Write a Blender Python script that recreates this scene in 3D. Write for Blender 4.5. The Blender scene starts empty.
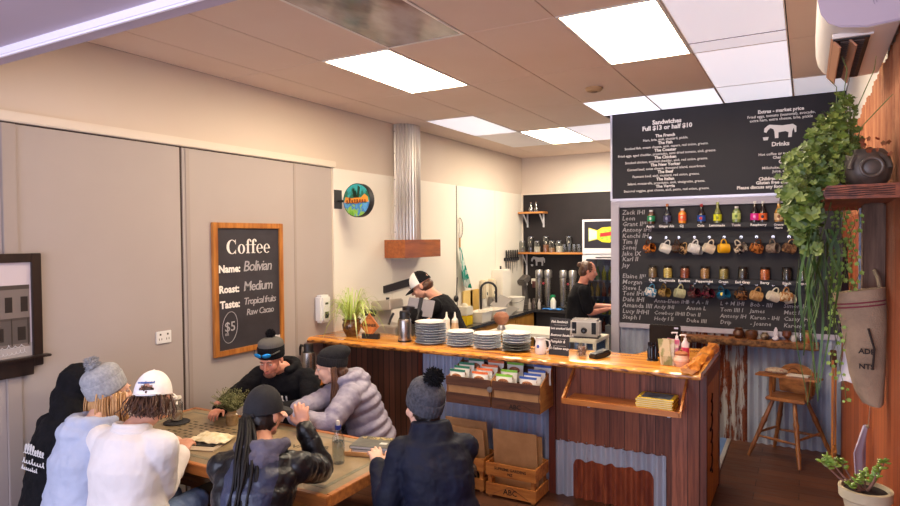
import bpy, math, random
from math import sin, cos, pi, sqrt, radians
from mathutils import Vector as V, Matrix, noise
random.seed(7)
COL = bpy.context.scene.collection
LOC = {}
def lin(h):
    h = h.lstrip('#'); o = []
    for i in (0, 2, 4):
        c = int(h[i:i+2], 16)/255
        o.append(c/12.92 if c <= .04045 else ((c+.055)/1.055)**2.4)
    return (*o, 1)
# ---------------------------------------------------------------- materials
MT = {}
def newmat(name):
    m = bpy.data.materials.new(name); m.use_nodes = True
    return m, m.node_tree, m.node_tree.nodes['Principled BSDF']
def coords(nt, scale):
    tc = nt.nodes.new('ShaderNodeTexCoord'); mp = nt.nodes.new('ShaderNodeMapping')
    mp.inputs['Scale'].default_value = scale if isinstance(scale, (tuple, list)) else (scale,)*3
    nt.links.new(tc.outputs['Object'], mp.inputs[0]); return mp.outputs[0]
def ramp(nt, fac, stops):
    r = nt.nodes.new('ShaderNodeValToRGB'); e = r.color_ramp.elements
    while len(e) < len(stops): e.new(.5)
    for k, (p, c) in enumerate(stops): e[k].position = p; e[k].color = c
    nt.links.new(fac, r.inputs[0]); return r.outputs[0]
def tnoise(nt, vec, scale=1, detail=4, rough=.55):
    n = nt.nodes.new('ShaderNodeTexNoise'); n.inputs['Scale'].default_value = scale
    n.inputs['Detail'].default_value = detail; n.inputs['Roughness'].default_value = rough
    nt.links.new(vec, n.inputs['Vector']); return n.outputs['Fac']
def bump(nt, b, h, s, d=.01):
    n = nt.nodes.new('ShaderNodeBump'); n.inputs['Strength'].default_value = s; n.inputs['Distance'].default_value = d
    nt.links.new(h, n.inputs['Height']); nt.links.new(n.outputs[0], b.inputs['Normal'])
def mat(name, c, rough=.6, metal=0, c2=None, sc=8, bmp=0, bsc=None, coat=0, emit=0, spec=.5, lo=.35, hi=.65, det=4, sheen=0):
    if name in MT: return MT[name]
    m, nt, b = newmat(name)
    b.inputs['Roughness'].default_value = rough; b.inputs['Metallic'].default_value = metal
    b.inputs['Specular IOR Level'].default_value = spec
    b.inputs['Coat Weight'].default_value = coat
    if sheen: b.inputs['Sheen Weight'].default_value = sheen
    b.inputs['Base Color'].default_value = lin(c)
    if c2:
        f = tnoise(nt, coords(nt, sc), 1, det); nt.links.new(ramp(nt, f, [(lo, lin(c)), (hi, lin(c2))]), b.inputs['Base Color'])
    if bmp: bump(nt, b, tnoise(nt, coords(nt, bsc or sc), 1, 3), bmp)
    if emit:
        b.inputs['Emission Color'].default_value = lin(c); b.inputs['Emission Strength'].default_value = emit
    MT[name] = m; return m
def glass(name, c, rough=.03, k=.75):
    if name in MT: return MT[name]
    m, nt, b = newmat(name); out = nt.nodes['Material Output']
    t = nt.nodes.new('ShaderNodeBsdfTransparent'); t.inputs[0].default_value = lin(c)
    g = nt.nodes.new('ShaderNodeBsdfGlossy'); g.inputs['Roughness'].default_value = rough
    lw = nt.nodes.new('ShaderNodeLayerWeight'); lw.inputs[0].default_value = .35
    ma = nt.nodes.new('ShaderNodeMath'); ma.operation = 'MULTIPLY_ADD'; ma.inputs[1].default_value = .55; ma.inputs[2].default_value = (1-k)*.35; ma.use_clamp = True
    nt.links.new(lw.outputs['Facing'], ma.inputs[0]); mx = nt.nodes.new('ShaderNodeMixShader'); nt.links.new(ma.outputs[0], mx.inputs[0])
    nt.links.new(t.outputs[0], mx.inputs[1]); nt.links.new(g.outputs[0], mx.inputs[2]); nt.links.new(mx.outputs[0], out.inputs[0])
    MT[name] = m; return m
def wood(name, c1, c2, ax=0, sc=3, st=14, rough=.5, bmp=.15, coat=0, c3=None):
    if name in MT: return MT[name]
    m, nt, b = newmat(name); s = [sc*st]*3; s[ax] = sc
    v = coords(nt, tuple(s)); f = tnoise(nt, v, 1, 6, .6)
    stops = [(.3, lin(c1)), (.68, lin(c2))]
    if c3: stops = [(.28, lin(c1)), (.5, lin(c2)), (.7, lin(c3))]
    nt.links.new(ramp(nt, f, stops), b.inputs['Base Color'])
    b.inputs['Roughness'].default_value = rough; b.inputs['Coat Weight'].default_value = coat
    bump(nt, b, f, bmp, .004); MT[name] = m; return m
def planks(name, cols, axis, width, off=0, rough=.55, dark='#140a06', gap=.05, st=30, bmp=.2):
    # boards side by side along `axis`, each with its own tone; grain runs along z
    if name in MT: return MT[name]
    m, nt, b = newmat(name); tc = nt.nodes.new('ShaderNodeTexCoord'); sep = nt.nodes.new('ShaderNodeSeparateXYZ')
    nt.links.new(tc.outputs['Object'], sep.inputs[0])
    def mth(op, a, bb=None):
        n = nt.nodes.new('ShaderNodeMath'); n.operation = op
        for i, q in enumerate((a, bb)):
            if q is None: continue
            if isinstance(q, (int, float)): n.inputs[i].default_value = q
            else: nt.links.new(q, n.inputs[i])
        return n.outputs[0]
    u = mth('DIVIDE', mth('ADD', sep.outputs[axis], off+50), width); fl = mth('FLOOR', u); fr = mth('FRACT', u)
    wn = nt.nodes.new('ShaderNodeTexWhiteNoise'); wn.noise_dimensions = '1D'; nt.links.new(fl, wn.inputs['W'])
    s = [st*2]*3; s[2] = 2.5; g = tnoise(nt, coords(nt, tuple(s)), 1, 5, .65)
    f = mth('ADD', mth('MULTIPLY', wn.outputs[0], .55), mth('MULTIPLY', g, .6))
    n = len(cols); cr = ramp(nt, f, [(.15+.75*i/(n-1), lin(c)) for i, c in enumerate(cols)])
    edge = mth('LESS_THAN', fr, gap); mx = nt.nodes.new('ShaderNodeMix'); mx.data_type = 'RGBA'
    nt.links.new(edge, mx.inputs[0]); nt.links.new(cr, mx.inputs[6]); mx.inputs[7].default_value = lin(dark)
    nt.links.new(mx.outputs[2], b.inputs['Base Color']); b.inputs['Roughness'].default_value = rough
    bump(nt, b, g, bmp, .004); MT[name] = m; return m
def rusty(name, base='#8f97a6', rust='#5a2412', amt=.5, sc=(14, 14, 3), base2='#b9bec8', metal=.35, rough=.5, wid=.04):
    if name in MT: return MT[name]
    m, nt, b = newmat(name); f = tnoise(nt, coords(nt, sc), 1, 7, .7); g = tnoise(nt, coords(nt, (9, 9, 1.5)), 1, 4)
    c0 = ramp(nt, g, [(.3, lin(base)), (.7, lin(base2))])
    rn = tnoise(nt, coords(nt, 40), 1, 5, .7); rc = ramp(nt, rn, [(.3, lin(rust)), (.75, lin('#8a4424'))])
    k = ramp(nt, f, [(amt-wid, (1, 1, 1, 1)), (amt+wid, (0, 0, 0, 1))])
    mx = nt.nodes.new('ShaderNodeMix'); mx.data_type = 'RGBA'; nt.links.new(k, mx.inputs[0]); nt.links.new(c0, mx.inputs[6]); nt.links.new(rc, mx.inputs[7])
    nt.links.new(mx.outputs[2], b.inputs['Base Color']); b.inputs['Roughness'].default_value = rough
    b.inputs['Metallic'].default_value = metal; bump(nt, b, rn, .3, .003); MT[name] = m; return m
# ---------------------------------------------------------------- mesh builder
def frame(d, hint=(0, 0, 1)):
    d = V(d).normalized(); h = V(hint)
    if abs(d.dot(h)) > .97*h.length: h = V((1, 0, 0)) if abs(d.x) < .9 else V((0, 1, 0))
    u = h.cross(d).normalized(); return u, d.cross(u).normalized(), d
class B:
    def __init__(s): s.v = []; s.f = []; s.m = []
    def add(s, vs, fs, mi=0):
        o = len(s.v); s.v += [V(q) for q in vs]; s.f += [tuple(i+o for i in f) for f in fs]; s.m += [mi]*len(fs); return s
    def box(s, x0, x1, y0, y1, z0, z1, mi=0):
        x0, x1 = min(x0, x1), max(x0, x1); y0, y1 = min(y0, y1), max(y0, y1); z0, z1 = min(z0, z1), max(z0, z1)
        vs = [(x, y, z) for x in (x0, x1) for y in (y0, y1) for z in (z0, z1)]
        return s.add(vs, [(0, 1, 3, 2), (4, 6, 7, 5), (0, 4, 5, 1), (2, 3, 7, 6), (0, 2, 6, 4), (1, 5, 7, 3)], mi)
    def obox(s, c, size, rot=(0, 0, 0), mi=0):
        R = rot if isinstance(rot, Matrix) else Matrix.Rotation(rot[2], 3, 'Z') @ Matrix.Rotation(rot[1], 3, 'Y') @ Matrix.Rotation(rot[0], 3, 'X')
        b = B().box(-size[0]/2, size[0]/2, -size[1]/2, size[1]/2, -size[2]/2, size[2]/2)
        return s.add([V(c)+R @ q for q in b.v], b.f, mi)
    def bar(s, p0, p1, w, t, mi=0, hint=(0, 0, 1)):
        p0, p1 = V(p0), V(p1); u, v, d = frame(p1-p0, hint)
        vs = [p+u*a*w/2+v*c*t/2 for p in (p0, p1) for a, c in ((-1, -1), (1, -1), (1, 1), (-1, 1))]
        return s.add(vs, [(3, 2, 1, 0), (4, 5, 6, 7), (0, 1, 5, 4), (1, 2, 6, 5), (2, 3, 7, 6), (3, 0, 4, 7)], mi)
    def rings(s, rs, mi=0, caps=True, close=False):
        n = len(rs[0]); vs = [q for r in rs for q in r]; fs = []
        for i in range(len(rs)-1):
            for j in range(n):
                k = (j+1) % n; fs.append((i*n+j, i*n+k, (i+1)*n+k, (i+1)*n+j))
        if caps: fs.append(tuple(range(n))[::-1]); fs.append(tuple((len(rs)-1)*n+j for j in range(n)))
        return s.add(vs, fs, mi)
    def tube(s, pts, r, n=8, mi=0, caps=True, flat=1, hint=(0, 0, 1)):
        pts = [V(p) for p in pts]; rs = []; u = None
        for i, p in enumerate(pts):
            d = (pts[min(i+1, len(pts)-1)]-pts[max(i-1, 0)]).normalized()
            if u is None: u, w, _ = frame(d, hint)
            else:
                u = (u-d*u.dot(d)).normalized(); w = d.cross(u)
            rr = r[i] if isinstance(r, (list, tuple)) else r
            rs.append([p+(u*cos(2*pi*j/n)+w*sin(2*pi*j/n)*flat)*rr for j in range(n)])
        return s.rings(rs, mi, caps)
    def cyl(s, p0, p1, r0, r1=None, n=16, mi=0): return s.tube([p0, p1], [r0, r0 if r1 is None else r1], n, mi)
    def lathe(s, prof, c=(0, 0, 0), n=24, mi=0, M=None, ell=(1, 1), mod=None, caps=True):
        rs = []
        for r, z in prof:
            ring = []
            for j in range(n):
                a = 2*pi*j/n; k = r*(1+(mod(a, z) if mod else 0))
                q = V((k*cos(a)*ell[0], k*sin(a)*ell[1], z)); ring.append((M @ q if M else q)+V(c))
            rs.append(ring)
        return s.rings(rs, mi, caps)
    def sph(s, c, r, M=None, n=14, m=9, mi=0):
        r = r if isinstance(r, (tuple, list)) else (r,)*3; vs = []; fs = []; c = V(c)
        def T(q): q = V((q[0]*r[0], q[1]*r[1], q[2]*r[2])); return (M @ q if M else q)+c
        vs.append(T((0, 0, -1)))
        for i in range(1, m):
            t = -pi/2+pi*i/m
            for j in range(n): a = 2*pi*j/n; vs.append(T((cos(t)*cos(a), cos(t)*sin(a), sin(t))))
        vs.append(T((0, 0, 1)))
        for j in range(n): fs.append((0, 1+(j+1) % n, 1+j)); fs.append((len(vs)-1, 1+(m-2)*n+j, 1+(m-2)*n+(j+1) % n))
        for i in range(m-2):
            for j in range(n): k = (j+1) % n; fs.append((1+i*n+j, 1+i*n+k, 1+(i+1)*n+k, 1+(i+1)*n+j))
        return s.add(vs, fs, mi)
    def prism(s, poly, o, u, w, th, mi=0):
        o, u, w = V(o), V(u), V(w); nrm = u.cross(w).normalized()*th; n = len(poly)
        a = [o+u*p[0]+w*p[1] for p in poly]; vs = a+[q+nrm for q in a]
        fs = [tuple(range(n))[::-1], tuple(range(n, 2*n))]+[(i, (i+1) % n, (i+1) % n+n, i+n) for i in range(n)]
        return s.add(vs, fs, mi)
    def sheet(s, fn, nu, nv, th=None, mi=0):
        g = [[V(fn(i/nu, j/nv)) for j in range(nv+1)] for i in range(nu+1)]
        vs = [q for r in g for q in r]; N = nv+1
        fs = [(i*N+j, (i+1)*N+j, (i+1)*N+j+1, i*N+j+1) for i in range(nu) for j in range(nv)]
        if th is None: return s.add(vs, fs, mi)
        th = V(th); k = len(vs); vs2 = vs+[q+th for q in vs]; fs2 = fs+[tuple(i+k for i in f[::-1]) for f in fs]
        bd = [i*N for i in range(nu)]+[nu*N+j for j in range(nv)]+[i*N+nv for i in range(nu, 0, -1)]+[j for j in range(nv, 0, -1)]
        fs2 += [(bd[i], bd[(i+1) % len(bd)], bd[(i+1) % len(bd)]+k, bd[i]+k) for i in range(len(bd))]
        return s.add(vs2, fs2, mi)
    def capsule(s, p0, r0, p1, r1, n=14):
        s.sph(p0, r0, n=n); s.sph(p1, r1, n=n); return s.tube([p0, p1], [r0, r1], n)
    def mesh(s, name, shift):
        me = bpy.data.meshes.new(name); me.from_pydata([q-shift for q in s.v], [], s.f)
        me.polygons.foreach_set('material_index', s.m); me.validate(); me.update(); return me
    def build(s, name, mats, parent=None, bev=0, ang=35, kind=None, label=None, cat=None, group=None, wt=True):
        if not isinstance(mats, (list, tuple)): mats = [mats]
        if parent is None:
            xs = [q.x for q in s.v]; ys = [q.y for q in s.v]; zs = [q.z for q in s.v]
            sh = V(((min(xs)+max(xs))/2, (min(ys)+max(ys))/2, min(zs)))
        else: sh = LOC[parent.name]
        me = s.mesh(name, sh)
        for m in mats: me.materials.append(m)
        import bmesh
        bm = bmesh.new(); bm.from_mesh(me); bmesh.ops.recalc_face_normals(bm, faces=bm.faces)
        if bev:
            es = [e for e in bm.edges if len(e.link_faces) == 2 and e.calc_face_angle(0) > .6]
            bmesh.ops.bevel(bm, geom=es, offset=bev, segments=2, affect='EDGES', clamp_overlap=True)
        bm.to_mesh(me); bm.free()
        me.polygons.foreach_set('use_smooth', [True]*len(me.polygons)); me.set_sharp_from_angle(angle=radians(ang))
        o = bpy.data.objects.new(name, me); COL.objects.link(o); LOC[o.name] = sh
        if parent is None: o.location = sh
        else: o.parent = parent
        return tag(o, label, cat, group, kind)
def tag(o, label=None, cat=None, group=None, kind=None):
    for k, q in (('label', label), ('category', cat), ('group', group), ('kind', kind)):
        if q: o[k] = q
    return o
def thing(name, label, cat, loc, group=None):
    o = bpy.data.objects.new(name, None); o.empty_display_size = .05; COL.objects.link(o); o.location = loc; LOC[o.name] = V(loc)
    return tag(o, label, cat, group)
def kids(o): return [c for c in COL.objects if c.parent == o]
CH = {}
def dup(o, loc, label=None, group=None, rz=None, parent=None, mats=None, rot=None):
    c = o.copy(); COL.objects.link(c); c.parent = parent
    if parent is None:
        c.location = loc
        if rot is not None: c.rotation_euler = rot
        elif rz is not None: c.rotation_euler = (0, 0, rz)
        if label: c['label'] = label
        if group: c['group'] = group
    if mats and c.type == 'MESH':
        c.data = c.data.copy()
        for i, s_ in enumerate(c.data.materials):
            if s_ and s_.name in mats: c.data.materials[i] = MT[mats[s_.name]]
    for k in list(o.children): dup(k, None, parent=c, mats=mats)
    return c
def poly_text(body, o, u, w, size, name, m, parent, align='CENTER', bold=0, ex=.0006, shear=0, sp=1, res=2):
    cu = bpy.data.curves.new(name, 'FONT'); cu.body = body; cu.size = size; cu.align_x = align; cu.extrude = ex
    cu.offset = bold; cu.shear = shear; cu.space_character = sp; cu.resolution_u = res; cu.space_line = 1.15
    t = bpy.data.objects.new('tmp', cu); COL.objects.link(t); bpy.context.view_layer.update()
    me = bpy.data.meshes.new_from_object(t.evaluated_get(bpy.context.evaluated_depsgraph_get())); bpy.data.objects.remove(t)
    b = B(); u, w, o = V(u).normalized(), V(w).normalized(), V(o); n = u.cross(w)
    b.add([o+u*q.co.x+w*q.co.y+n*q.co.z for q in me.vertices], [tuple(p.vertices) for p in me.polygons])
    bpy.data.meshes.remove(me)
    if parent is None: return b
    return b.build(name, m, parent)
def remesh(b, name, mats, parent, vox, sm=3, disp=0, dsc=.1, mid=.5, label=None):
    me = b.mesh(name, LOC[parent.name]); t = bpy.data.objects.new('tmp', me); COL.objects.link(t)
    r = t.modifiers.new('r', 'REMESH'); r.mode = 'VOXEL'; r.voxel_size = vox; r.use_smooth_shade = True
    if sm: s_ = t.modifiers.new('s', 'SMOOTH'); s_.iterations = sm; s_.factor = .6
    if disp:
        tx = bpy.data.textures.new(name, 'CLOUDS'); tx.noise_scale = dsc; tx.noise_depth = 3
        d = t.modifiers.new('d', 'DISPLACE'); d.texture = tx; d.strength = disp; d.mid_level = mid; d.texture_coords = 'LOCAL'
    bpy.context.view_layer.update()
    m2 = bpy.data.meshes.new_from_object(t.evaluated_get(bpy.context.evaluated_depsgraph_get())); bpy.data.objects.remove(t)
    m2.materials.clear()
    for q in (mats if isinstance(mats, (list, tuple)) else [mats]): m2.materials.append(q)
    m2.polygons.foreach_set('use_smooth', [True]*len(m2.polygons))
    o = bpy.data.objects.new(name, m2); COL.objects.link(o); o.parent = parent; LOC[o.name] = LOC[parent.name]
    if label: o['label'] = label
    return o
def corrug(b, o, u, w, W, H, pitch, amp, mi=0, th=.003, top=None):
    # corrugated sheet: spans u (length W) and w (length H), ridges run along w
    o, u, w = V(o), V(u), V(w); n = u.cross(w).normalized(); N = int(W/pitch*8)
    b.sheet(lambda i, j: o+u*(W*i)+w*((H if top is None else top(i))*j)+n*(amp*sin(2*pi*W*i/pitch)), N, 6, n*-th, mi)

def scrawl(o, u, w, L, h, name, m, parent, seed=1, r=.0012, n=7):
    # joined-up handwriting strokes along u (unreadable in the photograph)
    rnd = random.Random(seed); o, u, w = V(o), V(u).normalized(), V(w).normalized(); nn = u.cross(w); N = n*9; pts = []; hh = 1
    for i in range(N+1):
        t = i/N
        if i % 9 == 0: hh = rnd.choice((.5, .55, 1, .6, .9))
        a = 2*pi*i/9; pts.append(o+u*(L*t+h*.22*sin(a))+w*(h*hh*.5*(1-cos(a)))+nn*.0012)
    return B().tube(pts, r, 5).build(name, m, parent)
# ================================================================ people (built first)
skin = mat('skin', '#c98d72', .5, c2='#d9a084', sc=6, bmp=.05, bsc=90)
skin_flush = mat('skin_flushed', '#c27a62', .5, c2='#d4937a', sc=7, bmp=.05, bsc=90)
skin_pale = mat('skin_pale', '#d8a58c', .5, c2='#e2b49c', sc=7, bmp=.05, bsc=90)
eye_w = mat('eye_white', '#c8bcb2', .5, spec=.2); eye_d = mat('eye_dark', '#2a1d16', .2); lipm = mat('lips', '#a85a4e', .45)
def ik(a, t, l1, l2, pole):
    a, t = V(a), V(t); d = t-a; L = min(d.length, (l1+l2)*.995); d.normalize()
    x = (l1*l1-l2*l2+L*L)/(2*L); h = sqrt(max(l1*l1-x*x, 0)); p = V(pole); p = (p-d*p.dot(d)).normalized()
    return a+d*x+p*h, a+d*L
def loft(b, st, n=28, puff=0, per=.07):
    # st: list of (centre, right, fwd, rx, ry) ; adds bulging rows when puff
    rs = []; L = 0; pc = None
    out = []
    for i in range(len(st)-1):
        for k in range(6):
            t = k/6; a, c = st[i], st[i+1]
            out.append((V(a[0]).lerp(V(c[0]), t), V(a[1]).lerp(V(c[1]), t), V(a[2]).lerp(V(c[2]), t), a[3]*(1-t)+c[3]*t, a[4]*(1-t)+c[4]*t))
    out.append(st[-1])
    for c, u, f, rx, ry in out:
        if pc is not None: L += (V(c)-pc).length
        pc = V(c); k = 1+(puff*abs(sin(pi*L/per)) if puff else 0); ring = []
        for j in range(n):
            a = 2*pi*j/n; ca, sa = cos(a), sin(a)
            x = (abs(ca)**.82)*(1 if ca > 0 else -1); y = (abs(sa)**.82)*(1 if sa > 0 else -1)
            ring.append(V(c)+V(u)*(x*rx*k)+V(f)*(y*ry*k))
        rs.append(ring)
    b.rings(rs)
def limb(b, pts, rad, puff=0, per=.06):
    pts = [V(p) for p in pts]; P = []; R = []
    for i in range(len(pts)-1):
        for k in range(10):
            t = k/10; P.append(pts[i].lerp(pts[i+1], t)); R.append(rad[i]*(1-t)+rad[i+1]*t)
    P.append(pts[-1]); R.append(rad[-1])
    for _ in range(2): P = [P[0]]+[(P[i-1]+P[i]*2+P[i+1])/4 for i in range(1, len(P)-1)]+[P[-1]]
    if puff:
        L = 0
        for i in range(len(P)):
            if i: L += (P[i]-P[i-1]).length
            R[i] *= 1+puff*abs(sin(pi*L/per))
    b.tube(P, R, 16); b.sph(P[0], R[0]); b.sph(P[-1], R[-1])
def hand(b, w, d, n, curl=.5, side=1, s=1.0, spread=.09, thumb_in=.5):
    # w wrist, d pointing direction, n back-of-hand normal, side=+1 thumb towards +s
    d = V(d).normalized(); n = V(n); n = (n-d*n.dot(d)).normalized(); sd = d.cross(n)*side
    M = Matrix((sd, d, n)).transposed()
    b.capsule(w-d*.01, .024*s, w+d*.02*s, .026*s); b.sph(w+d*.05*s, (.04*s, .048*s, .016*s), M)
    b.capsule(w+d*.02*s+sd*.012*s, .017*s, w+d*.075*s+sd*.026*s, .0125*s); b.capsule(w+d*.02*s-sd*.012*s, .016*s, w+d*.07*s-sd*.026*s, .0115*s)
    for k, (off, ln, adv) in enumerate(((.031, .068, .082), (.0103, .077, .088), (-.0103, .071, .085), (-.031, .055, .076))):
        p = w+d*adv*s+sd*off*s; dd = (d+sd*off*spread/.03*1.0).normalized(); cu = curl*(.8+.12*k)
        for q, (fl, r0, r1) in enumerate(((.45, .0092, .0084), (.31, .0084, .0078), (.24, .0078, .0066))):
            a = cu*(.7 if q == 0 else 1.0); dd = (dd*cos(a)-n*sin(a)).normalized(); n2 = n
            e = p+dd*ln*fl*s; b.capsule(p, r0*s, e, r1*s, 10); p = e
            n = (n2-dd*n2.dot(dd)).normalized() if q < 2 else n2
        n = (V(n2)-d*V(n2).dot(d)).normalized(); n = sd.cross(d)*side; n.normalize()
        n = n if n.dot(M.col[2]) > 0 else -n
    p = w+d*.022*s+sd*.026*s; t1 = (sd*.75+d*.65-n*.25*thumb_in).normalized(); e = p+t1*.036*s
    b.capsule(p, .0135*s, e, .0115*s, 10); t2 = (sd*.25+d*.9-n*.5*thumb_in).normalized(); e2 = e+t2*.03*s; b.capsule(e, .011*s, e2, .0095*s, 10)
    b.capsule(e2, .0095*s, e2+(t2-n*.2)*.022*s, .0078*s, 10)
class Fig: pass
def figure(label, P, S, H, face, look, hands, skinm, scale=1.0, knees=None, feet=None, hw=.18, vox=.006, upar=.285, fore=.25, tilt=(0, 0), cat='person', curl=(.55, .55), hd=None, poles=None, female=False, hn=None, group=None):
    g = Fig(); P, S, H = V(P), V(S), V(H); F = V((face[0], face[1], 0)).normalized(); Rt = F.cross(V((0, 0, 1))).normalized()
    root = thing('person', label, cat, (P.x, P.y, 0), group); g.root = root
    L = V(look).normalized(); hr = L.cross(V((0, 0, 1))).normalized(); hu = hr.cross(L).normalized()
    if tilt[0]: q = Matrix.Rotation(tilt[0], 3, L); hr = q @ hr; hu = q @ hu
    HM = Matrix((hr, L, hu)).transposed(); g.H, g.HM, g.F, g.R, g.P, g.S = H, HM, F, Rt, P, S
    g.hp = lambda x, y, z: H+HM @ V((x*scale, y*scale, z*scale))
    up = (S-P).normalized(); g.up = up; fw = (F-up*F.dot(up)).normalized(); g.fw = fw
    k = scale; fem = .93 if female else 1
    def st(pad=0, lo=-.02, padb=None):
        mid = P.lerp(S, .5)-fw*.02; pb = pad if padb is None else padb
        return [(P+up*lo-up*.04, Rt, fw, .165*k+pb, .125*k+pb), (P+up*.06, Rt, fw, .16*k+pb, .12*k+pb), (mid-up*.04, Rt, fw, .142*k*fem+pad, .108*k+pad), (mid+up*.08, Rt, fw, .158*k*fem+pad, .118*k+pad),
                (S-up*.06, Rt, fw, .168*k*fem+pad, .112*k+pad), (S+up*.015, Rt, fw, .13*k+pad*.9, .088*k+pad), (S+up*.055, Rt, fw, .07*k+pad*.6, .065*k+pad*.6)]
    g.st = st
    b = B(); loft(b, st(0))
    nb = S+up*.05; b.capsule(nb, .058*k, g.hp(0, -.03, -.09), .054*k)
    # head
    b.sph(g.hp(0, -.012, .035), (.077*k, .097*k, .086*k), HM, 20, 12); b.sph(g.hp(0, .022, -.03), (.063*k, .07*k, .085*k), HM, 18, 12)
    b.sph(g.hp(0, .058, -.092), (.03*k, .028*k, .024*k), HM); b.capsule(g.hp(-.03, .082, .03), .011*k, g.hp(.03, .082, .03), .011*k)
    b.capsule(g.hp(0, .09, .012), .009*k, g.hp(0, .113, -.026), .0125*k); b.sph(g.hp(.011, .1, -.03), .009*k); b.sph(g.hp(-.011, .1, -.03), .009*k)
    b.sph(g.hp(0, .088, -.052), (.026*k, .014*k, .008*k), HM); b.sph(g.hp(0, .087, -.066), (.023*k, .013*k, .0085*k), HM)
    for sg in (-1, 1):
        b.sph(g.hp(.031*sg, .0795, .0165), (.016*k, .0125*k, .0095*k), HM); b.sph(g.hp(.04*sg, .062, -.028), (.024*k, .024*k, .026*k), HM); b.sph(g.hp(.079*sg, -.012, -.012), (.009*k, .02*k, .031*k), HM)
        b.capsule(g.hp(.05*sg, .005, -.07), .022*k, g.hp(.02*sg, .05, -.095), .02*k)
    # arms
    g.arm = []
    for i, sg in enumerate((-1, 1)):
        sh = S+Rt*hw*sg-up*.028; pole = V(poles[i]) if poles else (Rt*sg*.6-F*.4-V((0, 0, 1)))
        el, wr = ik(sh, hands[i], upar*k, fore*k, pole); g.arm.append((sh, el, wr))
        b.capsule(S+Rt*.07*sg-up*.005, .055*k, sh, .052*k); limb(b, [sh, el, wr], [.052*k, .041*k, .028*k])
        dd = (wr-el).normalized() if not hd or not hd[i] else V(hd[i]); nn = V((0, 0, 1)) if not hn or not hn[i] else V(hn[i])
        hand(b, wr, dd, nn, curl[i], side=-sg if nn.z >= 0 else sg, s=.97*k)
    # legs
    g.leg = []
    for i, sg in enumerate((-1, 1)):
        hp_ = P+Rt*.09*sg-up*.03; kn = V(knees[i]) if knees else hp_+F*.42; an = V(feet[i]) if feet else kn+F*.03-V((0, 0, kn.z-.09))
        g.leg.append((hp_, kn, an)); limb(b, [hp_, kn], [.085*k, .06*k]); limb(b, [kn, kn.lerp(an, .3), an], [.056*k, .056*k, .036*k])
        b.capsule(an-V((0, 0, .03)), .034, an+F*.13-V((0, 0, .055)), .026)
    g.body = remesh(b, 'body', skinm, root, vox, 3)
    for sg in (-1, 1):
        e = B(); e.sph(g.hp(.031*sg, .0785, .006), .0105*k); eo = e.build('eye', eye_w, root)
        q = B(); q.sph(g.hp(.031*sg, .0858, .003), .0048*k); q.build('iris', eye_d, eo)
    m = B(); m.sph(g.hp(0, .0985, -.0525), (.02*k, .006*k, .0045*k), HM); m.sph(g.hp(0, .0965, -.0645), (.018*k, .0065*k, .0055*k), HM); m.build('lips', lipm, root)
    g.k = k; g.puff = 0; return g
def brows(g, m):
    for sg in (-1, 1): B().tube([g.hp(.014*sg, .097, .026), g.hp(.03*sg, .096, .033), g.hp(.046*sg, .086, .027)], [.003, .0042, .002], 6).build('eyebrow', m, g.root)
def jacket(g, m, pad=.02, puff=0, per=.07, hood=None, name='jacket', cuff=0, disp=.02, dsc=.09, collar=0, sleeve=1.0, vox=.008, hem=-.05, sm=3, armpad=None):
    b = B(); loft(b, g.st(pad, hem, pad+.008), puff=puff, per=per); k = g.k; ap = armpad if armpad is not None else pad
    for i, sg in enumerate((-1, 1)):
        sh, el, wr = g.arm[i]; b.capsule(g.S+g.R*.07*sg-g.up*.01, .052*k+pad*.7, sh, .052*k+ap)
        if sleeve >= 1: limb(b, [sh, el, wr-(wr-el).normalized()*.012], [.056*k+ap, .046*k+ap*1.05, .032*k+ap*.75], puff, per)
        else: limb(b, [sh, sh.lerp(el, sleeve)], [.056*k+ap, .05*k+ap], puff, per)
    if collar:
        u = g.up; c = g.S+u*.055
        loft(b, [(c-u*.03, g.R, g.fw, .085+pad, .08+pad), (c+u*.04, g.R, g.fw, .078+pad*.6, .076+pad*.6), (c+u*(.04+collar), g.R, g.fw, .076+pad*.5, .076+pad*.5)])
    if hood == 'same': hood_shape(g, b, pad)
    return remesh(b, name, m, g.root, vox, sm, disp, dsc)
def hood_shape(g, b, pad=.02, drop=.09, r=.045):
    u, f, R, S = g.up, g.fw, g.R, g.S+g.up*.05; pts = []; rad = []
    for i in range(15):
        a = -2.3+4.6*i/14; c = cos(a); s_ = sin(a)
        pts.append(S+R*s_*.105-f*(c*.10-.0)+u*(.03-.03*max(c, 0))); rad.append(r*(.6+.5*max(c, 0)))
    b.tube(pts, rad, 12)
    for p_, q in zip(pts[::14], rad[::14]): b.sph(p_, q)
    pts2 = [S+R*sin(-1.3+2.6*i/8)*.10-f*(cos(-1.3+2.6*i/8)*.115)-u*.045 for i in range(9)]; b.tube(pts2, [.02, .036, .048, .055, .058, .055, .048, .036, .02], 10)
    b.sph(S-f*.115-u*drop, (.07, .045, .06), Matrix((R, f, u)).transposed())
def trousers(g, m, pad=.012, name='trousers'):
    b = B(); b.sph(g.P-g.up*.03, (.17+pad, .13+pad, .12+pad), Matrix((g.R, g.fw, g.up)).transposed())
    for hp_, kn, an in g.leg:
        limb(b, [hp_, kn], [.088+pad, .062+pad]); limb(b, [kn, an+V((0, 0, .02))], [.06+pad, .042+pad])
    return remesh(b, name, m, g.root, .01, 3, .015, .08)
def shoes(g, m):
    for hp_, kn, an in g.leg:
        b = B(); b.capsule(an-V((0, 0, .045)), .042, an+g.F*.14-V((0, 0, .055)), .034); b.capsule(an, .045, an-V((0, 0, .04)), .045)
        b.build('shoe', m, g.root)
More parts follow.
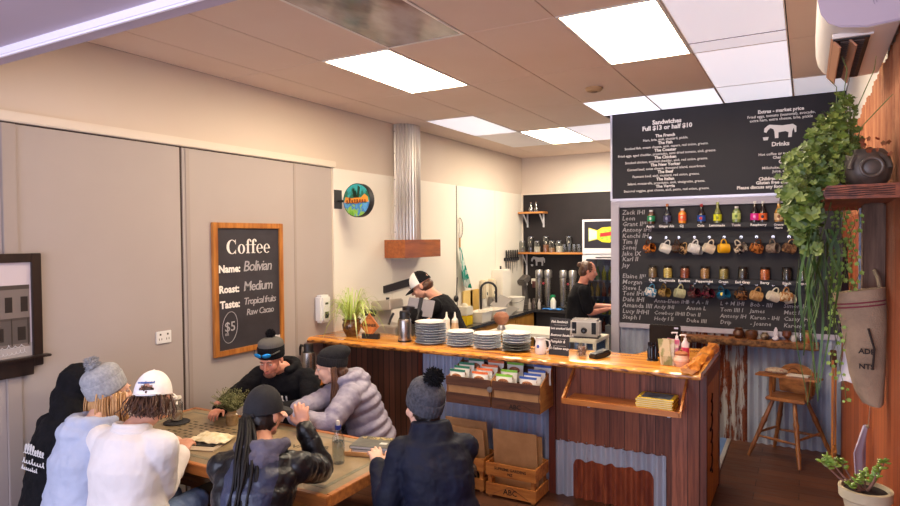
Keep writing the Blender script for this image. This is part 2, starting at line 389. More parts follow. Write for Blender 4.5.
def beanie(g, m, name='beanie', h=.15, z0=.015, back=0, ribs=40, cuffh=.055, mc=None, tiltb=.35, slouch=0):
    k = g.k; T = g.HM @ Matrix.Rotation(tiltb, 3, 'X').transposed() if False else g.HM @ Matrix.Rotation(tiltb, 3, 'X')
    c = g.hp(0, -.018, z0); rd = lambda a, z: .012*sin(a*ribs) if ribs else 0
    b = B(); pr = [(.088, -.012), (.0935, 0), (.095, cuffh), (.0925, cuffh+.004)]
    b.lathe([(r*k, z*k) for r, z in pr]+[(.04, cuffh)], c, 120, 0, T, (1, 1.2), rd)
    pr = [(.085, cuffh*.6), (.0905, cuffh), (.09, cuffh+.02)]
    for i in range(1, 9):
        a = i/8*pi/2; pr.append((.09*cos(a)+.001, cuffh+.02+(h-cuffh-.02)*sin(a)))
    if slouch:
        rs = []
        for r, z in pr:
            t = max(0, (z-cuffh)/(h-cuffh)); rs.append([c+T @ V((r*cos(2*pi*j/120)*(1+rd(2*pi*j/120, z)), r*1.2*sin(2*pi*j/120)*(1+rd(2*pi*j/120, z))-slouch*t**1.3*(1 if r > .002 else 1), z)) for j in range(120)])
        bb = B(); bb.rings(rs); crown = bb
    else: crown = B().lathe([(r*k, z*k) for r, z in pr], c, 120, 0, T, (1, 1.2), rd)
    if mc is None: b.add(crown.v, crown.f); o = b.build(name, m, g.root, ang=80)
    else: o = b.build(name, m, g.root, ang=80); q = crown.build('crown', mc, o, ang=80)
    return o, c+T @ V((0, -slouch, h*k)), T
def pompom(c, r, m, parent, n=420, seed=1):
    rnd = random.Random(seed); b = B(); b.sph(c, r*.8)
    for i in range(n):
        z = rnd.uniform(-1, 1); a = rnd.uniform(0, 2*pi); s_ = sqrt(1-z*z); d = V((s_*cos(a), s_*sin(a), z)); e = c+d*r*rnd.uniform(.88, 1.12)
        b.tube([c+d*r*.6, e+V((rnd.uniform(-1, 1), rnd.uniform(-1, 1), rnd.uniform(-1, 1)))*r*.12], [r*.09, r*.045], 4)
    b.build('pompom', m, parent)
def cap(g, m, name='cap', mfront=None, z0=.03, brim=True, hole=True, ti=.12, bm=None, h=.095, seam=True, blen=.075):
    k = g.k; T = g.HM @ Matrix.Rotation(ti, 3, 'X'); c = g.hp(0, -.012, z0); b = B(); n = 72; rs = []
    for i in range(15):
        a = i/14*pi/2; r = .091*cos(a)+.0015; z = -.012+(h+.012)*sin(a)
        rs.append([c+T @ V((r*k*cos(2*pi*j/n), r*1.16*k*sin(2*pi*j/n), z*k)) for j in range(n)])
    vs = [q for r in rs for q in r]; fs = []; mi = []
    for i in range(14):
        for j in range(n):
            a = 2*pi*(j+.5)/n; da = (a-1.5*pi); zz = sin((i+.5)/14*pi/2)
            if hole and (da/.5)**2+(zz/.52)**2 < 1 and i > 1: continue
            q = (j+1) % n; fs.append((i*n+j, i*n+q, (i+1)*n+q, (i+1)*n+j)); mi.append(1 if mfront and sin(a) > -.05 and not (hole and i > 12) else 0)
    inner = [c+(q-c)*.965 for q in vs]; o_ = len(vs)
    b.v = vs+inner; b.f = fs+[tuple(i+o_ for i in f[::-1]) for f in fs]; b.m = mi+mi
    b.sph(c+T @ V((0, 0, h*k)), (.007, .007, .005), T)
    if not hole: b.tube([c+T @ V((.0925*k*cos(a), .0925*1.16*k*sin(a), -.008)) for a in [2*pi*i/40 for i in range(41)]], .003, 6)
    o = b.build(name, [m, mfront or m], g.root, ang=60)
    if brim:
        q = B()
        def fn(i, j):
            a = radians(35+110*i); r = .0925+blen*j*max(0, sin(pi*(.08+.84*i)))**.55
            return c+T @ V((r*k*cos(a)*(1-.12*j), (.0925*1.16+(r-.0925))*k*sin(a), (-.012-.02*j*j-.02*abs(cos(a))**2*j)*k))
        q.sheet(fn, 20, 6, g.HM @ V((0, 0, -.004))); q.build('brim', bm or m, o)
    return o, c, T
def strands(paths, m, parent, r=.0035, n=60, spread=.02, seed=3, name='hair', taper=.5, wav=.006):
    rnd = random.Random(seed); b = B()
    for i in range(n):
        pth = rnd.choice(paths); off = V((rnd.gauss(0, 1), rnd.gauss(0, 1), rnd.gauss(0, .6)))*spread*.5; ph = rnd.uniform(0, 6); pts = []; N = 12
        cut = rnd.uniform(.82, 1)
        for k in range(N+1):
            t = k/N*cut*(len(pth)-1); a = min(int(t), len(pth)-2); f = t-a; p = V(pth[a]).lerp(V(pth[a+1]), f)
            pts.append(p+off*(.7+.5*k/N)+V((sin(ph+k*.8), cos(ph*1.3+k*.7), 0))*wav*(k/N))
        for _ in range(2): pts = [pts[0]]+[(pts[q-1]+pts[q]*2+pts[q+1])/4 for q in range(1, N)]+[pts[-1]]
        b.tube(pts, [r*(1-taper*k/N) for k in range(N+1)], 5)
    return b.build(name, m, parent, ang=180)
def hairmass(g, ells, m, name='hair', vox=.007, disp=.012, dsc=.02, extra=None):
    b = B()
    for (x, y, z, rx, ry, rz) in ells: b.sph(g.hp(x, y, z), (rx*g.k, ry*g.k, rz*g.k), g.HM)
    if extra: extra(b)
    return remesh(b, name, m, g.root, vox, 2, disp, dsc)
blackc = mat('black_cloth', '#0e0d10', .92, c2='#151418', sc=20, bmp=.3, bsc=60, spec=.2)
hair_bk = mat('black_hair', '#120f10', .42, c2='#221a18', sc=30)
hair_br = mat('brown_hair', '#3a2217', .45, c2='#5c3a26', sc=(60, 60, 12)); hair_bl = mat('blond_hair', '#a06e3e', .45, c2='#d2a36a', sc=(60, 60, 10))
chalk = mat('chalk_white', '#dedad6', .9)
denim = mat('blue_denim', '#5a6f94', .9, c2='#7c8fb0', sc=14, bmp=.2, bsc=80); darkt = mat('dark_trousers', '#1b1c22', .85, c2='#24252c', sc=12)
shoem = mat('dark_shoe', '#1c1a1a', .6)
# --- far side: man in black hoodie
g = figure('man in black hoodie and pompom beanie smiling down at the table beside the wall', (.58, .10, .56), (.62, -.03, .99), (.655, -.20, 1.14), (.3, -1), (.38, -1, -.42), ((.93, -.36, .84), (.46, -.52, .815)), skin_flush, vox=.005, hw=.2, poles=((.6, .3, -.5), (-.8, .2, -.5)), hn=(None, None), curl=(.5, .6))
jacket(g, blackc, .028, hood='same', name='hoodie', disp=.03); trousers(g, darkt); shoes(g, shoem); brows(g, hair_br)
o, tp, T = beanie(g, blackc, z0=.022, mc=mat('grey_knit', '#5a5652', .95, bmp=.3, bsc=90), h=.14, cuffh=.07, tiltb=.3)
pompom(tp+g.HM @ V((0, -.01, .02)), .035, blackc, o)
q = B()
for sg in (-1, 1): q.sph(g.hp(.034*sg, .118, .10), (.033, .008, .018), g.HM @ Matrix.Rotation(sg*-.35, 3, 'Z'))
sg_ = q.build('goggle_lens', mat('blue_mirror', '#1f8fd8', .12, .4), g.root, label='blue mirrored sunglass lens'); q = B(); q.tube([g.hp(-.098, .03, .09), g.hp(-.07, .095, .098), g.hp(0, .124, .105), g.hp(.07, .095, .098), g.hp(.098, .03, .09)], .005, 6); q.build('glasses_frame', mat('dark_plastic', '#131316', .3), sg_)
q = B(); q.sph(g.hp(0, .06, -.092), (.05, .032, .03), g.HM); q.sph(g.hp(0, .094, -.043), (.026, .007, .006), g.HM); remesh(q, 'beard', mat('stubble', '#6b4434', .8, c2='#8a5a46', sc=60), g.root, .005, 2)
scrawl(g.S+g.fw*.163-V((0, 0, .12))+g.R*.12, -g.R, g.up, .24, .05, 'printed_lettering', chalk, g.root, 2, .0035, 7)
# --- woman in lavender puffer
lav = mat('lavender_puffer', '#827c92', .5, c2='#98919f', sc=9, bmp=.25, bsc=35)
g = figure('woman in lavender puffer jacket and slouchy black beanie, in profile in front of the counter', (1.26, .20, .56), (1.17, .07, .94), (1.07, -.02, 1.09), (-.75, -.62), (-.86, -.5, -.25), ((1.06, -.40, .815), (.98, -.36, .82)), skin_pale, vox=.005, hw=.16, female=True, poles=((1.3, .3, -.8), (-.2, .3, -1)), curl=(.5, .5))
jacket(g, lav, .034, armpad=.026, puff=.13, per=.075, hood='same', disp=.012, dsc=.05, collar=.01, vox=.007, sm=2); trousers(g, darkt); shoes(g, shoem); brows(g, hair_br)
beanie(g, mat('charcoal_knit', '#121114', .95, c2='#1e1c20', sc=30, bmp=.4, bsc=90), slouch=.06, h=.145, z0=.018, tiltb=.36, cuffh=.05)
hairmass(g, [(0, -.04, .0, .083, .078, .082), (0, -.07, -.06, .07, .05, .06)], hair_br)
pa = [g.hp(.07, -.04, 0), g.hp(.085, .015, -.1), g.hp(.08, .05, -.2), g.hp(.06, .085, -.34)]; pb = [g.hp(-.075, -.04, 0), g.hp(-.085, -.03, -.1), g.hp(-.1, .0, -.2), g.hp(-.10, .06, -.36)]
strands([pa, pb], mat('light_brown_hair', '#4a2e1e', .45, c2='#7a5238', sc=(60, 60, 12)), g.root, .0042, 150, .024, 5, 'long_hair')
# --- pompom beanie, navy jacket
navy = mat('navy_jacket', '#080c1c', .7, c2='#0d132a', sc=7, bmp=.2, bsc=22, spec=.3)
g = figure('person in navy jacket and dark grey pompom beanie at the table end', (2.53, -.90, .55), (2.46, -.87, .97), (2.37, -.82, 1.145), (-.7, .71), (-.9, .43, -.1), ((2.14, -.90, .82), (2.09, -.52, .80)), skin_pale, vox=.005, hw=.165, female=True, poles=((-.1, -.2, -1), (.25, .1, -1)))
jacket(g, navy, .04, puff=.03, per=.13, disp=.035, dsc=.12, collar=.03, armpad=.024); trousers(g, mat('patterned_leggings', '#2c2a30', .9, c2='#8a7a68', sc=26, lo=.48, hi=.54)); shoes(g, shoem); brows(g, hair_br)
gk = mat('grey_knit_hat', '#34343b', .95, c2='#4c4c54', sc=60, bmp=.5, bsc=120)
o, tp, T = beanie(g, gk, h=.155, z0=.01, tiltb=.5, cuffh=.06, ribs=30); pompom(tp+T @ V((.01, -.01, .02)), .052, blackc, o, seed=4)
hairmass(g, [(0, -.045, -.02, .08, .07, .06), (0, -.07, -.08, .06, .045, .06)], hair_bk)
# --- woman black cap, leather jacket
lea = mat('black_leather', '#0a0a0d', .38, c2='#101116', sc=7, bmp=.5, bsc=26, spec=.45); slate = mat('slate_leather', '#23273a', .4, c2='#343a52', sc=6, bmp=.5, bsc=22, spec=.5)
g = figure('person in black leather jacket with long ponytail under a black cap, seen from behind', (1.87, -1.58, .55), (1.84, -1.44, .965), (1.74, -1.315, 1.155), (-.5, .87), (-.1, 1, -.15), ((1.55, -1.10, .80), (1.845, -1.15, 1.055)), skin, vox=.005, hw=.18, poles=((-.6, -.3, -1), (.45, .1, -1)), hd=(None, (-.25, .1, 1)), hn=(None, (.6, -.8, 0)), curl=(.5, .8))
jacket(g, lea, .03, puff=.05, per=.085, disp=.02, dsc=.06, collar=0, armpad=.018); trousers(g, darkt); shoes(g, shoem); brows(g, hair_bk)
b = B(); st = g.st(.041, -.05, .049)
loft(b, [(c-g.fw*.012, R_, f_, rx*.74, ry) for c, R_, f_, rx, ry in st[:6]], puff=.05, per=.085); b2 = B(); remesh(b, 'back_panel', slate, g.root, .008, 3, .015, .06, label='slate blue quilted back panel')
b = B(); hood_shape(g, b, .02, .085); remesh(b, 'hood', mat('grey_hood_fleece', '#4b4757', .95, c2='#5b5767', sc=14, bmp=.3, bsc=70), g.root, .007, 2, .02, .05)
co, c, T = cap(g, mat('black_cap_cloth', '#121116', .85, c2='#1a191e', sc=20, bmp=.2, bsc=80), hole=False, z0=.022, ti=.12, h=.118)
b = B(); kn = g.hp(0, -.125, -.02)
b.sph(kn, (.03, .024, .024), g.HM); b.tube([g.hp(.03, -.112, -.0), kn, g.hp(-.03, -.112, -.0)], [.012, .02, .012], 8); b.build('cap_knot', MT['black_cap_cloth'], co)
hairmass(g, [(0, -.03, -.03, .084, .09, .075)], hair_bk)
cd = V((.72, -.69, 0)); cr = V((.87, .49, 0)); pth = [kn, kn+cd*.09+V((0, 0, -.06)), kn+cd*.20-cr*.012+V((0, 0, -.15)), kn+cd*.25-cr*.03+V((0, 0, -.28)), kn+cd*.27-cr*.035+V((0, 0, -.40))]
pt2 = [kn, kn+cd*.09+cr*.02+V((0, 0, -.06)), kn+cd*.20+cr*.02+V((0, 0, -.15)), kn+cd*.25+cr*.005+V((0, 0, -.28)), kn+cd*.27-cr*.0+V((0, 0, -.37))]
strands([pth, pt2], mat('ponytail_black', '#0c0a0b', .6, c2='#161112', sc=30, spec=.3), g.root, .0115, 120, .034, 9, 'ponytail', wav=.01)
# --- white cap
white_s = mat('white_fleece', '#d6cecb', .92, c2='#dfd8d5', sc=5, bmp=.12, bsc=16)
g = figure('person in white sweater and white cap seated at the near left side of the table', (1.04, -1.60, .54), (1.01, -1.55, .975), (1.005, -1.415, 1.17), (-.25, 1), (-.55, .8, -.25), ((.88, -1.24, .80), (.99, -1.24, .80)), skin, vox=.006, hw=.185, scale=1.04, poles=((-.2, -.4, -1), (0, -.4, -1)))
jacket(g, white_s, .033, disp=.028, dsc=.14, name='sweater'); trousers(g, denim); shoes(g, shoem); brows(g, hair_br)
b = B(); u = g.up; c = g.S+u*.05
for kx, (dz, rr) in enumerate(((0, .094), (.028, .088))): b.tube([c+u*(dz-.01*sin(a)*0)+g.R*rr*cos(a)+g.fw*rr*.9*sin(a)-u*.03*max(0, sin(a)) for a in [2*pi*i/32 for i in range(33)]], .019-.004*kx, 10)
remesh(b, 'collar', white_s, g.root, .006, 2)
co, c, T = cap(g, mat('white_cap_cloth', '#e8e2df', .85, c2='#f0ebe8', sc=20, bmp=.15, bsc=80), z0=.028, ti=.1, h=.112)
b = B(); b.tube([c+T @ V((.0955*g.k*cos(a), .0955*1.16*g.k*sin(a), -.004)) for a in [radians(225+90*i/16) for i in range(17)]], .009, 8, flat=.35); b.build('cap_strap', MT['white_cap_cloth'], co)
b = poly_text('oceanbound', c+T @ V((0, -.112, .052)), T @ V((1, 0, 0)), T @ V((0, .35, 1)), .018, 'cap_lettering', mat('blue_thread', '#3f63a8', .8), None, bold=.0004, ex=.003)
for i, q in enumerate(b.v):
    l = T.inverted() @ (q-c); a = l.x/.1; b.v[i] = c+T @ V((.1*sin(a), l.y+.105*(1-cos(a)), l.z))
b.build('cap_lettering', MT['blue_thread'], co)
hm = hairmass(g, [(0, -.022, .018, .08, .086, .074), (0, -.062, .035, .045, .06, .036), (0, -.055, -.05, .08, .065, .055), (.06, -.03, -.04, .032, .05, .05), (-.06, -.03, -.04, .03, .05, .05)], hair_br, disp=.035, dsc=.022)
strands([[g.hp(x, -.09, .0), g.hp(x*1.15, -.108, -.045), g.hp(x*1.2, -.112, -.09)] for x in (-.06, -.03, 0, .03, .06)]+[[g.hp(.08, -.02, 0), g.hp(.095, -.02, -.06), g.hp(.09, -.03, -.11)]], hair_br, g.root, .0045, 130, .035, 8, 'loose_hair', wav=.012)
# --- grey beanie, light blue hoodie
lb = mat('pale_blue_fleece', '#a6adc2', .95, c2='#b3b9cc', sc=5, bmp=.12, bsc=18)
g = figure('person in pale blue hoodie and light grey pompom beanie', (.69, -1.66, .53), (.685, -1.57, .965), (.645, -1.435, 1.165), (0, 1), (.25, 1, -.1), ((.62, -1.20, .79), (.80, -1.2, .79)), skin_pale, vox=.006, hw=.165, female=True, poles=((-.3, -.4, -1), (.2, -.4, -1)))
jacket(g, lb, .036, hood='same', disp=.03, dsc=.09, name='hoodie'); trousers(g, denim); shoes(g, shoem); brows(g, hair_bl)
lg = mat('light_grey_knit', '#8c8c90', .95, c2='#a2a2a5', sc=50, bmp=.4, bsc=120)
o, tp, T = beanie(g, lg, h=.155, z0=.012, tiltb=.5, cuffh=.07, ribs=36); pompom(tp+T @ V((-.01, -.005, .016)), .045, mat('grey_wool_pom', '#77767a', .95, c2='#a3a2a4', sc=60), o, 300, 6)
hairmass(g, [(0, -.03, -.02, .084, .086, .07), (0, -.06, -.07, .065, .05, .06)], hair_bl)
strands([[g.hp(x, y, 0), g.hp(x*1.2, y+.0, -.1), g.hp(x*1.25, y+.03, -.2), g.hp(x*1.1, y+.06, -.27)] for x, y in ((.075, 0), (.08, .03), (.06, -.06), (-.075, 0), (-.05, -.08))], hair_bl, g.root, .0045, 170, .036, 12, 'long_hair')
# --- black hoodie at the wall
g = figure('person in black hoodie with the hood up, seated beside the left wall under the picture', (.37, -1.60, .53), (.36, -1.52, .955), (.29, -1.39, 1.14), (0, 1), (.4, 1, -.45), ((.25, -1.17, .80), (.45, -1.17, .80)), skin, vox=.007, hw=.15, poles=((-.1, -.3, -1), (.1, -.3, -1)))
jacket(g, blackc, .03, disp=.03, name='hoodie'); trousers(g, darkt); shoes(g, shoem); brows(g, hair_bk)
b = B()
for (x, y, z, rx, ry, rz) in ((0, -.035, .03, .105, .115, .11), (0, -.03, -.06, .1, .1, .09)): b.sph(g.hp(x, y, z), (rx, ry, rz), g.HM)
b.capsule(g.hp(0, -.06, -.08), .085, g.S+g.up*.03, .09); remesh(b, 'hood', blackc, g.root, .008, 3, .02, .07)
for i, (L_, dz, sz) in enumerate(((.2, -.15, .055), (.22, -.2, .03), (.16, -.235, .022))):
    scrawl(g.S-g.fw*.176-g.R*.08+g.up*dz, g.R, g.up, L_, sz, 'printed_lettering', chalk, g.root, 5+i, .0028, 8)
# --- barista with cap
g = figure('barista in black t-shirt and black and white cap, leaning forward below the flue', (1.0, 2.02, .96), (.84, 1.93, 1.38), (.69, 1.85, 1.545), (-1, -.3), (-.85, -.3, -.62), ((.56, 1.66, 1.13), (.50, 2.05, 1.13)), skin, scale=1.1, vox=.006, hw=.2, knees=((.98, 1.88, .52), (.98, 2.08, .52)), feet=((.98, 1.88, .09), (.98, 2.08, .09)), poles=((.3, -.9, .1), (.2, .9, -.3)))
jacket(g, blackc, .018, name='tshirt', sleeve=.75, disp=.02, hem=-.12); trousers(g, darkt); shoes(g, shoem); brows(g, hair_br)
co, c, T = cap(g, blackc, mfront=mat('white_cap_front', '#e4dfda', .8), bm=blackc, z0=.028, h=.11, ti=.05, blen=.08)
b = B()
for sg in (-1, 1): b.tube([c+T @ V((sg*.004, .1105, .045)), c+T @ V((sg*.016, .104, .06)), c+T @ V((sg*.03, .1, .05))], [.005, .007, .003], 6)
b.build('cap_emblem', blackc, co); hairmass(g, [(0, -.035, -.025, .08, .08, .06)], hair_br)
# --- barista with bun
g = figure('barista in black t-shirt with hair in a bun beside the drinks fridge', (1.60, 4.06, .97), (1.67, 4.08, 1.39), (1.745, 4.1, 1.60), (.9, .42), (1, .45, -.2), ((1.98, 4.38, 1.14), (1.95, 4.16, 1.12)), skin_flush, vox=.007, hw=.175, female=True, knees=((1.57, 4.12, .52), (1.66, 3.98, .52)), feet=((1.55, 4.14, .09), (1.66, 3.96, .09)), poles=((0, .3, -1), (-.2, -.3, -1)))
jacket(g, blackc, .016, name='tshirt', sleeve=.8, disp=.02, hem=-.10); trousers(g, denim); shoes(g, shoem); brows(g, hair_br)
hairmass(g, [(0, -.025, .035, .086, .098, .09), (0, -.06, -.02, .07, .06, .07), (0, -.12, .06, .035, .035, .035)], hair_br)
# ================================================================ setting
def struct(b, name, m, **k): return b.build(name, m, kind='structure', **k)
ZC = 3.336; YB = 6.12; YW = 3.2; XR = 4.43
cream = mat('cream_paint', '#cdbcaa', .7, c2='#d2c2b2', sc=.8, lo=.3, hi=.7)
taupe = mat('taupe_paint', '#a39792', .55, c2='#a99d98', sc=.7); white_lam = mat('white_laminate', '#e0d8ca', .28, c2='#e5ddd0', sc=.6)
trimp = mat('cream_trim', '#d9cbbb', .5); battp = mat('taupe_batten', '#9e918a', .5); gapm = mat('dark_gap', '#3b2a22', .9)
# floor: dark boards laid in blocks
m, nt, bs = newmat('dark_floor_boards'); MT['dark_floor_boards'] = m
br = nt.nodes.new('ShaderNodeTexBrick'); nt.links.new(coords(nt, 1), br.inputs['Vector'])
for k, q in (('Color1', '#5c3826'), ('Color2', '#7a4c34'), ('Mortar', '#2a1710')): br.inputs[k].default_value = lin(q)
for k, q in (('Scale', 1), ('Brick Width', .62), ('Row Height', .15), ('Mortar Size', .004), ('Bias', -.2)): br.inputs[k].default_value = q
gr = tnoise(nt, coords(nt, (6, 40, 6)), 1, 5, .7); mx = nt.nodes.new('ShaderNodeMix'); mx.data_type = 'RGBA'; mx.blend_type = 'MULTIPLY'; mx.inputs[0].default_value = .75
nt.links.new(br.outputs[0], mx.inputs[6]); nt.links.new(ramp(nt, gr, [(.3, lin('#6a6464')), (.7, lin('#ffffff'))]), mx.inputs[7]); nt.links.new(mx.outputs[2], bs.inputs['Base Color'])
nt.links.new(ramp(nt, gr, [(.3, (.3,)*3+(1,)), (.75, (.62,)*3+(1,))]), bs.inputs['Roughness']); bump(nt, bs, gr, .15, .003)
struct(B().box(-.1, XR+.1, -5.2, YB+.1, -.1, 0), 'floor', m)
struct(B().box(.0, 3.44, 1.47, 3.2, 0, .006).box(0, 2.2, 3.2, YB, 0, .006), 'trim_1', mat('blue_vinyl_floor', '#5474a8', .5, c2='#6384b4', sc=6), label='blue vinyl floor behind the counter')
struct(B().box(3.44, 3.475, 1.92, 3.16, 0, .014), 'trim_2', mat('floor_strip', '#c6c2c0', .35, .5), label='pale metal floor strip at the edge of the blue vinyl')
struct(B().box(-.12, 0, -5.2, YB+.1, 0, ZC), 'wall_left', cream)
struct(B().box(0, 2.5, YB, YB+.12, 0, ZC), 'wall_back', cream)
struct(B().box(XR, XR+.12, -5.2, YB, 0, ZC), 'wall_right', mat('white_wall', '#d8d2cb', .7))
b = B(); b.box(2.29, XR, YW+.02, YW+.14, 0, ZC-.01); struct(b, 'wall_board', mat('pale_lilac_wall', '#aaa6b2', .6))
# left wall panelling
b = B()
for y0, y1 in ((-4.6, -1.675), (-1.594, -.462), (-.444, .747), (.765, 1.28)): b.box(0, .012, y0, y1, .08, 2.728)
struct(b, 'trim_3', taupe, bev=.003, label='taupe wall panels')
b = B()
b.box(0, .026, -1.675, -1.594, .08, 2.728); b.box(.012, .018, -.42, -.38, .08, 2.728); b.box(0, .014, .742, .775, .08, 2.728)
struct(b, 'trim_4', battp, bev=.004, label='taupe upright batten')
struct(B().box(0, .006, -4.6, 1.28, .08, 2.736), 'trim_5', gapm)
struct(B().box(0, .035, -4.6, 1.33, 2.738, 2.80), 'trim_6', trimp, bev=.006, label='cream picture rail')
b = B()
for y0, y1 in ((1.30, 2.30), (2.304, 3.826), (3.85, 5.04), (5.046, YB)): b.box(0, .016, y0, y1, .0, 2.735)
struct(b, 'trim_7', white_lam, bev=.002, label='glossy white wall panels in the kitchen')
struct(B().box(0, .014, 3.828, 3.848, .9, 2.73), 'trim_8', mat('dark_joint', '#2a2524', .6))
struct(B().box(0, 2.2, YB-.015, YB, 0, 2.725), 'trim_9', mat('black_wall_panel', '#1e181a', .6, c2='#262021', sc=2, spec=.3), label='matt black wall panel')
struct(B().box(0, 2.2, YB-.022, YB, 2.727, 2.75), 'trim_10', trimp)
struct(B().box(.0, .03, YB-.04, YB-.015, .9, 2.73), 'trim_11', trimp)
struct(B().box(0, .02, -4.6, 1.1, 0, .1), 'baseboard_left', battp)
# ceiling: tiles with fine gaps, some squares hold lights or white panels
special = {(0, 0), (3, 0), (0, 3), (1, -1), (-1, 2), (-1, 3), (1, 3), (2, 2), (3, 2), (4, 2), (4, 1), (4, 0), (5, 2), (2, 3)}
X0, W, D = 1.007, .6, 1.214
def cell(i, j): return max(0.0, X0+W*i), min(XR, X0+W*(i+1)), D*j, min(YB, D*(j+1))
b = B()
for i in range(-2, 6):
    for j in range(-4, 6):
        x0, x1, y0, y1 = cell(i, j)
        if (i, j) in special or x1 <= 0 or y0 >= YB or x1-x0 < .02: continue
        b.box(x0+.003, x1-.003, y0+.003, y1-.003, ZC, ZC+.02)
struct(b, 'ceiling', mat('ceiling_board', '#dcc4b0', .75, c2='#e0cab8', sc=1.2), bev=.0015)
struct(B().box(-.1, XR+.1, -5.2, YB+.1, ZC+.012, ZC+.1), 'trim_12', gapm)
wp = mat('white_ceiling_panel', '#e6e2e4', .3, c2='#ece9ec', sc=2, bmp=.05, bsc=3)
b = B()
for c in ((-1, 3), (2, 3)):
    x0, x1, y0, y1 = cell(*c); b.box(x0+.008, x1-.008, y0+.008, y1-.008, ZC-.004, ZC+.016)
struct(b, 'trim_13', wp, bev=.002, label='white ceiling panels')
x0, x1, y0, y1 = cell(4, 0); b = B(); b.box(x0+.008, x1-.008, y1-.258, y1-.252, ZC-.008, ZC+.016); struct(b, 'trim_14', mat('mesh_ceiling_panel', '#6a5c58', .45, c2='#d6d2d4', sc=300, bmp=.5, bsc=260), label='thin dark line across the white ceiling panel')
warm = mat('lamp_diffuser_lit', '#ffeccb', .5, emit=18); panel_glow = mat('pale_panel_added_glow', '#f2f0ff', .4, emit=.9); off = mat('lamp_off_gloss', '#b9aca2', .12, c2='#75645c', sc=(3, 1.5, 1), lo=.4, hi=.6, spec=.8)
fr_m = mat('white_lamp_frame', '#e9e2d8', .5)
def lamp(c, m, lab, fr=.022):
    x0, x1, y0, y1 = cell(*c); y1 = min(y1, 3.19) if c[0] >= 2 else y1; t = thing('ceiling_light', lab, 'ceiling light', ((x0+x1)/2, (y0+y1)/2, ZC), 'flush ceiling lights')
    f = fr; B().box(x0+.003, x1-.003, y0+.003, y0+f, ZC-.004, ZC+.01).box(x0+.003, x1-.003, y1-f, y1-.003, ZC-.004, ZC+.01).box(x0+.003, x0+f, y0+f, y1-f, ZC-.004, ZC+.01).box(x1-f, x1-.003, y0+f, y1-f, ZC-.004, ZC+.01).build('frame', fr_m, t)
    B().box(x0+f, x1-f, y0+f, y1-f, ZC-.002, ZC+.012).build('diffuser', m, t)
lamp((0, 0), warm, 'lit ceiling light panel nearest the left wall, before the flue'); lamp((3, 0), warm, 'lit ceiling light panel, the largest in view, above the counter end')
lamp((0, 3), warm, 'lit ceiling light panel deepest in the room, beyond the flue'); lamp((1, -1), off, 'unlit glossy ceiling light panel reflecting the room at the top')
lamp((2, 2), panel_glow, 'pale ceiling panel, cool glow added, touching the top left of the menu board', .006)  # pale panel with cool emission added to make it look bright
for c, e, lab in (((3, 2), .62, 'pale ceiling panel, faint glow added, touching the menu board right of the bright one'), ((4, 2), .44, 'pale ceiling panel, faint glow added, touching the menu board near its right end'), ((4, 1), .42, 'pale ceiling panel, faint glow added, second from the menu board on its right half'), ((4, 0), .30, 'greyish ceiling panel, faint glow added, crossed by a thin line at the top edge'), ((5, 2), .26, 'greyish ceiling panel, faint glow added, beside the air conditioner'), ((-1, 2), .38, 'pale ceiling panel, faint glow added, beside the flue'), ((1, 3), .3, 'pale ceiling panel, faint glow added, right of the deepest lit one')):
    lamp(c, mat('pale_panel_faint_glow_%d' % (e*100+c[1]), '#f0edf8', .35, emit=e), lab, .01)  # these pale panels get a faint added glow to lift their brightness
t = thing('smoke_detector', 'small round tan smoke detector on the ceiling before the menu board', 'smoke detector', (2.485, 1.88, ZC))
B().lathe([(.075, 0), (.075, -.015), (.06, -.03), (.02, -.034), (.002, -.034)], (2.485, 1.88, ZC), 28).build('body', mat('tan_plastic', '#b5946c', .6), t)
B().lathe([(.03, -.034), (.026, -.04), (.002, -.041)], (2.485, 1.88, ZC), 20).build('sensor', mat('tan_dark', '#8a6e50', .6), t)
# dropped ceiling at the shopfront end
sof = mat('lilac_soffit', '#b3a2ae', .7, c2='#b9a8b4', sc=.8)
struct(B().box(0, XR, -5.2, -2.05, 2.93, 3.0), 'trim_16', sof, label='lower ceiling at the shopfront')
struct(B().box(0, XR, -2.035, -1.953, 2.905, ZC), 'trim_17', sof, bev=.003, label='edge board of the lower ceiling')
struct(B().box(0, XR, -2.062, -2.035, 2.89, 2.94), 'trim_18', mat('white_soffit_bead', '#efe8f2', .35), bev=.008, label='glossy white bead along the lower ceiling edge')
# right wall: warm boards below, rusted iron above
bw = planks('red_brown_boards', ['#5a2410', '#8e4018', '#a8582a', '#743014'], 1, .11, gap=.05, rough=.5, bmp=.35, st=45)
struct(B().box(XR-.03, XR, -2.5, YW, 0, 2.16), 'trim_19', bw, label='red-brown vertical wall boards')
b = B(); corrug(b, (XR-.004, -2.0, 2.16), (0, 1, 0), (0, 0, 1), YW+2.0, .63, .09, .014, top=lambda i: .63+.012*sin(i*90)+.01*sin(i*37))
struct(b, 'trim_20', rusty('rust_iron', '#9c5a38', '#66301c', .42, (20, 20, 4), '#b87c54', .1, .75, .1), label='rusted orange corrugated iron above the wall boards')
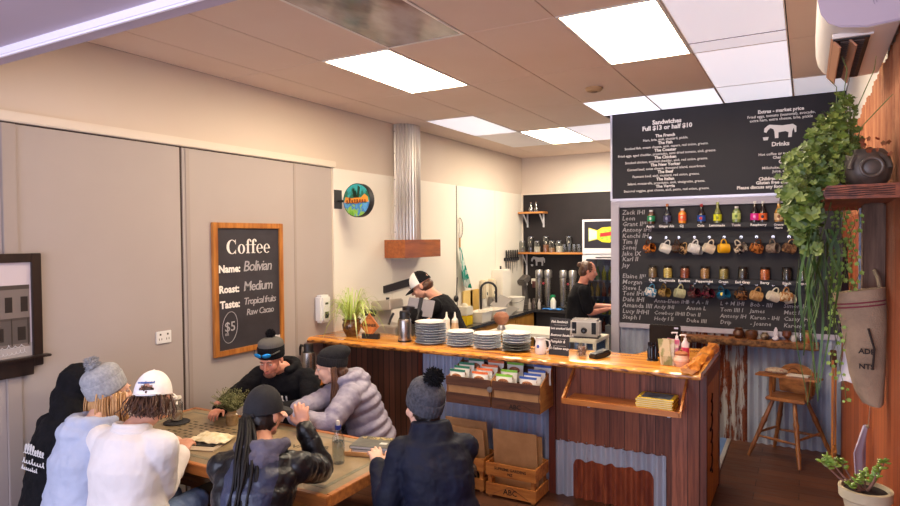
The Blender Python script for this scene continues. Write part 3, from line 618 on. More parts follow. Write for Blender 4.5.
# menu board and blackboard wall
lil = mat('lilac_grey_frame', '#aba4ae', .45); blk = mat('menu_board_black', '#1d191d', .45, c2='#272226', sc=1.4, lo=.3, hi=.7, bmp=.03, spec=.25); alu = mat('aluminium', '#b4b2bf', .35, .6)
txt = mat('menu_white', '#e8e2dc', .7)
t = thing('menu_board', 'large black sandwich and drinks menu board below the ceiling', 'menu board', (3.35, 3.17, 2.43))
B().box(2.305, XR-.01, 3.155, 3.2, 2.43, 3.33).build('panel', blk, t)
B().box(2.285, 2.305, 3.145, 3.2, 2.41, 3.33).box(2.305, XR-.01, 3.14, 3.2, 2.405, 2.43).build('edge_strip', alu, t, bev=.002)
T = lambda s_, x, z, sz, bold=0, al='CENTER', **k: poly_text(s_, (x, 3.154, z), (1, 0, 0), (0, 0, 1), sz, 'lettering', txt, t, al, bold, **k)
T('Sandwiches', 2.865, 3.185, .062, .0022); T('Full $13 or half $10', 2.865, 3.128, .062, .0022)
rows = [('The French', 'Ham, brie, aioli, mustard, pickle.'), ('The Fish', 'Smoked fish, cream cheese, aioli, capers, red onion, greens.'), ('The Coaster', 'Fried eggs, aged cheddar, prosciutto, semi dried tomato, aioli, greens.'), ('The Chicken', 'Smoked chicken, smoked cheddar, aioli, red onion, greens.'), ('The New Yorker', 'Corned beef, swiss cheese, thousand island, sauerkraut.'), ('The Beef', 'Pastrami beef, aioli, mustard, red onion, greens.'), ('The Italian', 'Salami, mozzarella, prosciutto, aioli, vinaigrette, greens.'), ('The Veggie', 'Seasonal veggies, goat cheese, aioli, pesto, red onion, greens.')]
for k, (h_, l_) in enumerate(rows):
    z = 3.052-k*.0745; T(h_, 2.85, z, .042, .0016); T(l_, 2.85, z-.036, .0345, .0004)
T('Extras - market price', 3.90, 3.195, .045, .0016); T('Fried eggs, tomato (seasonal), avocado,', 3.90, 3.155, .036, .0004); T('extra ham, extra cheese, brie, pickle', 3.90, 3.118, .036, .0004)
T('Drinks', 3.90, 2.875, .055, .002); T('Hot coffee or tea, chocolate', 3.92, 2.79, .036, .0004); T('Chai tea $5', 3.92, 2.755, .036, .0008); T('Cold', 3.93, 2.71, .045, .002); T('Milkshakes, iced coffee', 3.91, 2.66, .036, .0004); T('Juice, soda', 3.91, 2.625, .036, .0004)
T('Children: half size', 3.87, 2.555, .043, .0016); T('Gluten free available', 3.87, 2.518, .043, .0016); T('Please discuss any food allergies with us', 3.87, 2.478, .043, .0016)
hx = [(-.16, .02), (-.165, -.03), (-.14, -.045), (-.125, -.01), (-.1, .02), (-.07, .0), (-.06, -.04), (-.055, -.13), (-.02, -.13), (-.02, -.05), (.05, -.04), (.08, -.06), (.075, -.13), (.11, -.13), (.115, -.05), (.13, .0), (.14, -.07), (.155, -.06), (.155, .02), (.12, .055), (.02, .045), (-.06, .06), (-.11, .07), (-.13, .055)]
b = B(); b.prism([(x*.85, z*.66) for x, z in hx], (3.90, 3.154, 3.035), (1, 0, 0), (0, 0, 1), .002); b.prism([(-.15, -.07), (-.143, -.10), (-.108, -.10), (-.1, -.07)], (3.90, 3.154, 3.035), (1, 0, 0), (0, 0, 1), .002)
b.build('horse_emblem', txt, t)
t = thing('blackboard', 'big framed blackboard of chalked names with ledges for bottles and jars', 'blackboard', (3.35, 3.17, 1.07))
BB = t
B().box(2.375, XR-.04, 3.18, 3.2, 1.10, 2.345).build('slate', mat('blackboard_slate', '#1b181c', .7, c2='#29262a', sc=(3, 3, 5), lo=.35, hi=.7, det=6), t)
B().box(2.29, 2.375, 3.14, 3.2, 0.0, 2.405).box(2.375, XR-.04, 3.14, 3.2, 2.335, 2.405).box(2.375, XR-.04, 3.15, 3.2, 1.055, 1.105).build('frame', lil, t, bev=.004)
ch2 = mat('chalk_grey', '#a9a4a6', .95)
def chk(s_, x, z, sz=.062, m_=None, shear=.15, j=.0):
    poly_text(s_, (x, 3.1795, z), (1, random.uniform(-.0, .0), random.uniform(-.02, .03)), (0, 0, 1), sz, 'chalk_writing', m_ or ch2, BB, 'LEFT', .0002, shear=shear, res=1)
for k, n_ in enumerate(['Zack IHI', 'Leon', 'Grant IIIIII', 'Antony IHI', 'Kenchi IH', 'Tim IJ', 'Sonej', 'Jake IX', 'Karl II', 'Jay', '', 'Elaine IIII', 'Morgan IH', 'Steve L', 'Toni IHI', 'Dale IHI', 'Amanda IIII', 'Lucy IHHI', 'Steph I']):
    if n_: chk(n_, 2.40, 2.262-k*.0625+(.01 if k > 9 else 0), .068)
for cx, col in ((2.73, ['Anna-Elean IHI', 'Andy IHI', 'Cowboy IIHII', 'Hedy I II']), (3.05, ['B + A - II', 'Anson L', 'Dan II', 'Duke IIII']), (3.37, ['L + M IHI', 'Tom IIII I', 'Antony IH', 'Drip']), (3.64, ['Bob - IIII', 'James', 'Karen - IHI', '- Joanne']), (3.93, ['Simon IH', 'Matt II', 'Casey IHI', 'Karen II'])):
    for k, n_ in enumerate(col): chk(n_, cx, 1.335-k*.062, .056)
# ledges and their captions
led = mat('ledge_black', '#1a181b', .6)
for z, z2, caps in ((2.155, 2.13, ['Apple', 'Ginger Ale', 'OJ', 'Cola', 'Lemonade', 'Tonic', 'Raspberry', 'Orange\nMango']), (1.60, 1.575, ['Chai', 'Chamomile', 'Rooibos', 'Peppermint', 'Green', 'Earl Grey', 'Berry', 'Black', 'Thyme'])):
    B().box(2.63, 4.05 if z > 2 else 4.16, 3.10, 3.18, z-.012, z).box(2.63, 4.05 if z > 2 else 4.16, 3.098, 3.104, z-.045, z).build('ledge', led, BB)
    xs = [2.711, 2.872, 3.019, 3.201, 3.351, 3.523, 3.718, 3.889] if z > 2 else [2.727, 2.877, 3.044, 3.234, 3.41, 3.581, 3.773, 3.959, 4.091]
    for x, s_ in zip(xs, caps): poly_text(s_, (x, 3.0975, z-.036), (1, 0, 0), (0, 0, 1), .034 if '\n' not in s_ else .026, 'caption', txt, BB, bold=.0009)
B().box(2.63, 4.16, 3.15, 3.18, 1.955, 2.01).box(2.63, 4.16, 3.15, 3.18, 1.50, 1.55).build('hook_rail', led, BB)
# corrugated iron below the blackboard
b = B(); corrug(b, (2.375, 3.185, 0.0), (1, 0, 0), (0, 0, 1), .6, 1.055, .076, .014); corrug(b, (3.62, 3.185, 0), (1, 0, 0), (0, 0, 1), .78, 1.055, .076, .014)
struct(b, 'trim_21', rusty('galv', '#868c9e', '#4a2818', .30, (16, 16, 4), '#b0b6c4', .2, .5, .05), label='bluish galvanised corrugated iron')
b = B(); corrug(b, (2.97, 3.18, 0), (1, 0, 0), (0, 0, 1), .66, 1.055, .076, .014)
struct(b, 'trim_22', rusty('galv_rusty', '#9a989a', '#4e2010', .5, (17, 17, 2.2), '#b4b0ae', .25, .6, .02), label='pale corrugated iron streaked with rust')
# ================================================================ bottles, jars, mugs on the board wall
metal_b = mat('steel', '#b9b6b4', .28, .9); chrome = mat('chrome', '#d6d4d2', .15, 1); steel_d = mat('dark_steel', '#4a4643', .35, .8)
GB = [('green label over brown soft drink', 'apple', '#5a3818', '#1f8a58', '#e4dfd8', 2.711, .11, .0, 'short bottle of brown drink with a green label, leftmost on the upper ledge'),
 ('', '', '#20222c', '#3c3c5c', '#b0622c', 2.872, .155, 0, 'tall clear bottle with orange cap, second from left on the upper ledge'),
 ('', '', '#e88a1c', '#e4582a', '#e8e2dc', 3.019, .115, 0, 'short bottle of orange juice with white cap on the upper ledge'),
 ('', '', '#170d12', '#1d4fa8', '#b02a2a', 3.201, .145, 0, 'dark cola bottle with blue and red label and red cap on the upper ledge'),
 ('', '', '#76783e', '#d8d820', '#a2a45c', 3.351, .155, 0, 'tall clear bottle with yellow label on the upper ledge'),
 ('', '', '#7f8f4a', '#c8d87c', '#dedad2', 3.523, .12, 0, 'short bottle with pale green label on the upper ledge'),
 ('', '', '#20100c', '#d8288c', '#dedad2', 3.683, .155, 0, 'dark bottle with pink label, left one of the touching pair'),
 ('', '', '#20100c', '#e8682c', '#dedad2', 3.753, .155, 0, 'dark bottle with orange label, right one of the touching pair'),
 ('', '', '#b5802c', '#d8b888', '#8a8478', 3.889, .15, 0, 'amber bottle with cream label at the right end of the upper ledge')]
for k, (a_, b_, liq, lb_, cp, x, h, _, lab) in enumerate(GB):
    h = h*1.28; t = thing('drink_bottle', lab, 'bottle', (x, 3.14, 2.155), 'drink bottles on the upper ledge'); r = .036; c = (x, 3.14, 2.155)
    if h < .16: pr = [(.002, 0), (r, .002), (r*1.05, h*.1), (r*1.05, h*.66), (r*.9, h*.76), (r*.5, h*.86), (r*.5, h*.9), (.002, h*.9)]
    else: pr = [(.002, 0), (r, .002), (r, h*.45), (r*.85, h*.55), (r*.42, h*.72), (r*.36, h*.95), (.002, h*.95)]
    gb = B().lathe(pr, c, 20).build('bottle_glass', mat('drink_%d' % k, liq, .08, spec=.8, coat=.5), t)
    z0, z1 = (.2, .6) if h < .16 else (.1, .42)
    B().lathe([(r*1.09, h*z0), (r*1.09, h*z1)], c, 20, caps=False).build('paper_label', mat('label_%d' % k, lb_, .5), t)
    b = B().sph((x, 3.14-r*1.08, 2.155+h*(z0+z1)/2), (.013, .003, .016)); b.build('label_badge', mat('badge_%d' % k, ['#d8e8d8', '#8a86a8', '#f0c8a0', '#d23a3a', '#8a9020', '#6a8a3a', '#f0a0d0', '#2a1a30', '#8a5a30'][k], .5), t)
    B().cyl(V(c)+V((0, 0, h*.89)), V(c)+V((0, 0, h*1.03)), .014 if h > .16 else .018, n=14).build('cap', mat('bottlecap_%d' % k, cp, .4), t)
jar_c = ['#5c4a30', '#b58a44', '#6a3018', '#7c5a34', '#6c6030', '#1c1a1a', '#8e4a22', '#1d1b1a', '#544a38']
for k, (x, fill) in enumerate(zip([2.727, 2.877, 3.044, 3.234, 3.41, 3.581, 3.773, 3.959, 4.091], jar_c)):
    nm = ['dark green', 'golden', 'red-brown', 'dull brown', 'olive', 'near-black', 'rust-red', 'black', 'grey-brown'][k]; ps = ['leftmost on', 'second from left on', 'third from left on', 'fourth from left on', 'at the middle of', 'sixth from left on', 'seventh from left on', 'eighth from left on', 'half hidden at the right end of'][k]
    t = thing('tea_jar', 'glass jar of %s tea, %s the lower ledge' % (nm, ps), 'jar', (x, 3.14, 1.60), 'tea jars on the lower ledge'); c = (x, 3.14, 1.60)
    B().lathe([(.002, .001), (.041, .002), (.043, .01), (.043, .085), (.036, .1), (.036, .102), (.002, .102)], c, 22).build('tea', mat('tea_%d' % k, fill, .35, c2='#%02x%02x%02x' % tuple(min(255, int(int(fill[i:i+2], 16)*1.7)) for i in (1, 3, 5)), sc=90, coat=.6), t)
    B().lathe([(.0445, .0), (.0455, .088), (.038, .104)], c, 22, caps=False).build('glass', glass('jar_glass', '#eef0ee', .05, .88), t)
    B().lathe([(.002, .102), (.04, .102), (.041, .118), (.034, .122), (.002, .122)], c, 22).build('lid', mat('jar_lid', '#2a211c', .4, .3), t)
# mugs on hooks
hookm = mat('hook_silver', '#c8c4c2', .25, .9)
def mugmesh(r=.04, h=.085):
    return B().lathe([(.002, .0), (r*.92, .001), (r, .012), (r, h), (r*.92, h), (r*.9, .012), (.002, .01)], (0, 0, 0), 26)
def make_mug(x, z, c1, c2, lab, grp, tilt=.35, sc=1, two=None, y=3.085, hook=True):
    # body origin below hook; mug hangs by its handle, mouth to the side
    t = thing('mug', lab, 'mug', (x, y, z), grp)
    R = Matrix.Rotation(tilt, 3, 'Y') @ Matrix.Rotation(.5*(1 if tilt > 0 else -1), 3, 'Z'); r, h = .042*sc, .084*sc
    Rm = R @ Matrix.Rotation(pi/2, 3, 'Y') @ Matrix.Rotation(0, 3, 'Z')
    cen = V((x, y, z-.0865*sc)); M = Matrix((R @ V((0, 1, 0)), R @ V((0, 0, 1)), R @ V((1, 0, 0)))).transposed()
    B().lathe([(.002, -h/2), (r*.9, -h/2+.001), (r, -h/2+.012), (r, h/2), (r*.92, h/2), (r*.9, -h/2+.012), (.002, -h/2+.01)], cen, 26, 0, M).build('cup', mat('glaze_'+c1[1:]+c2[1:], c1, .25, c2=c2, sc=26 if c1 != c2 else 1, lo=.47, hi=.53, coat=.5) if c1 != c2 else mat('glaze_'+c1[1:], c1, .25, coat=.5), t)
    pts = [cen+R @ V((.024*sc*cos(a), 0, .036*sc+.044*sc*sin(a))) for a in [pi*i/10 for i in range(11)]]
    B().tube(pts, .0055*sc, 8).build('handle', mat('glaze_'+(c2 if c1 != '#e2a61a' else c1)[1:], c2 if c1 != '#e2a61a' else c1, .25, coat=.5), t)
    if two:
        pass
def hook(x, z, lab, grp):
    t = thing('cup_hook', lab, 'hook', (x, 3.14, z), grp)
    B().cyl((x, 3.15, z+.012), (x, 3.138, z+.012), .014, n=14).build('plate', hookm, t); B().tube([(x, 3.14, z+.012), (x, 3.10, z+.01), (x, 3.082, z-.005), (x, 3.07, z+.006), (x, 3.066, z+.016)], .0035, 6).build('arm', hookm, t)
r1 = [(2.703, '#c06a20', '#4a2410', 'orange and brown mottled mug, leftmost on the upper hooks', -.2), (2.86, '#ded8cc', '#d8d2c6', 'white mug with a small green mark, second on the upper hooks', .42), (2.985, '#4a2c1c', '#3c2418', 'dark brown mug hanging over a striped one on the upper hooks', -.15), (3.135, '#e4ded6', '#dad4cc', 'bright white mug hanging over a grey-white one', .3), (3.275, '#d8c8ae', '#cfbfa6', 'cream mug left of the yellow mug', .4), (3.412, '#e2a61a', '#e2a61a', 'bright yellow mug at the middle of the upper hooks', .02), (3.565, '#2c2220', '#bfae98', 'black and cream mug right of the yellow mug', -.5), (3.70, '#b06a30', '#5a3018', 'orange-brown mug on the upper hooks below the bottle pair', .3), (3.842, '#8a7868', '#6e5c50', 'grey-brown mug below the amber bottle', -.1), (3.976, '#5c4030', '#8c6848', 'dark earthy mug next to the plant on the upper hooks', .35)]
r2 = [(2.713, '#d8d0c8', '#3f7a98', 'white mug with blue and red pattern, leftmost on the lower hooks', .3), (2.853, '#8a6a34', '#5a4420', 'olive brown mug, second on the lower hooks', -.1), (3.0, '#b8b48c', '#a8a47c', 'pale green mug on the lower hooks', .2), (3.14, '#4c1c24', '#3c141c', 'dark red mug on the lower hooks, left one of two', -.3), (3.27, '#5c1c2c', '#2c1418', 'dark red mug on the lower hooks, right one of two', -.35), (3.413, '#1a5474', '#16465f', 'deep blue mug with a yellow flower on the lower hooks', -.4), (3.566, '#7a5230', '#221814', 'brown and black patterned mug on the lower hooks', .1), (3.70, '#bf9462', '#a67c4c', 'tan mug right of the black patterned mug', .3), (3.845, '#d8cdb8', '#ccc0a8', 'plain cream mug on the lower hooks', .4), (3.95, '#d0b890', '#9a6a3c', 'cream and tan mug on the lower hooks beside the plant', .1)]
for z, rr, nm in ((2.0, r1, 'upper'), (1.545, r2, 'lower')):
    for i, (x, c1, c2, lab, tl) in enumerate(rr):
        make_mug(x, z-.0, c1, c2, lab, 'mugs on the %s hooks' % nm, tl, 1.12)
        hook(x, z, 'silver hook holding the '+lab.split(' mug')[0]+' mug on the %s row' % nm, 'cup hooks')
make_mug(3.02, 1.975, '#3a2a20', '#b08a5a', 'striped brown mug hanging below the dark brown mug', 'mugs on the upper hooks', .5, y=3.11)
make_mug(3.165, 1.965, '#bcb6b0', '#b0aaa4', 'grey-white mug hanging below the bright white mug', 'mugs on the upper hooks', -.1, y=3.11)
make_mug(3.985, 1.51, '#c8bca8', '#bcb09c', 'pale mug hanging lowest below the cream and tan mug', 'mugs on the lower hooks', -.3, y=3.11)
t = [o for o in COL.objects if o.get('label', '').startswith('deep blue mug')][0]
b = B().sph(V((3.405, 3.04, 1.458)), (.017, .006, .017)); b.build('flower_motif', mat('yellow_glaze', '#e8d048', .3), t)
t = [o for o in COL.objects if o.get('label', '').startswith('white mug with a small green')][0]
B().sph(V((2.863, 3.043, 1.915)), (.007, .003, .007)).build('green_motif', mat('green_glaze', '#5c8a4c', .3), t)
# live-edge shelf under the blackboard and its pots
bark = mat('bark', '#3c2014', .9, c2='#8a6038', sc=30, bmp=.6, bsc=40); slab = wood('honey_slab', '#a0551a', '#d28a34', 0, 1.6, 9, .22, .1, .6, '#e2a24c')
t = thing('wall_shelf', 'live-edge wooden shelf with dark bark edge under the blackboard', 'shelf', (3.55, 3.1, .98))
rg = random.Random(3); N = 60; xs = [2.78+1.44*i/N for i in range(N+1)]; ed = [2.985+.02*noise.noise(V((x*6, 0, 0)))+.012*noise.noise(V((x*21, 3, 0))) for x in xs]
B().sheet(lambda i, j: V((xs[round(i*N)], 3.178*(1-j)+(ed[round(i*N)])*j, 1.03)), N, 3, (0, 0, -.02)).build('board', wood('shelf_wood', '#7c4420', '#b0703a', 0, 2, 10, .5), t)
rs = [[V((x, e+.006+.012*cos(a), 1.003+.032*sin(a)+.008*noise.noise(V((x*25, a, 0))))) for a in [2*pi*k/8 for k in range(8)]] for x, e in zip(xs, ed)]
B().rings(rs).build('bark_edge', bark, t)
pots = [('bulbous dark brown pot, leftmost on the live-edge shelf', '#3a1c10', '#5a3018', 3.549, .055, .1, 0), ('squat brown bowl, second on the live-edge shelf', '#6a4026', '#4a2c18', 3.66, .06, .08, 1), ('mottled dark cup on the live-edge shelf', '#8a7660', '#2e2018', 3.775, .04, .07, 0), ('brown goblet on the live-edge shelf right of the white napkin', '#4a2012', '#6a3820', 3.962, .042, .095, 2), ('small grey stone cup on the live-edge shelf', '#8a8880', '#b0aca4', 3.725, .028, .045, 1), ('short clear tumbler among the pots', '#c8c4c0', '#b8b4b0', 4.02, .03, .06, 1), ('green-yellow jar at the plant end of the live-edge shelf', '#7a8030', '#a04838', 4.13, .04, .11, 0)]
for lab, c1, c2, x, r, h, sty in pots:
    pr = {0: [(.002, 0), (r*.6, .001), (r, h*.4), (r*.95, h*.6), (r*.6, h*.85), (r*.7, h), (r*.6, h), (r*.5, h*.85), (.002, h*.3)], 1: [(.002, 0), (r*.7, .001), (r, h*.5), (r*.9, h), (r*.82, h), (r*.8, h*.5), (.002, h*.15)], 2: [(.002, 0), (r*.6, .001), (r*.25, h*.2), (r, h*.55), (r*.9, h), (r*.8, h), (.002, h*.5)]}[sty]
    B().lathe(pr, (x, 3.09+.02*(x > 3.7 and x < 3.75), 1.031), 22).build('clay_pot', mat('clay_%s' % c1[1:], c1, .35, c2=c2, sc=30), label=lab, cat='pot', group='pots on the live-edge shelf')
b = B()
for k in range(5):
    a = k*1.25; b.sheet(lambda i, j: V((3.868+.022*(i-.5)*cos(a)+.018*sin(a)*j, 3.08+.03*(i-.5)*sin(a)+.01*j, 1.035+.12*j*(.75+.25*sin(a*2+i*3)))), 5, 6, (.002, .002, 0))
b.sph((3.868, 3.08, 1.05), (.03, .025, .02)); b.build('napkin', mat('napkin_white', '#dcd6dc', .9), label='crumpled white napkin standing among the pots', cat='napkin')
B().lathe([(.002, 0), (.02, .001), (.02, .1), (.008, .13), (.008, .16), (.002, .16)], (4.075, 3.06, 1.031), 16).build('glass_bottle', glass('clear_bottle', '#d8dcdc', .05, .6), label='small clear glass bottle near the plant end of the shelf', cat='bottle')
# ================================================================ counter
dk = planks('counter_boards', ['#4c2a20', '#74402c', '#965638', '#5c3224', '#a4644a'], 0, .112, gap=.035, rough=.55, bmp=.3)
dk2 = planks('counter_boards_left', ['#3c2016', '#523020', '#684030'], 0, .062, gap=.12, rough=.6, bmp=.3)
t = thing('service_counter', 'long service counter with honey coloured slab top, dark boards and corrugated iron front', 'counter', (1.75, 1.4, 0)); CT = t
N = 110; xs = [.002+3.5*i/N for i in range(N+1)]; ey = [.90+.022*noise.noise(V((x*2.2, 1, 0)))+.012*noise.noise(V((x*9, 2, 0)))+.004*noise.noise(V((x*30, 2, 0)))-.03*max(0, x-3.2) for x in xs]
rs = []
for x, e in zip(xs, ey):
    yb = 1.42 if x < 2.95 else min(1.9, 1.42+(x-2.95)*4)
    n1 = .008*noise.noise(V((x*14, 7, 0))); rs.append([V((x, yb, 1.1)), V((x, e+.04, 1.1)), V((x, e+.012+n1, 1.094)), V((x, e+n1*1.5, 1.078)), V((x, e+.008-n1, 1.062)), V((x, e+.04, 1.05)), V((x, yb, 1.05))])
B().rings(rs).build('slab_top', slab, t, ang=50)
rs = [[V((x, e-.003+.007*noise.noise(V((x*40, k, 0)))+.004+.006*cos(a), 1.068+.0135*sin(a)+.004*noise.noise(V((x*25, 9, k))))) for k, a in enumerate([2*pi*q/7 for q in range(7)])] for x, e in zip(xs, ey)]
B().rings(rs).build('bark_edge', mat('slab_edge', '#b0722e', .4, c2='#5a2c10', sc=(14, 30, 40), lo=.46, hi=.6, coat=.3), t, label='rough paler bark edge of the slab')
rs = []
for i in range(41):
    s_ = i/40; y = .885+s_*1.0; rr = .036+.014*s_+.02*noise.noise(V((s_*5, 0, 0))); cx = 3.425+.035*s_
    rs.append([V((cx+(rr*1.15)*cos(a)+.022*noise.noise(V((s_*7, cos(a)*1.5, sin(a)*1.5))), y, 1.105+(rr)*sin(a)*(1 if sin(a) > 0 else .35)+.024*noise.noise(V((s_*9, cos(a)*1.6+4, sin(a)*1.6))))) for a in [2*pi*k/18 for k in range(18)]])
B().rings(rs).build('burl_end', wood('burl', '#8a4212', '#c87a28', 1, 7, 4, .4, .6, .4, '#e09a44'), t, label='rolled burl edge at the right end of the slab')
B().box(.0, 1.142, 1.12, 1.16, 0, 1.05).build('left_boards', dk2, t)
B().box(2.37, 3.5, 1.12, 1.16, 0, 1.05).box(2.36, 2.40, 1.105, 1.13, 0, 1.05).build('right_boards', dk, t, bev=.002)
wood('post_red', '#4a1c0e', '#743018', 2, 3, 14)
B().box(1.12, 1.16, 1.105, 1.13, 0, 1.05).build('corner_post', MT['post_red'], t); B().box(2.345, 2.40, 1.1, 1.125, 0, 1.05).build('corner_post', MT['post_red'], t)
b = B(); corrug(b, (1.15, 1.13, 0), (1, 0, 0), (0, 0, 1), 1.21, 1.05, .076, .014); b.build('iron_panel', rusty('counter_galv', '#929db8', '#4a2a1c', .25, (16, 16, 4), '#aab4cc', .2, .45, .03), t, label='blue-grey corrugated iron panel')
b = B(); corrug(b, (2.40, 1.105, 0.0), (1, 0, 0), (0, 0, 1), .84, .43, .076, .014); b.build('iron_patch', rusty('patch_iron', '#9aa2b2', '#4a2214', .34, (22, 22, 9), '#b4bbc8', .2, .55, .03), t, label='galvanised iron patch at the foot of the counter')
def pt(i, j): 
    x = 2.54+.61*i; top = .30-.0*i-.05*max(0, (i-.93)/.07)**2-.05*max(0, (.07-i)/.07)**2+.008*sin(i*29)
    return V((x, 1.1005-.014*sin(2*pi*(x-2.4)/.076), top*j))
B().sheet(pt, 90, 5, (0, .002, 0)).build('rust_patch', mat('deep_rust', '#6a2a14', .75, c2='#8e4422', sc=(20, 20, 5), bmp=.3, bsc=50), t, label='red rust patch on the iron')
b = B()
for i in range(12): b.sph((2.44+i*.07, 1.102, .437+.004*(i % 2)), .006, n=8, m=5)
b.build('roof_screws', metal_b, t)
b = B(); b.box(3.46, 3.5, 1.12, 1.92, 0, 1.05).box(3.468, 3.512, 1.108, 1.17, 0, 1.05).box(3.49, 3.51, 1.87, 1.92, 0, 1.05).box(3.49, 3.51, 1.17, 1.87, .95, 1.05); b.build('end_frame', wood('end_dark', '#4a2418', '#6e3826', 2, 3, 12), t, bev=.002)
B().box(3.495, 3.505, 1.17, 1.87, .02, .95).build('end_panel', wood('end_amber', '#8a5a1c', '#b8842c', 2, 3, 10, .45), t, label='amber side panel with dark lettering')
scrawl((3.5055, 1.45, .25), (0, 0, 1), (0, -1, 0), .6, .12, 'stencil_lettering', mat('stencil_black', '#1c120c', .8), t, 6, .008, 6)
# ---- shelf fixed to the counter front with magazines
t = thing('magazine_rack_shelf', 'narrow wooden shelf with angled ends fixed to the front of the counter', 'shelf', (2.96, .99, .8))
hs = wood('rack_wood', '#9a5420', '#c88440', 0, 3, 10, .4, .1, .3)
B().box(2.55, 3.37, .85, 1.12, .80, .815).box(2.55, 3.37, .84, .855, .795, .835).build('board', hs, t, bev=.002)
for x in (2.54, 3.372): B().add([(x+a, y, z) for a in (0, .016) for y, z in ((.845, .795), (.845, .84), (1.12, 1.02), (1.12, .97))], [(0, 1, 2, 3), (7, 6, 5, 4), (0, 4, 5, 1), (1, 5, 6, 2), (2, 6, 7, 3), (3, 7, 4, 0)]).build('end_brace', hs, t, bev=.002)
for x in (2.66, 3.25): B().box(x, x+.02, 1.09, 1.12, .72, .80).box(x, x+.02, .95, 1.12, .79, .80).build('bracket', mat('zinc', '#c2c4cc', .4, .6), t, bev=.001)
mag = ['black and blue cover', 'yellow cover']
for k in range(6):
    z = .816+k*.0135; a = random.uniform(-.03, .03); t = thing('magazine', 'yellow-edged magazine, %s of the pile on the counter front shelf' % ['bottom one', 'second from the bottom', 'third from the bottom', 'third from the top', 'second from the top', 'topmost, with a dark picture cover'][k], 'magazine', (3.20+.004*k, .985, z), 'magazines on the counter front shelf')
    R = Matrix.Rotation(a, 3, 'Z'); c = V((3.20+.006*random.uniform(-1, 1), .985, z+.0065)); B().obox(c, (.25, .19, .012), R).build('cover', mat('mag_yellow', '#e0c02c', .45), t, bev=.001)
    B().obox(c+V((0, -.0, 0)), (.246, .192, .006), R).build('pages', mat('mag_pages', '#dcd2a8', .7), t)
    if k == 5: B().obox(c+V((0, 0, .0068)), (.2, .15, .001), R).build('cover_picture', mat('mag_picture', '#26344a', .4, c2='#6a7a88', sc=22), t)
# ---- hanging crate with snack bags
cw = wood('crate_dark', '#3a2016', '#6a4028', 0, 3, 10, .7); cw2 = wood('crate_side', '#7a4a22', '#a8743c', 1, 3, 10, .6); card = mat('cardboard', '#a87c50', .85, c2='#b88c5e', sc=9)
for ci, x0 in enumerate((1.575, 1.985)):
    x1 = x0+.405; t = thing('display_crate', ['dark slatted wooden crate of nut bags hung on the iron front, left one', 'dark slatted wooden crate of nut bags with ABC lettering, right one'][ci], 'crate', ((x0+x1)/2, .95, .68), 'crates hung on the counter front')
    B().box(x0+.003, x1-.003, .80, .812, .845, .915).build('front_slat', cw, t, bev=.002); B().box(x0+.003, x1-.003, .80, .812, .70, .785).build('front_slat', cw, t, bev=.002)
    B().box(x0+.003, x1-.003, 1.09, 1.102, .70, .99).build('back_panel', cw, t)
    B().box(x0+.01, x1-.01, .815, 1.09, .70, .71).build('base', cw2, t)
    for x in (x0+.003, x1-.015):
        B().add([(x+a, y, z) for a in (0, .012) for y, z in ((.812, .70), (.812, .90), (1.09, 1.01), (1.09, .70))], [(0, 1, 2, 3), (7, 6, 5, 4), (0, 4, 5, 1), (1, 5, 6, 2), (2, 6, 7, 3), (3, 7, 4, 0)]).build('side', cw2, t, bev=.002)
    B().box(x0+.02, x1-.02, .813, .818, .71, .86).build('cardboard_liner', card, t)
    if ci: poly_text('ABC', (x0+.2, .799, .715), (1, 0, 0), (0, 0, 1), .05, 'stencil_lettering', mat('stencil_black', '#1c120c', .8), t, bold=.001); B().bar((x0+.04, .799, .715), (x0+.2, .799, .775), .004, .001).bar((x0+.36, .799, .715), (x0+.2, .799, .775), .004, .001).build('stencil_mark', MT['stencil_black'], t)
    else: B().cyl((x1-.005, .8, .845), (x1-.005, .79, .845), .022, n=20).cyl((x1-.005, .79, .845), (x1-.005, .786, .845), .012).build('latch', metal_b, t, label='round metal latch')
bagw = mat('bag_paper', '#dcd8cc', .5, bmp=.2, bsc=30); nut = mat('bag_nuts', '#6a3418', .5, c2='#b0703c', sc=70)
bags = []
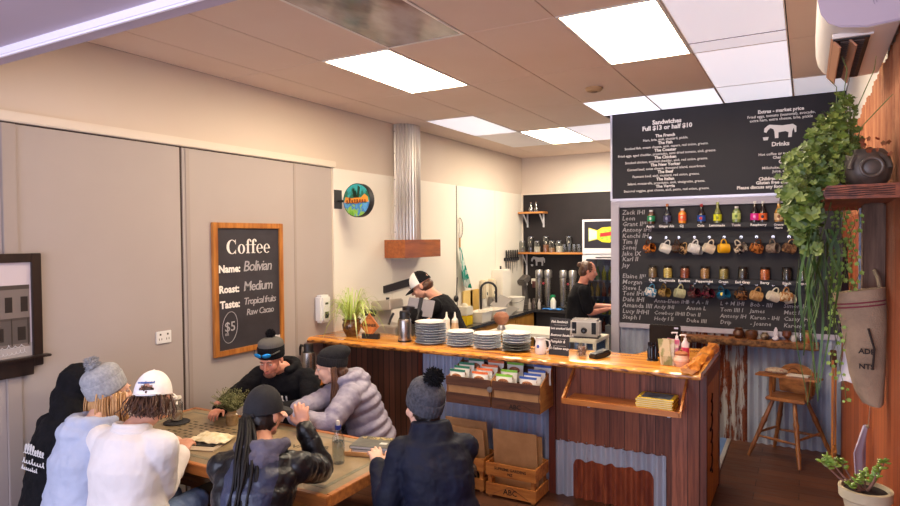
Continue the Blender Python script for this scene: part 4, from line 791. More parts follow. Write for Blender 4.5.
for ci, (col, nm, spots) in enumerate((('#1f6a50', 'dark green', [(1.655, .85, .0), (1.67, .90, .012), (1.69, .945, .025), (1.75, 1.0, .04)]), ('#d8682c', 'orange', [(1.86, .85, 0), (1.875, .90, .012), (1.90, .945, .025), (1.93, 1.0, .04)]), ('#7ab82c', 'lime green', [(2.07, .85, 0), (2.085, .91, .015), (2.10, 1.0, .04)]), ('#2a4c9c', 'blue', [(2.27, .85, 0), (2.29, .89, .012), (2.31, .93, .025), (2.33, 1.0, .04)]))):
    for k, (x, y, dz) in enumerate(spots):
        dz = dz*1.7-.008; t = thing('nut_bag', 'white nut bag with %s top band, %s in the hanging crates' % (nm, ['front one', 'second one', 'third one', 'rear one'][k] if len(spots) > 3 else ['front one', 'middle one', 'rear one'][k]), 'snack bag', (x, y, .82+dz), 'nut bags in the hanging crates')
        w, h, z0 = .072, .15, .82+dz; tl = .25
        def fb(i, j, sg=1): 
            bu = .022*(1-(2*i-1)**2)*sin(pi*min(1, j*1.05)); return V((x+w*(2*i-1)*(1-.06*sin(pi*j)), y+tl*h*j*.25-sg*bu, z0+h*j))
        b = B(); b.sheet(lambda i, j: fb(i, j, 1), 10, 8); b.sheet(lambda i, j: fb(1-i, j, -1), 10, 8); b.build('pouch', bagw, t, ang=60)
        b = B(); b.sheet(lambda i, j: fb(i, .88+.12*j, 1)+V((0, -.0015, 0)), 10, 2, (0, -.001, 0)); b.build('top_band', mat('band_'+col[1:], col, .45), t)
        b = B(); q = fb(.5, .62); b.sph(q+V((0, .003, 0)), (.046, .009, .027)); b.build('printed_window', nut, t, label='oval window showing nuts')
        b = B(); b.sph(q+V((0, -.0025, .006)), (.03, .003, .010)); b.build('name_badge', mat('badge_dark', '#4a1c14', .5), t)
# ---- crates on the floor
oc = wood('crate_orange', '#8a4a1a', '#c07e3a', 0, 3, 9, .55)
def crate(x0, x1, y0, y1, h, lab, text=True):
    t = thing('wooden_crate', lab, 'crate', ((x0+x1)/2, (y0+y1)/2, 0), 'crates on the floor by the counter')
    for z0, z1 in ((.02, .11), (h-.10, h)):
        B().box(x0, x1, y0, y0+.014, z0, z1).build('front_slat', oc, t, bev=.002); B().box(x0, x1, y1-.014, y1, z0, z1).build('back_slat', oc, t, bev=.002)
        for x in (x0, x1-.014): B().box(x, x+.014, y0+.014, y1-.014, z0, z1).build('side_slat', oc, t, bev=.002)
    for x in (x0+.015, x1-.045):
        for y in (y0+.014, y1-.044): B().box(x, x+.03, y, y+.03, 0, h-.01).build('corner_post', oc, t)
    B().box(x0+.014, x1-.014, y0+.044, y1-.044, .02, .032).build('base', oc, t)
    if text:
        sb = MT['stencil_black']; xc = (x0+x1)/2; poly_text('ABC', (xc, y0-.001, .042), (1, 0, 0), (0, 0, 1), .06, 'stencil_lettering', sb, t, bold=.0008)
        B().bar((xc-.15, y0-.001, .03), (xc, y0-.001, .105), .004, .001).bar((xc+.15, y0-.001, .03), (xc, y0-.001, .105), .004, .001).build('stencil_mark', sb, t); poly_text('SUPREME GARDENS\nNZ', (xc, y0-.001, h-.045), (1, 0, 0), (0, 0, 1), .03, 'stencil_lettering', sb, t, bold=.0006)
    return t
crate(1.93, 2.35, .80, 1.08, .27, 'orange wooden crate with ABC lettering holding flat cardboard, nearest the corner post'); crate(1.46, 1.90, .83, 1.09, .27, 'orange wooden crate of folded cardboard half hidden by the navy jacket')
for i, (x0, x1, y, h, a, lab) in enumerate(((1.95, 2.32, .90, .47, -.16, 'large flat cardboard sheet leaning in the ABC crate'), (1.97, 2.33, .98, .43, -.1, 'cardboard sheet behind the large one in the ABC crate'), (1.49, 1.87, .97, .5, -.3, 'folded cardboard leaning at the back of the left crate'), (1.5, 1.86, .92, .44, -.25, 'folded cardboard in front in the left crate'), (1.52, 1.8, .88, .36, -.15, 'small torn cardboard piece at the front of the left crate'))):
    R = Matrix.Rotation(-a*.6, 3, 'X'); B().obox(((x0+x1)/2, y+.02, .04+h/2), (x1-x0, .008, h), R).build('cardboard_sheet', card, label=lab, cat='cardboard', group='cardboard in the crates')
# ================================================================ things on the counter
plate_w = mat('plate_white', '#e0dcd8', .2, coat=.4); plate_s = mat('plate_side_blue', '#9aa6ba', .3, c2='#b4bdca', sc=10); plate_k = mat('plate_black', '#2a2624', .35)
def stack(x, y, r, n, top, nm, dark=0, pitch=.0215):
    pr = [(.002, 0), (r*.55, 0), (r*.6, .004), (r*.97, .018), (r, .0215), (r*.985, .0235), (r*.62, .009), (r*.5, .007), (.002, .007)]
    first = {}
    for k in range(n):
        mk = 'dark' if k < dark else 'pale'; z = 1.1005+k*pitch; xx, yy = x+random.uniform(-.004, .004), y+random.uniform(-.004, .004)
        pos = 'topmost' if k == n-1 else 'lowest' if k == 0 else '%s from the bottom' % ['', 'second', 'third', 'fourth', 'fifth', 'sixth', 'seventh', 'eighth', 'ninth'][k]
        lab = '%s dinner plate, %s of the %s' % ('black' if mk == 'dark' else 'white' if k == n-1 else 'blue-grey rimmed', pos, nm)
        mm = plate_k if mk == 'dark' else plate_w if k == n-1 else plate_s
        key = mm.name
        if key in first: dup(first[key], (xx, yy, z), lab, group='plates on the counter'); continue
        first[key] = B().lathe([(a, b_) for a, b_ in pr], (xx, yy, z), 44).build('plate', mm, label=lab, cat='plate', group='plates on the counter')
stack(1.24, 1.13, .14, 9, 0, 'tall plate stack beside the airpot', pitch=.022)
stack(1.53, 1.14, .12, 6, 0, 'second plate stack from the left'); stack(1.79, 1.14, .12, 6, 0, 'third plate stack from the left'); stack(2.055, 1.14, .12, 7, 0, 'plate stack beside the white jug', dark=3)
# spider plant
t = thing('potted_spider_plant', 'spider plant with arching striped leaves in a brown glazed pot on the counter', 'potted plant', (.33, 1.17, 1.1))
B().lathe([(.002, 0), (.055, 0), (.06, .01), (.062, .012), (.085, .06), (.092, .11), (.078, .14), (.088, .152), (.09, .165), (.078, .165), (.07, .14), (.002, .13)], (.33, 1.17, 1.1), 36).build('pot', mat('brown_glaze', '#4a2c14', .2, c2='#7a5428', sc=(12, 12, 30), coat=.6), t)
B().lathe([(.002, 0), (.073, 0), (.073, .006), (.002, .008)], (.33, 1.17, 1.237), 20).build('soil', mat('soil', '#21160f', .95), t)
B().sph((.345, 1.082, 1.19), (.018, .006, .022)).build('pot_emblem', mat('emblem_dark', '#2c1a0c', .3), t)
rg = random.Random(11); b = B()
def leafstrip(b, p, az, L, h, w, n=10, droop=1.0, mi=0):
    c = V((cos(az), sin(az), 0)); s_ = V((-sin(az), cos(az), 0)); rs = []
    for i in range(n+1):
        u = i/n; r = L*(u**.9); z = h*sin(pi*min(u*.85+.0, 1)*.75)*1.25-droop*L*u**2.6*.8; q = p+c*r+V((0, 0, z)); ww = w*(1-u)**.6*(.35+.65*min(1, u*5))
        rs.append((q-s_*ww, q+V((0, 0, -ww*.35)), q+s_*ww))
    for mi_, (a, d) in enumerate(((0, 1), (1, 2))): 
        vs = [q for r in rs for q in (r[a], r[d])]; b.add(vs, [(2*i, 2*i+1, 2*i+3, 2*i+2) for i in range(n)], mi_*0+mi)
for k in range(150):
    az = rg.uniform(0, 2*pi); L = rg.uniform(.10, .34); h = rg.uniform(.12, .30)*(1 if L < .2 else .8); leafstrip(b, V((.33+.03*cos(az), 1.17+.03*sin(az), 1.245)), az+rg.uniform(-.3, .3), L if cos(az) > -.6 else min(L, .24), h, rg.uniform(.0045, .0075), 11, rg.uniform(.5, 1.45), 0 if k % 3 else 1)
for q in b.v: q.x = max(q.x, .02); q.z = max(q.z, 1.108)
b.build('leaves', [mat('leaf_lime', '#8fa83c', .5, c2='#bccd62', sc=12), mat('leaf_cream', '#c5cf8c', .5)], t, ang=80)
# diamond sign on black base
t = thing('diamond_sign', 'orange diamond shaped award sign on a black base beside the spider plant', 'sign', (.60, 1.09, 1.1)); R = Matrix.Rotation(.12, 3, 'Z')
B().obox((.60, 1.11, 1.125), (.17, .05, .05), R).build('base', mat('sign_black', '#1d1a1a', .5), t, bev=.003)
b = B(); b.prism([(0, -.115), (.102, 0), (0, .115), (-.102, 0)], (.60, 1.0975, 1.222), R @ V((1, 0, 0)), (0, 0, 1), .012); b.build('diamond_plate', mat('sign_orange', '#c0682c', .5, c2='#d68440', sc=20), t, bev=.002)
b = B()
for s_ in (1,): 
    pts = [(0, -.099), (.087, 0), (0, .099), (-.087, 0), (0, -.099)]
    for a, c in zip(pts, pts[1:]): b.bar(V((.60, 1.084, 1.222))+R @ V((a[0], 0, 0))+V((0, 0, a[1])), V((.60, 1.084, 1.222))+R @ V((c[0], 0, 0))+V((0, 0, c[1])), .002, .002)
b.build('border_line', mat('stencil_black', '#1c120c', .8), t)
poly_text('WINNER', (.60, 1.0835, 1.215), R @ V((1, 0, 0)), (0, 0, 1), .038, 'lettering', MT['stencil_black'], t, bold=.0008)
for k, (z, L_) in enumerate(((1.285, .05), (1.268, .08), (1.165, .07))): scrawl((.60-L_/2, 1.0835, z), R @ V((1, 0, 0)), (0, 0, 1), L_, .012, 'lettering', MT['stencil_black'], t, k+9, .001, 5)
# vacuum jugs
def airpot(x, y, z, r, h, lab, hand=False, s=1):
    t = thing('vacuum_jug', lab, 'vacuum jug', (x, y, z)); c = (x, y, z)
    B().lathe([(.002, .0), (r*.97, .001), (r, .01), (r, h*.68), (r*.9, h*.74), (.002, h*.74)], c, 32).build('body', mat('brushed_steel', '#aaa39c', .27, .95, bmp=.05, bsc=(3, 3, 200)), t)
    B().lathe([(r*.9, h*.73), (r*.72, h*.80), (r*.74, h*.95), (r*.66, h), (.002, h)], c, 28).build('lid', mat('black_plastic', '#17161a', .35), t)
    B().lathe([(.002, -.0005), (r*1.01, 0), (r*1.01, .015), (.002, .015)], c, 28).build('foot', MT['black_plastic'], t)
    if hand: B().tube([(x-r*.6, y, z+h*.9), (x-r*1.5, y, z+h*.93), (x-r*1.75, y, z+h*.8), (x-r*1.7, y, z+h*.62)], [.012, .012, .012, .008], 8).build('handle', MT['black_plastic'], t)
    else: B().box(x+r*.3, x+r*1.0, y-.015, y+.015, z+h*.86, z+h*.93).build('spout', MT['black_plastic'], t, bev=.004)
airpot(.97, 1.12, 1.1, .062, .275, 'squat brushed steel vacuum jug with black lid on the counter left of the plates')
# tall jugs and flask behind man
t = thing('corner_ledge', 'small wooden ledge table in the corner behind the seated man', 'table', (.2, .85, 0)); B().box(.03, .36, .62, 1.08, .725, .755).build('top', wood('table_edge_wood', '#8a4a20', '#c27a38', 0, 3, 10, .4, coat=.3), t, bev=.003)
for x in (.06, .33): B().box(x-.02, x+.02, .8, .84, 0, .725).build('leg', MT['black_cloth'], t)
airpot(.115, .80, .755, .06, .31, 'tall steel vacuum jug with black handle on the corner ledge', True)
# white jug
t = thing('milk_jug', 'white porcelain jug with a small blue mark beside the plate stacks', 'jug', (2.28, 1.10, 1.1)); c = (2.28, 1.10, 1.1)
jw = mat('porcelain', '#dedad6', .15, coat=.6)
B().lathe([(.002, 0), (.04, 0), (.047, .01), (.047, .06), (.04, .1), (.038, .115), (.043, .13), (.038, .13), (.034, .11), (.002, .02)], c, 28).build('body', jw, t)
B().tube([(2.318, 1.1, 1.215), (2.35, 1.1, 1.21), (2.358, 1.1, 1.175), (2.345, 1.1, 1.14), (2.322, 1.1, 1.125)], .006, 8).build('handle', jw, t)
B().tube([(2.247, 1.1, 1.21), (2.228, 1.1, 1.228)], [.014, .006], 8).build('spout', jw, t); B().sph((2.275, 1.053, 1.165), (.012, .003, .014)).build('blue_mark', mat('cobalt', '#2c4aa0', .3), t)
# small specials board
t = thing('specials_board', 'small black chalk specials board leaning on the counter', 'sign', (2.43, 1.10, 1.1)); R = Matrix.Rotation(-.16, 3, 'Z') @ Matrix.Rotation(-.12, 3, 'X')
B().obox((2.43, 1.12, 1.245), (.175, .01, .29), R).build('board', mat('chalkboard', '#232126', .7), t, bev=.002)
for k, s_ in enumerate(('Fish Sandwich', 'hot smoked Salmon', 'Beetroot Sandwich', 'Pumpkin &', '& Cashew soup')): poly_text(s_, V((2.43, 1.12, 1.245))+R @ V((-.078, -.0056, .105-k*.052)), R @ V((1, .0, .03)), R @ V((0, 0, 1)), .026 if len(s_) > 12 else .03, 'chalk_writing', chalk, t, 'LEFT', .0003, shear=.25)
b = B()
for z in (.088, -.02, -.075): o_ = V((2.43, 1.12, 1.245)); b.bar(o_+R @ V((-.05, -.0056, z)), o_+R @ V((.06, -.0056, z+.003)), .0012, .001)
b.build('chalk_line', chalk, t)
t = thing('bead_jar', 'small glass jar of brown sweets on the counter', 'jar', (2.60, 1.15, 1.1)); rg = random.Random(5); b = B()
for k in range(90): a = rg.uniform(0, 6.28); r = .028*sqrt(rg.random()); b.sph((2.60+r*cos(a), 1.15+r*sin(a), 1.108+rg.random()*.07), .0065, n=7, m=5)
tag(b.build('sweets', mat('sweets', '#8a5a38', .5, c2='#b8a090', sc=60), t), kind='stuff'); B().lathe([(.035, 0), (.04, .01), (.04, .075), (.034, .09)], (2.60, 1.15, 1.101), 24, caps=False).build('glass', MT['jar_glass'], t)
t = thing('card_terminal', 'black card payment terminal lying on the counter', 'card terminal', (2.74, 1.16, 1.1)); R = Matrix.Rotation(-.5, 3, 'Z'); bp = mat('black_plastic', '#17161a', .35)
B().obox((2.74, 1.16, 1.125), (.085, .17, .045), R @ Matrix.Rotation(.15, 3, 'X')).build('body', bp, t, bev=.01)
c = V((2.74, 1.16, 1.125)); R2 = R @ Matrix.Rotation(.15, 3, 'X'); B().obox(c+R2 @ V((0, .04, .0235)), (.06, .055, .003), R2).build('screen', mat('screen_dark', '#2a3036', .1), t)
b = B()
for i in range(3):
    for j in range(4): b.obox(c+R2 @ V((-.02+.02*i, -.06+.018*j, .0235)), (.013, .011, .004), R2)
b.build('keypad', mat('key_grey', '#4a4a50', .5), t)
# till screen seen from behind
t = thing('till_monitor', 'till monitor seen from behind, flat dark back, at the right of the counter', 'monitor', (3.17, 1.42, 1.1)); mk = mat('monitor_back', '#1c1511', .7, spec=.15)
B().box(3.06, 3.29, 1.39, 1.42, 1.14, 1.345).build('housing', mk, t, bev=.005); B().box(3.13, 3.22, 1.40, 1.46, 1.1, 1.2).box(3.10, 3.25, 1.38, 1.50, 1.1, 1.112).build('stand', mk, t, bev=.003)
B().box(3.245, 3.275, 1.388, 1.391, 1.322, 1.334).build('badge', mat('badge_pale', '#b8b4c8', .4), t)
t = thing('utensil_stand', 'black turned stand holding dark bottles before the till monitor', 'stand', (3.12, 1.22, 1.1)); b = B()
b.lathe([(.002, 0), (.042, 0), (.042, .01), (.012, .016), (.012, .1), (.02, .11), (.002, .115)], (3.12, 1.22, 1.1), 20); b.build('base', bp, t)
for dx, dy in ((-.022, 0), (.022, .008), (0, -.02)): B().lathe([(.002, .016), (.016, .016), (.017, .08), (.009, .1), (.012, .115), (.012, .135), (.002, .135)], (3.12+dx, 1.22+dy, 1.1), 14).build('holder', mat('dark_gloss', '#121014', .2), t)
t = thing('menu_cup', 'glass holding patterned leaflets on the counter', 'leaflet holder', (3.245, 1.10, 1.1)); B().lathe([(.03, 0), (.034, .01), (.042, .07)], (3.245, 1.10, 1.101), 20, caps=False).build('cup', MT['jar_glass'], t)
for k, (a, c1, c2) in enumerate(((-.12, '#c8b490', '#8a8a58'), (.02, '#b0a070', '#d8c8b0'), (.16, '#c05a78', '#d8c8b0'))): R = Matrix.Rotation(-.25+.15*k, 3, 'Z') @ Matrix.Rotation(a, 3, 'Y'); B().obox((3.235+.02*k, 1.085+.012*k, 1.195), (.085, .003, .19), R).build('leaflet', mat('leaflet_%d' % k, c1, .6, c2=c2, sc=(14, 14, 9), lo=.46, hi=.54), t, label=['cream and olive leaflet', 'tan leaflet', 'pink leaflet'][k])
def pump(x, y, z, r, h, c1, lab, cl=None):
    t = thing('pump_bottle', lab, 'pump bottle', (x, y, z)); c = (x, y, z)
    B().lathe([(.002, 0), (r, .001), (r, h*.62), (r*.5, h*.74), (r*.35, h*.78), (.002, h*.78)], c, 20).build('bottle', mat('pb_'+c1[1:], c1, .25), t)
    B().lathe([(r*1.02, h*.12), (r*1.02, h*.5)], c, 20, caps=False).build('paper_label', mat('pl_'+(cl or '#d0488a')[1:], cl or '#d0488a', .5), t)
    B().cyl((x, y, z+h*.76), (x, y, z+h*.84), r*.4, n=12).cyl((x, y, z+h*.84), (x, y, z+h*.95), r*.12, n=8).tube([(x+.006, y, z+h*.95), (x-.03, y-.012, z+h*.95), (x-.036, y-.014, z+h*.92)], .006, 6).build('pump', mat('pump_white', '#e4dfe2', .35), t)
pump(3.335, 1.33, 1.1, .028, .2, '#d8c4cc', 'pink labelled white pump bottle behind the ceramic bowl', '#c83868'); pump(3.27, 1.36, 1.1, .026, .21, '#c8b8c8', 'white pump bottle between the leaflets and the till monitor', '#7a5a6a')
t = thing('ceramic_pot', 'pink and cream ceramic pot with wooden lid at the right end of the counter', 'pot', (3.345, 1.10, 1.1)); c = (3.345, 1.10, 1.1)
B().lathe([(.002, 0), (.04, 0), (.055, .03), (.054, .06), (.042, .082), (.002, .084)], c, 30).build('body', mat('pink_ceramic', '#c48a70', .3, c2='#e0c0a8', sc=(3, 3, 40), coat=.4), t); B().lathe([(.044, .082), (.046, .095), (.03, .105), (.008, .107), (.01, .118), (.002, .12)], c, 24).build('lid', mat('terracotta', '#a0623c', .5), t)
# ================================================================ kitchen
t = thing('kitchen_bench', 'dark topped L-shaped kitchen bench along the left and back walls', 'kitchen bench', (.3, 4, 0)); bt = mat('bench_top', '#2b2a2c', .25, c2='#3a383a', sc=10)
B().box(.016, .47, 2.9, 5.5, .87, .91).box(.016, 1.235, 5.5, YB-.02, .87, .91).build('worktop', bt, t, bev=.004)
B().box(.016, .45, 2.9, 5.5, .1, .87).build('cabinet', wood('amber_ply', '#8a5a1c', '#b07c30', 2, 2, 6, .5), t)
for k in range(4): B().box(.45, .458, 2.93+k*.62, 3.52+k*.62, .12, .85).build('door', MT['amber_ply'], t, bev=.003)
B().box(.47, 1.235, 5.55, YB-.02, 0, .87).build('dark_cabinet', mat('cab_black', '#1c1a1c', .5), t)
t = thing('grill_bench', 'stainless bench beneath the flue where the barista leans', 'bench', (.3, 2.1, 0)); B().box(.016, .55, 1.42, 2.85, .88, .92).build('worktop', metal_b, t, bev=.004); B().box(.03, .52, 1.44, 2.83, 0, .88).build('cabinet', mat('cab_steel', '#77746f', .4, .6), t)
t = thing('prep_shelf', 'stainless work shelf directly behind the service counter', 'bench', (1.7, 1.7, 0)); B().box(.7, 2.9, 1.44, 1.68, .93, .95).build('worktop', metal_b, t, bev=.003)
for x in (.75, 1.8, 2.85): B().box(x-.02, x+.02, 1.47, 1.65, .0, .93).build('leg', MT['cab_steel'], t)
t = thing('prep_table', 'white topped prep table in the middle of the kitchen', 'table', (1.4, 2.95, 0)); B().box(1.02, 1.86, 2.72, 3.3, .95, .99).build('top', mat('white_top', '#e2dccf', .3), t, bev=.004)
for x in (1.06, 1.82):
    for y in (2.76, 3.26): B().box(x-.02, x+.02, y-.02, y+.02, 0, .95).build('leg', MT['cab_steel'], t)
t = thing('white_shelf_unit', 'cream open shelf stand carrying the toaster', 'stand', (2.13, 2.86, 0)); cs = mat('cream_stand', '#d8d0bc', .4)
B().box(1.95, 2.275, 2.62, 3.12, .945, .98).build('top', cs, t, bev=.004); B().box(1.97, 2.27, 2.64, 3.1, .6, .62).build('shelf', cs, t)
for x in (1.965, 2.26):
    for y in (2.635, 3.1): B().box(x-.015, x+.015, y-.015, y+.015, 0, .945).build('leg', cs, t)
# toaster
t = thing('toaster', 'chrome four slice toaster with black panels on the cream stand', 'toaster', (2.11, 2.82, .98)); R = Matrix.Rotation(.12, 3, 'Z'); c = V((2.11, 2.82, 1.08))
B().obox(c, (.30, .20, .18), R).build('body', mat('toaster_steel', '#cfc6bc', .3, .45), t, bev=.022); B().obox(c+V((0, 0, -.093)), (.29, .19, .014), R).build('foot', bp, t)
for dx in (-.10, .10): B().obox(c+R @ V((dx, -.1015, .005)), (.045, .006, .12), R).build('control_panel', bp, t, bev=.002)
B().cyl(c+R @ V((0, -.1, -.02)), c+R @ V((0, -.122, -.02)), .033, .028, 24).build('dial', bp, t); B().cyl(c+R @ V((0, -.121, -.02)), c+R @ V((0, -.126, -.02)), .012, n=16).build('dial_mark', chrome, t)
b = B()
for dx in (-.075, .075):
    for dy in (-.035, .035): b.obox(c+R @ V((dx, dy, .0895)), (.12, .022, .003), R)
b.build('slot', bp, t)
# grinder and coffee machine
t = thing('coffee_machine', 'compact steel espresso machine on the steel bench behind the spider plant', 'coffee machine', (.45, 1.60, .92)); sm_ = mat('machine_steel', '#bcb2a8', .35, .45)
B().box(.30, .60, 1.50, 1.78, .92, 1.16).build('base', sm_, t, bev=.01); B().obox((.43, 1.62, 1.36), (.24, .24, .10), (0, -.12, 0)).build('head', sm_, t, bev=.012)
B().box(.30, .38, 1.52, 1.76, 1.16, 1.34).build('column', sm_, t); B().cyl((.45, 1.60, 1.405), (.45, 1.60, 1.435), .018, n=14).build('knob', bp, t); B().tube([(.55, 1.55, 1.28), (.58, 1.46, 1.24), (.6, 1.40, 1.2)], [.014, .012, .012], 8).build('portafilter', bp, t)
B().box(.45, .57, 1.494, 1.502, .99, 1.05).build('badge', bp, t); B().cyl((.34, 1.52, 1.28), (.30, 1.40, 1.30), .035, n=16).build('dark_nozzle', bp, t)
t = thing('grinder', 'dark upright grinder hopper beside the espresso machine', 'grinder', (.72, 1.56, .95)); B().box(.66, .80, 1.50, 1.64, .95, 1.20).build('body', mat('grinder_grey', '#5c5650', .4, .3), t, bev=.01); B().lathe([(.002, 0), (.05, 0), (.07, .1), (.07, .16), (.002, .17)], (.73, 1.57, 1.20), 20).build('hopper', bp, t)
t = thing('tablet_stand', 'tablet on a black clamp stand in front of the barista', 'tablet', (.80, 1.60, .95)); R = Matrix.Rotation(.22, 3, 'Z') @ Matrix.Rotation(.12, 3, 'Y') @ Matrix.Rotation(-.3, 3, 'X')
B().obox((.85, 1.58, 1.355), (.27, .012, .17), R).build('tablet', mat('tablet_back', '#8f8a8c', .35, .5), t, bev=.005); B().obox((.85, 1.565, 1.36), (.035, .02, .19), R).build('clamp', bp, t, bev=.003); B().tube([(.85, 1.56, 1.34), (.85, 1.52, 1.25), (.86, 1.56, 1.12), (.86, 1.58, .96)], .016, 8).lathe([(.002, 0), (.07, 0), (.06, .012), (.002, .015)], (.86, 1.58, .95), 20).build('arm', bp, t)
def tub(x0, x1, y0, y1, z, h, m_, lab, nm='tub', cat='tub', lid=None):
    t = thing(nm, lab, cat, ((x0+x1)/2, (y0+y1)/2, z)); cx, cy = (x0+x1)/2, (y0+y1)/2; a, c_ = (x1-x0)/2, (y1-y0)/2
    rs = [[V((cx+sx*a*k, cy+sy*c_*k, z+zz)) for sx, sy in ((-1, -1), (1, -1), (1, 1), (-1, 1))] for k, zz in ((.85, 0), (1, h), (1.06, h), (1.06, h+.01), (.95, h+.01), (.82, .01))]
    B().rings(rs).build('tub_body', m_, t, bev=.004)
    if lid: B().box(x0, x1, y0, y1, z+h+.01, z+h+.02).build('lid', lid, t, bev=.003)
wpl = mat('white_plastic', '#e4ddd0', .35); tub(.22, .44, 3.75, 4.05, .91, .13, wpl, 'white plastic tub on the bench nearer the yellow bottle'); tub(.22, .45, 4.15, 4.5, .91, .12, wpl, 'white plastic tub on the bench under the black tap')
t = thing('detergent_bottle', 'squat clear container with yellow liquid on the bench', 'container', (.3, 3.55, .91)); B().box(.22, .38, 3.42, 3.60, .912, 1.04).build('liquid', mat('yellow_liquid', '#d0b010', .25), t, bev=.01); B().box(.218, .382, 3.418, 3.602, 1.04, 1.15).lathe([(.05, .24), (.03, .28), (.002, .28)], (.3, 3.51, .91), 16).build('container_top', mat('clear_plastic', '#d6cfbd', .3), t, bev=.008)
t = thing('black_tap', 'tall black arched spring tap over the bench', 'tap', (.2, 4.4, .91)); B().tube([(.14, 4.3, .91), (.14, 4.3, 1.3)]+[(.14+.1-.1*cos(a), 4.3+.04*(1-cos(a)), 1.3+.1*sin(a)) for a in [pi*i/10 for i in range(1, 11)]]+[(.34, 4.38, 1.12)], .016, 10).build('spout', mat('tap_black', '#201e20', .4), t)
for k, (y, c1) in enumerate(((3.95, '#d8b870'), (4.15, '#c8a050'))): B().box(.03, .05, y, y+.28, .915, 1.30).build('chopping_board', mat('board_%d' % k, c1, .5), bev=.008, label='%s chopping board standing against the wall panel' % ('pale yellow' if k == 0 else 'golden'), cat='chopping board')
for k, y in enumerate((4.55, 4.8)):
    t = thing('towel_dispenser', 'cream wall dispenser %s on the white wall' % ('nearer the tap' if k == 0 else 'farther from the tap'), 'dispenser', (.06, y, 1.12)); B().box(.018, .12, y-.06, y+.06, 1.15, 1.42).build('case', mat('disp_cream', '#d8cbb0', .4), t, bev=.015); B().box(.119, .123, y-.015, y+.015, 1.2, 1.24).build('window', bp, t)
t = thing('boiler_box', 'white wall mounted box behind the tap', 'water boiler', (.1, 5.05, 1.2)); B().box(.018, .2, 4.9, 5.2, 1.1, 1.55).build('case', wpl, t, bev=.012); B().tube([(.1, 5.05, 1.55), (.1, 5.05, 1.6)], .015, 8).build('pipe', bp, t)
t = thing('bucket', 'white plastic bucket with wire handle on the bench end', 'bucket', (.27, 5.25, .91)); B().lathe([(.002, 0), (.10, 0), (.125, .2), (.13, .2), (.13, .215), (.12, .215), (.1, .02), (.002, .02)], (.27, 5.25, .91), 30).build('pail', wpl, t); B().tube([(.27+.13*cos(a), 5.25-.02-.1*sin(a), 1.10-.06*sin(a)) for a in [pi*i/14 for i in range(15)]], .003, 6).build('handle', steel_d, t)
t = thing('stand_mixer', 'grey steel food mixer arm behind the bucket', 'mixer', (.27, 5.55, .91)); B().box(.2, .34, 5.5, 5.64, .91, .98).tube([(.27, 5.6, .96), (.26, 5.58, 1.3)], [.05, .04], 12).build('column', mat('mixer_grey', '#6a6460', .35, .6), t); B().obox((.28, 5.52, 1.36), (.14, .24, .1), (.35, 0, 0)).build('head', MT['mixer_grey'], t, bev=.02)
t = thing('steel_sink_tray', 'sloping steel drain tray and pans beside the tap', 'sink tray', (.3, 4.75, .91)); B().obox((.3, 4.8, .96), (.26, .34, .02), (.25, .2, 0)).build('tray', metal_b, t, bev=.004); B().obox((.24, 4.75, 1.08), (.2, .3, .015), (.5, .35, 0)).build('pan', metal_b, t, bev=.004)
# squeeze bottles, ball pan
for k, (x, y, c1) in enumerate(((1.12, 1.62, '#ece4da'), (1.20, 1.64, '#e0b084'))):
    t = thing('squeeze_bottle', ['white squeeze bottle behind the tall plate stack', 'amber squeeze bottle behind the plate stacks'][k], 'squeeze bottle', (x, y, .95)); B().lathe([(.002, 0), (.036, 0), (.038, .2), (.03, .27), (.002, .28)], (x, y, .95), 18).build('bottle', mat('sq_%d' % k, ['#e6dccf', '#d8b48c'][k], .35), t); B().lathe([(.032, .27), (.03, .3), (.012, .32), (.006, .37), (.002, .37)], (x, y, .95), 16).build('nozzle', wpl, t)
B().sph((1.06, 2.15, 1.14), (.085, .085, .075)).build('brown_bowl', mat('terracotta_bowl', '#9a5c42', .5, c2='#b07858', sc=14), label='round brown upturned clay bowl behind the squeeze bottles', cat='bowl') if False else None
t = thing('clay_bowl', 'round brown clay bowl raised on a steel stand beside the barista', 'bowl', (1.02, 2.5, .95)); B().lathe([(.002, -.08), (.05, -.07), (.085, -.02), (.088, .02), (.06, .06), (.002, .075)], (1.12, 2.86, 1.12), 24).build('bowl', mat('terracotta_bowl', '#9a5c42', .5, c2='#b07858', sc=14), t); B().lathe([(.05, -.13), (.05, -.12), (.03, -.075), (.002, -.075)], (1.12, 2.86, 1.12), 16).build('stand', metal_b, t)
b = B()
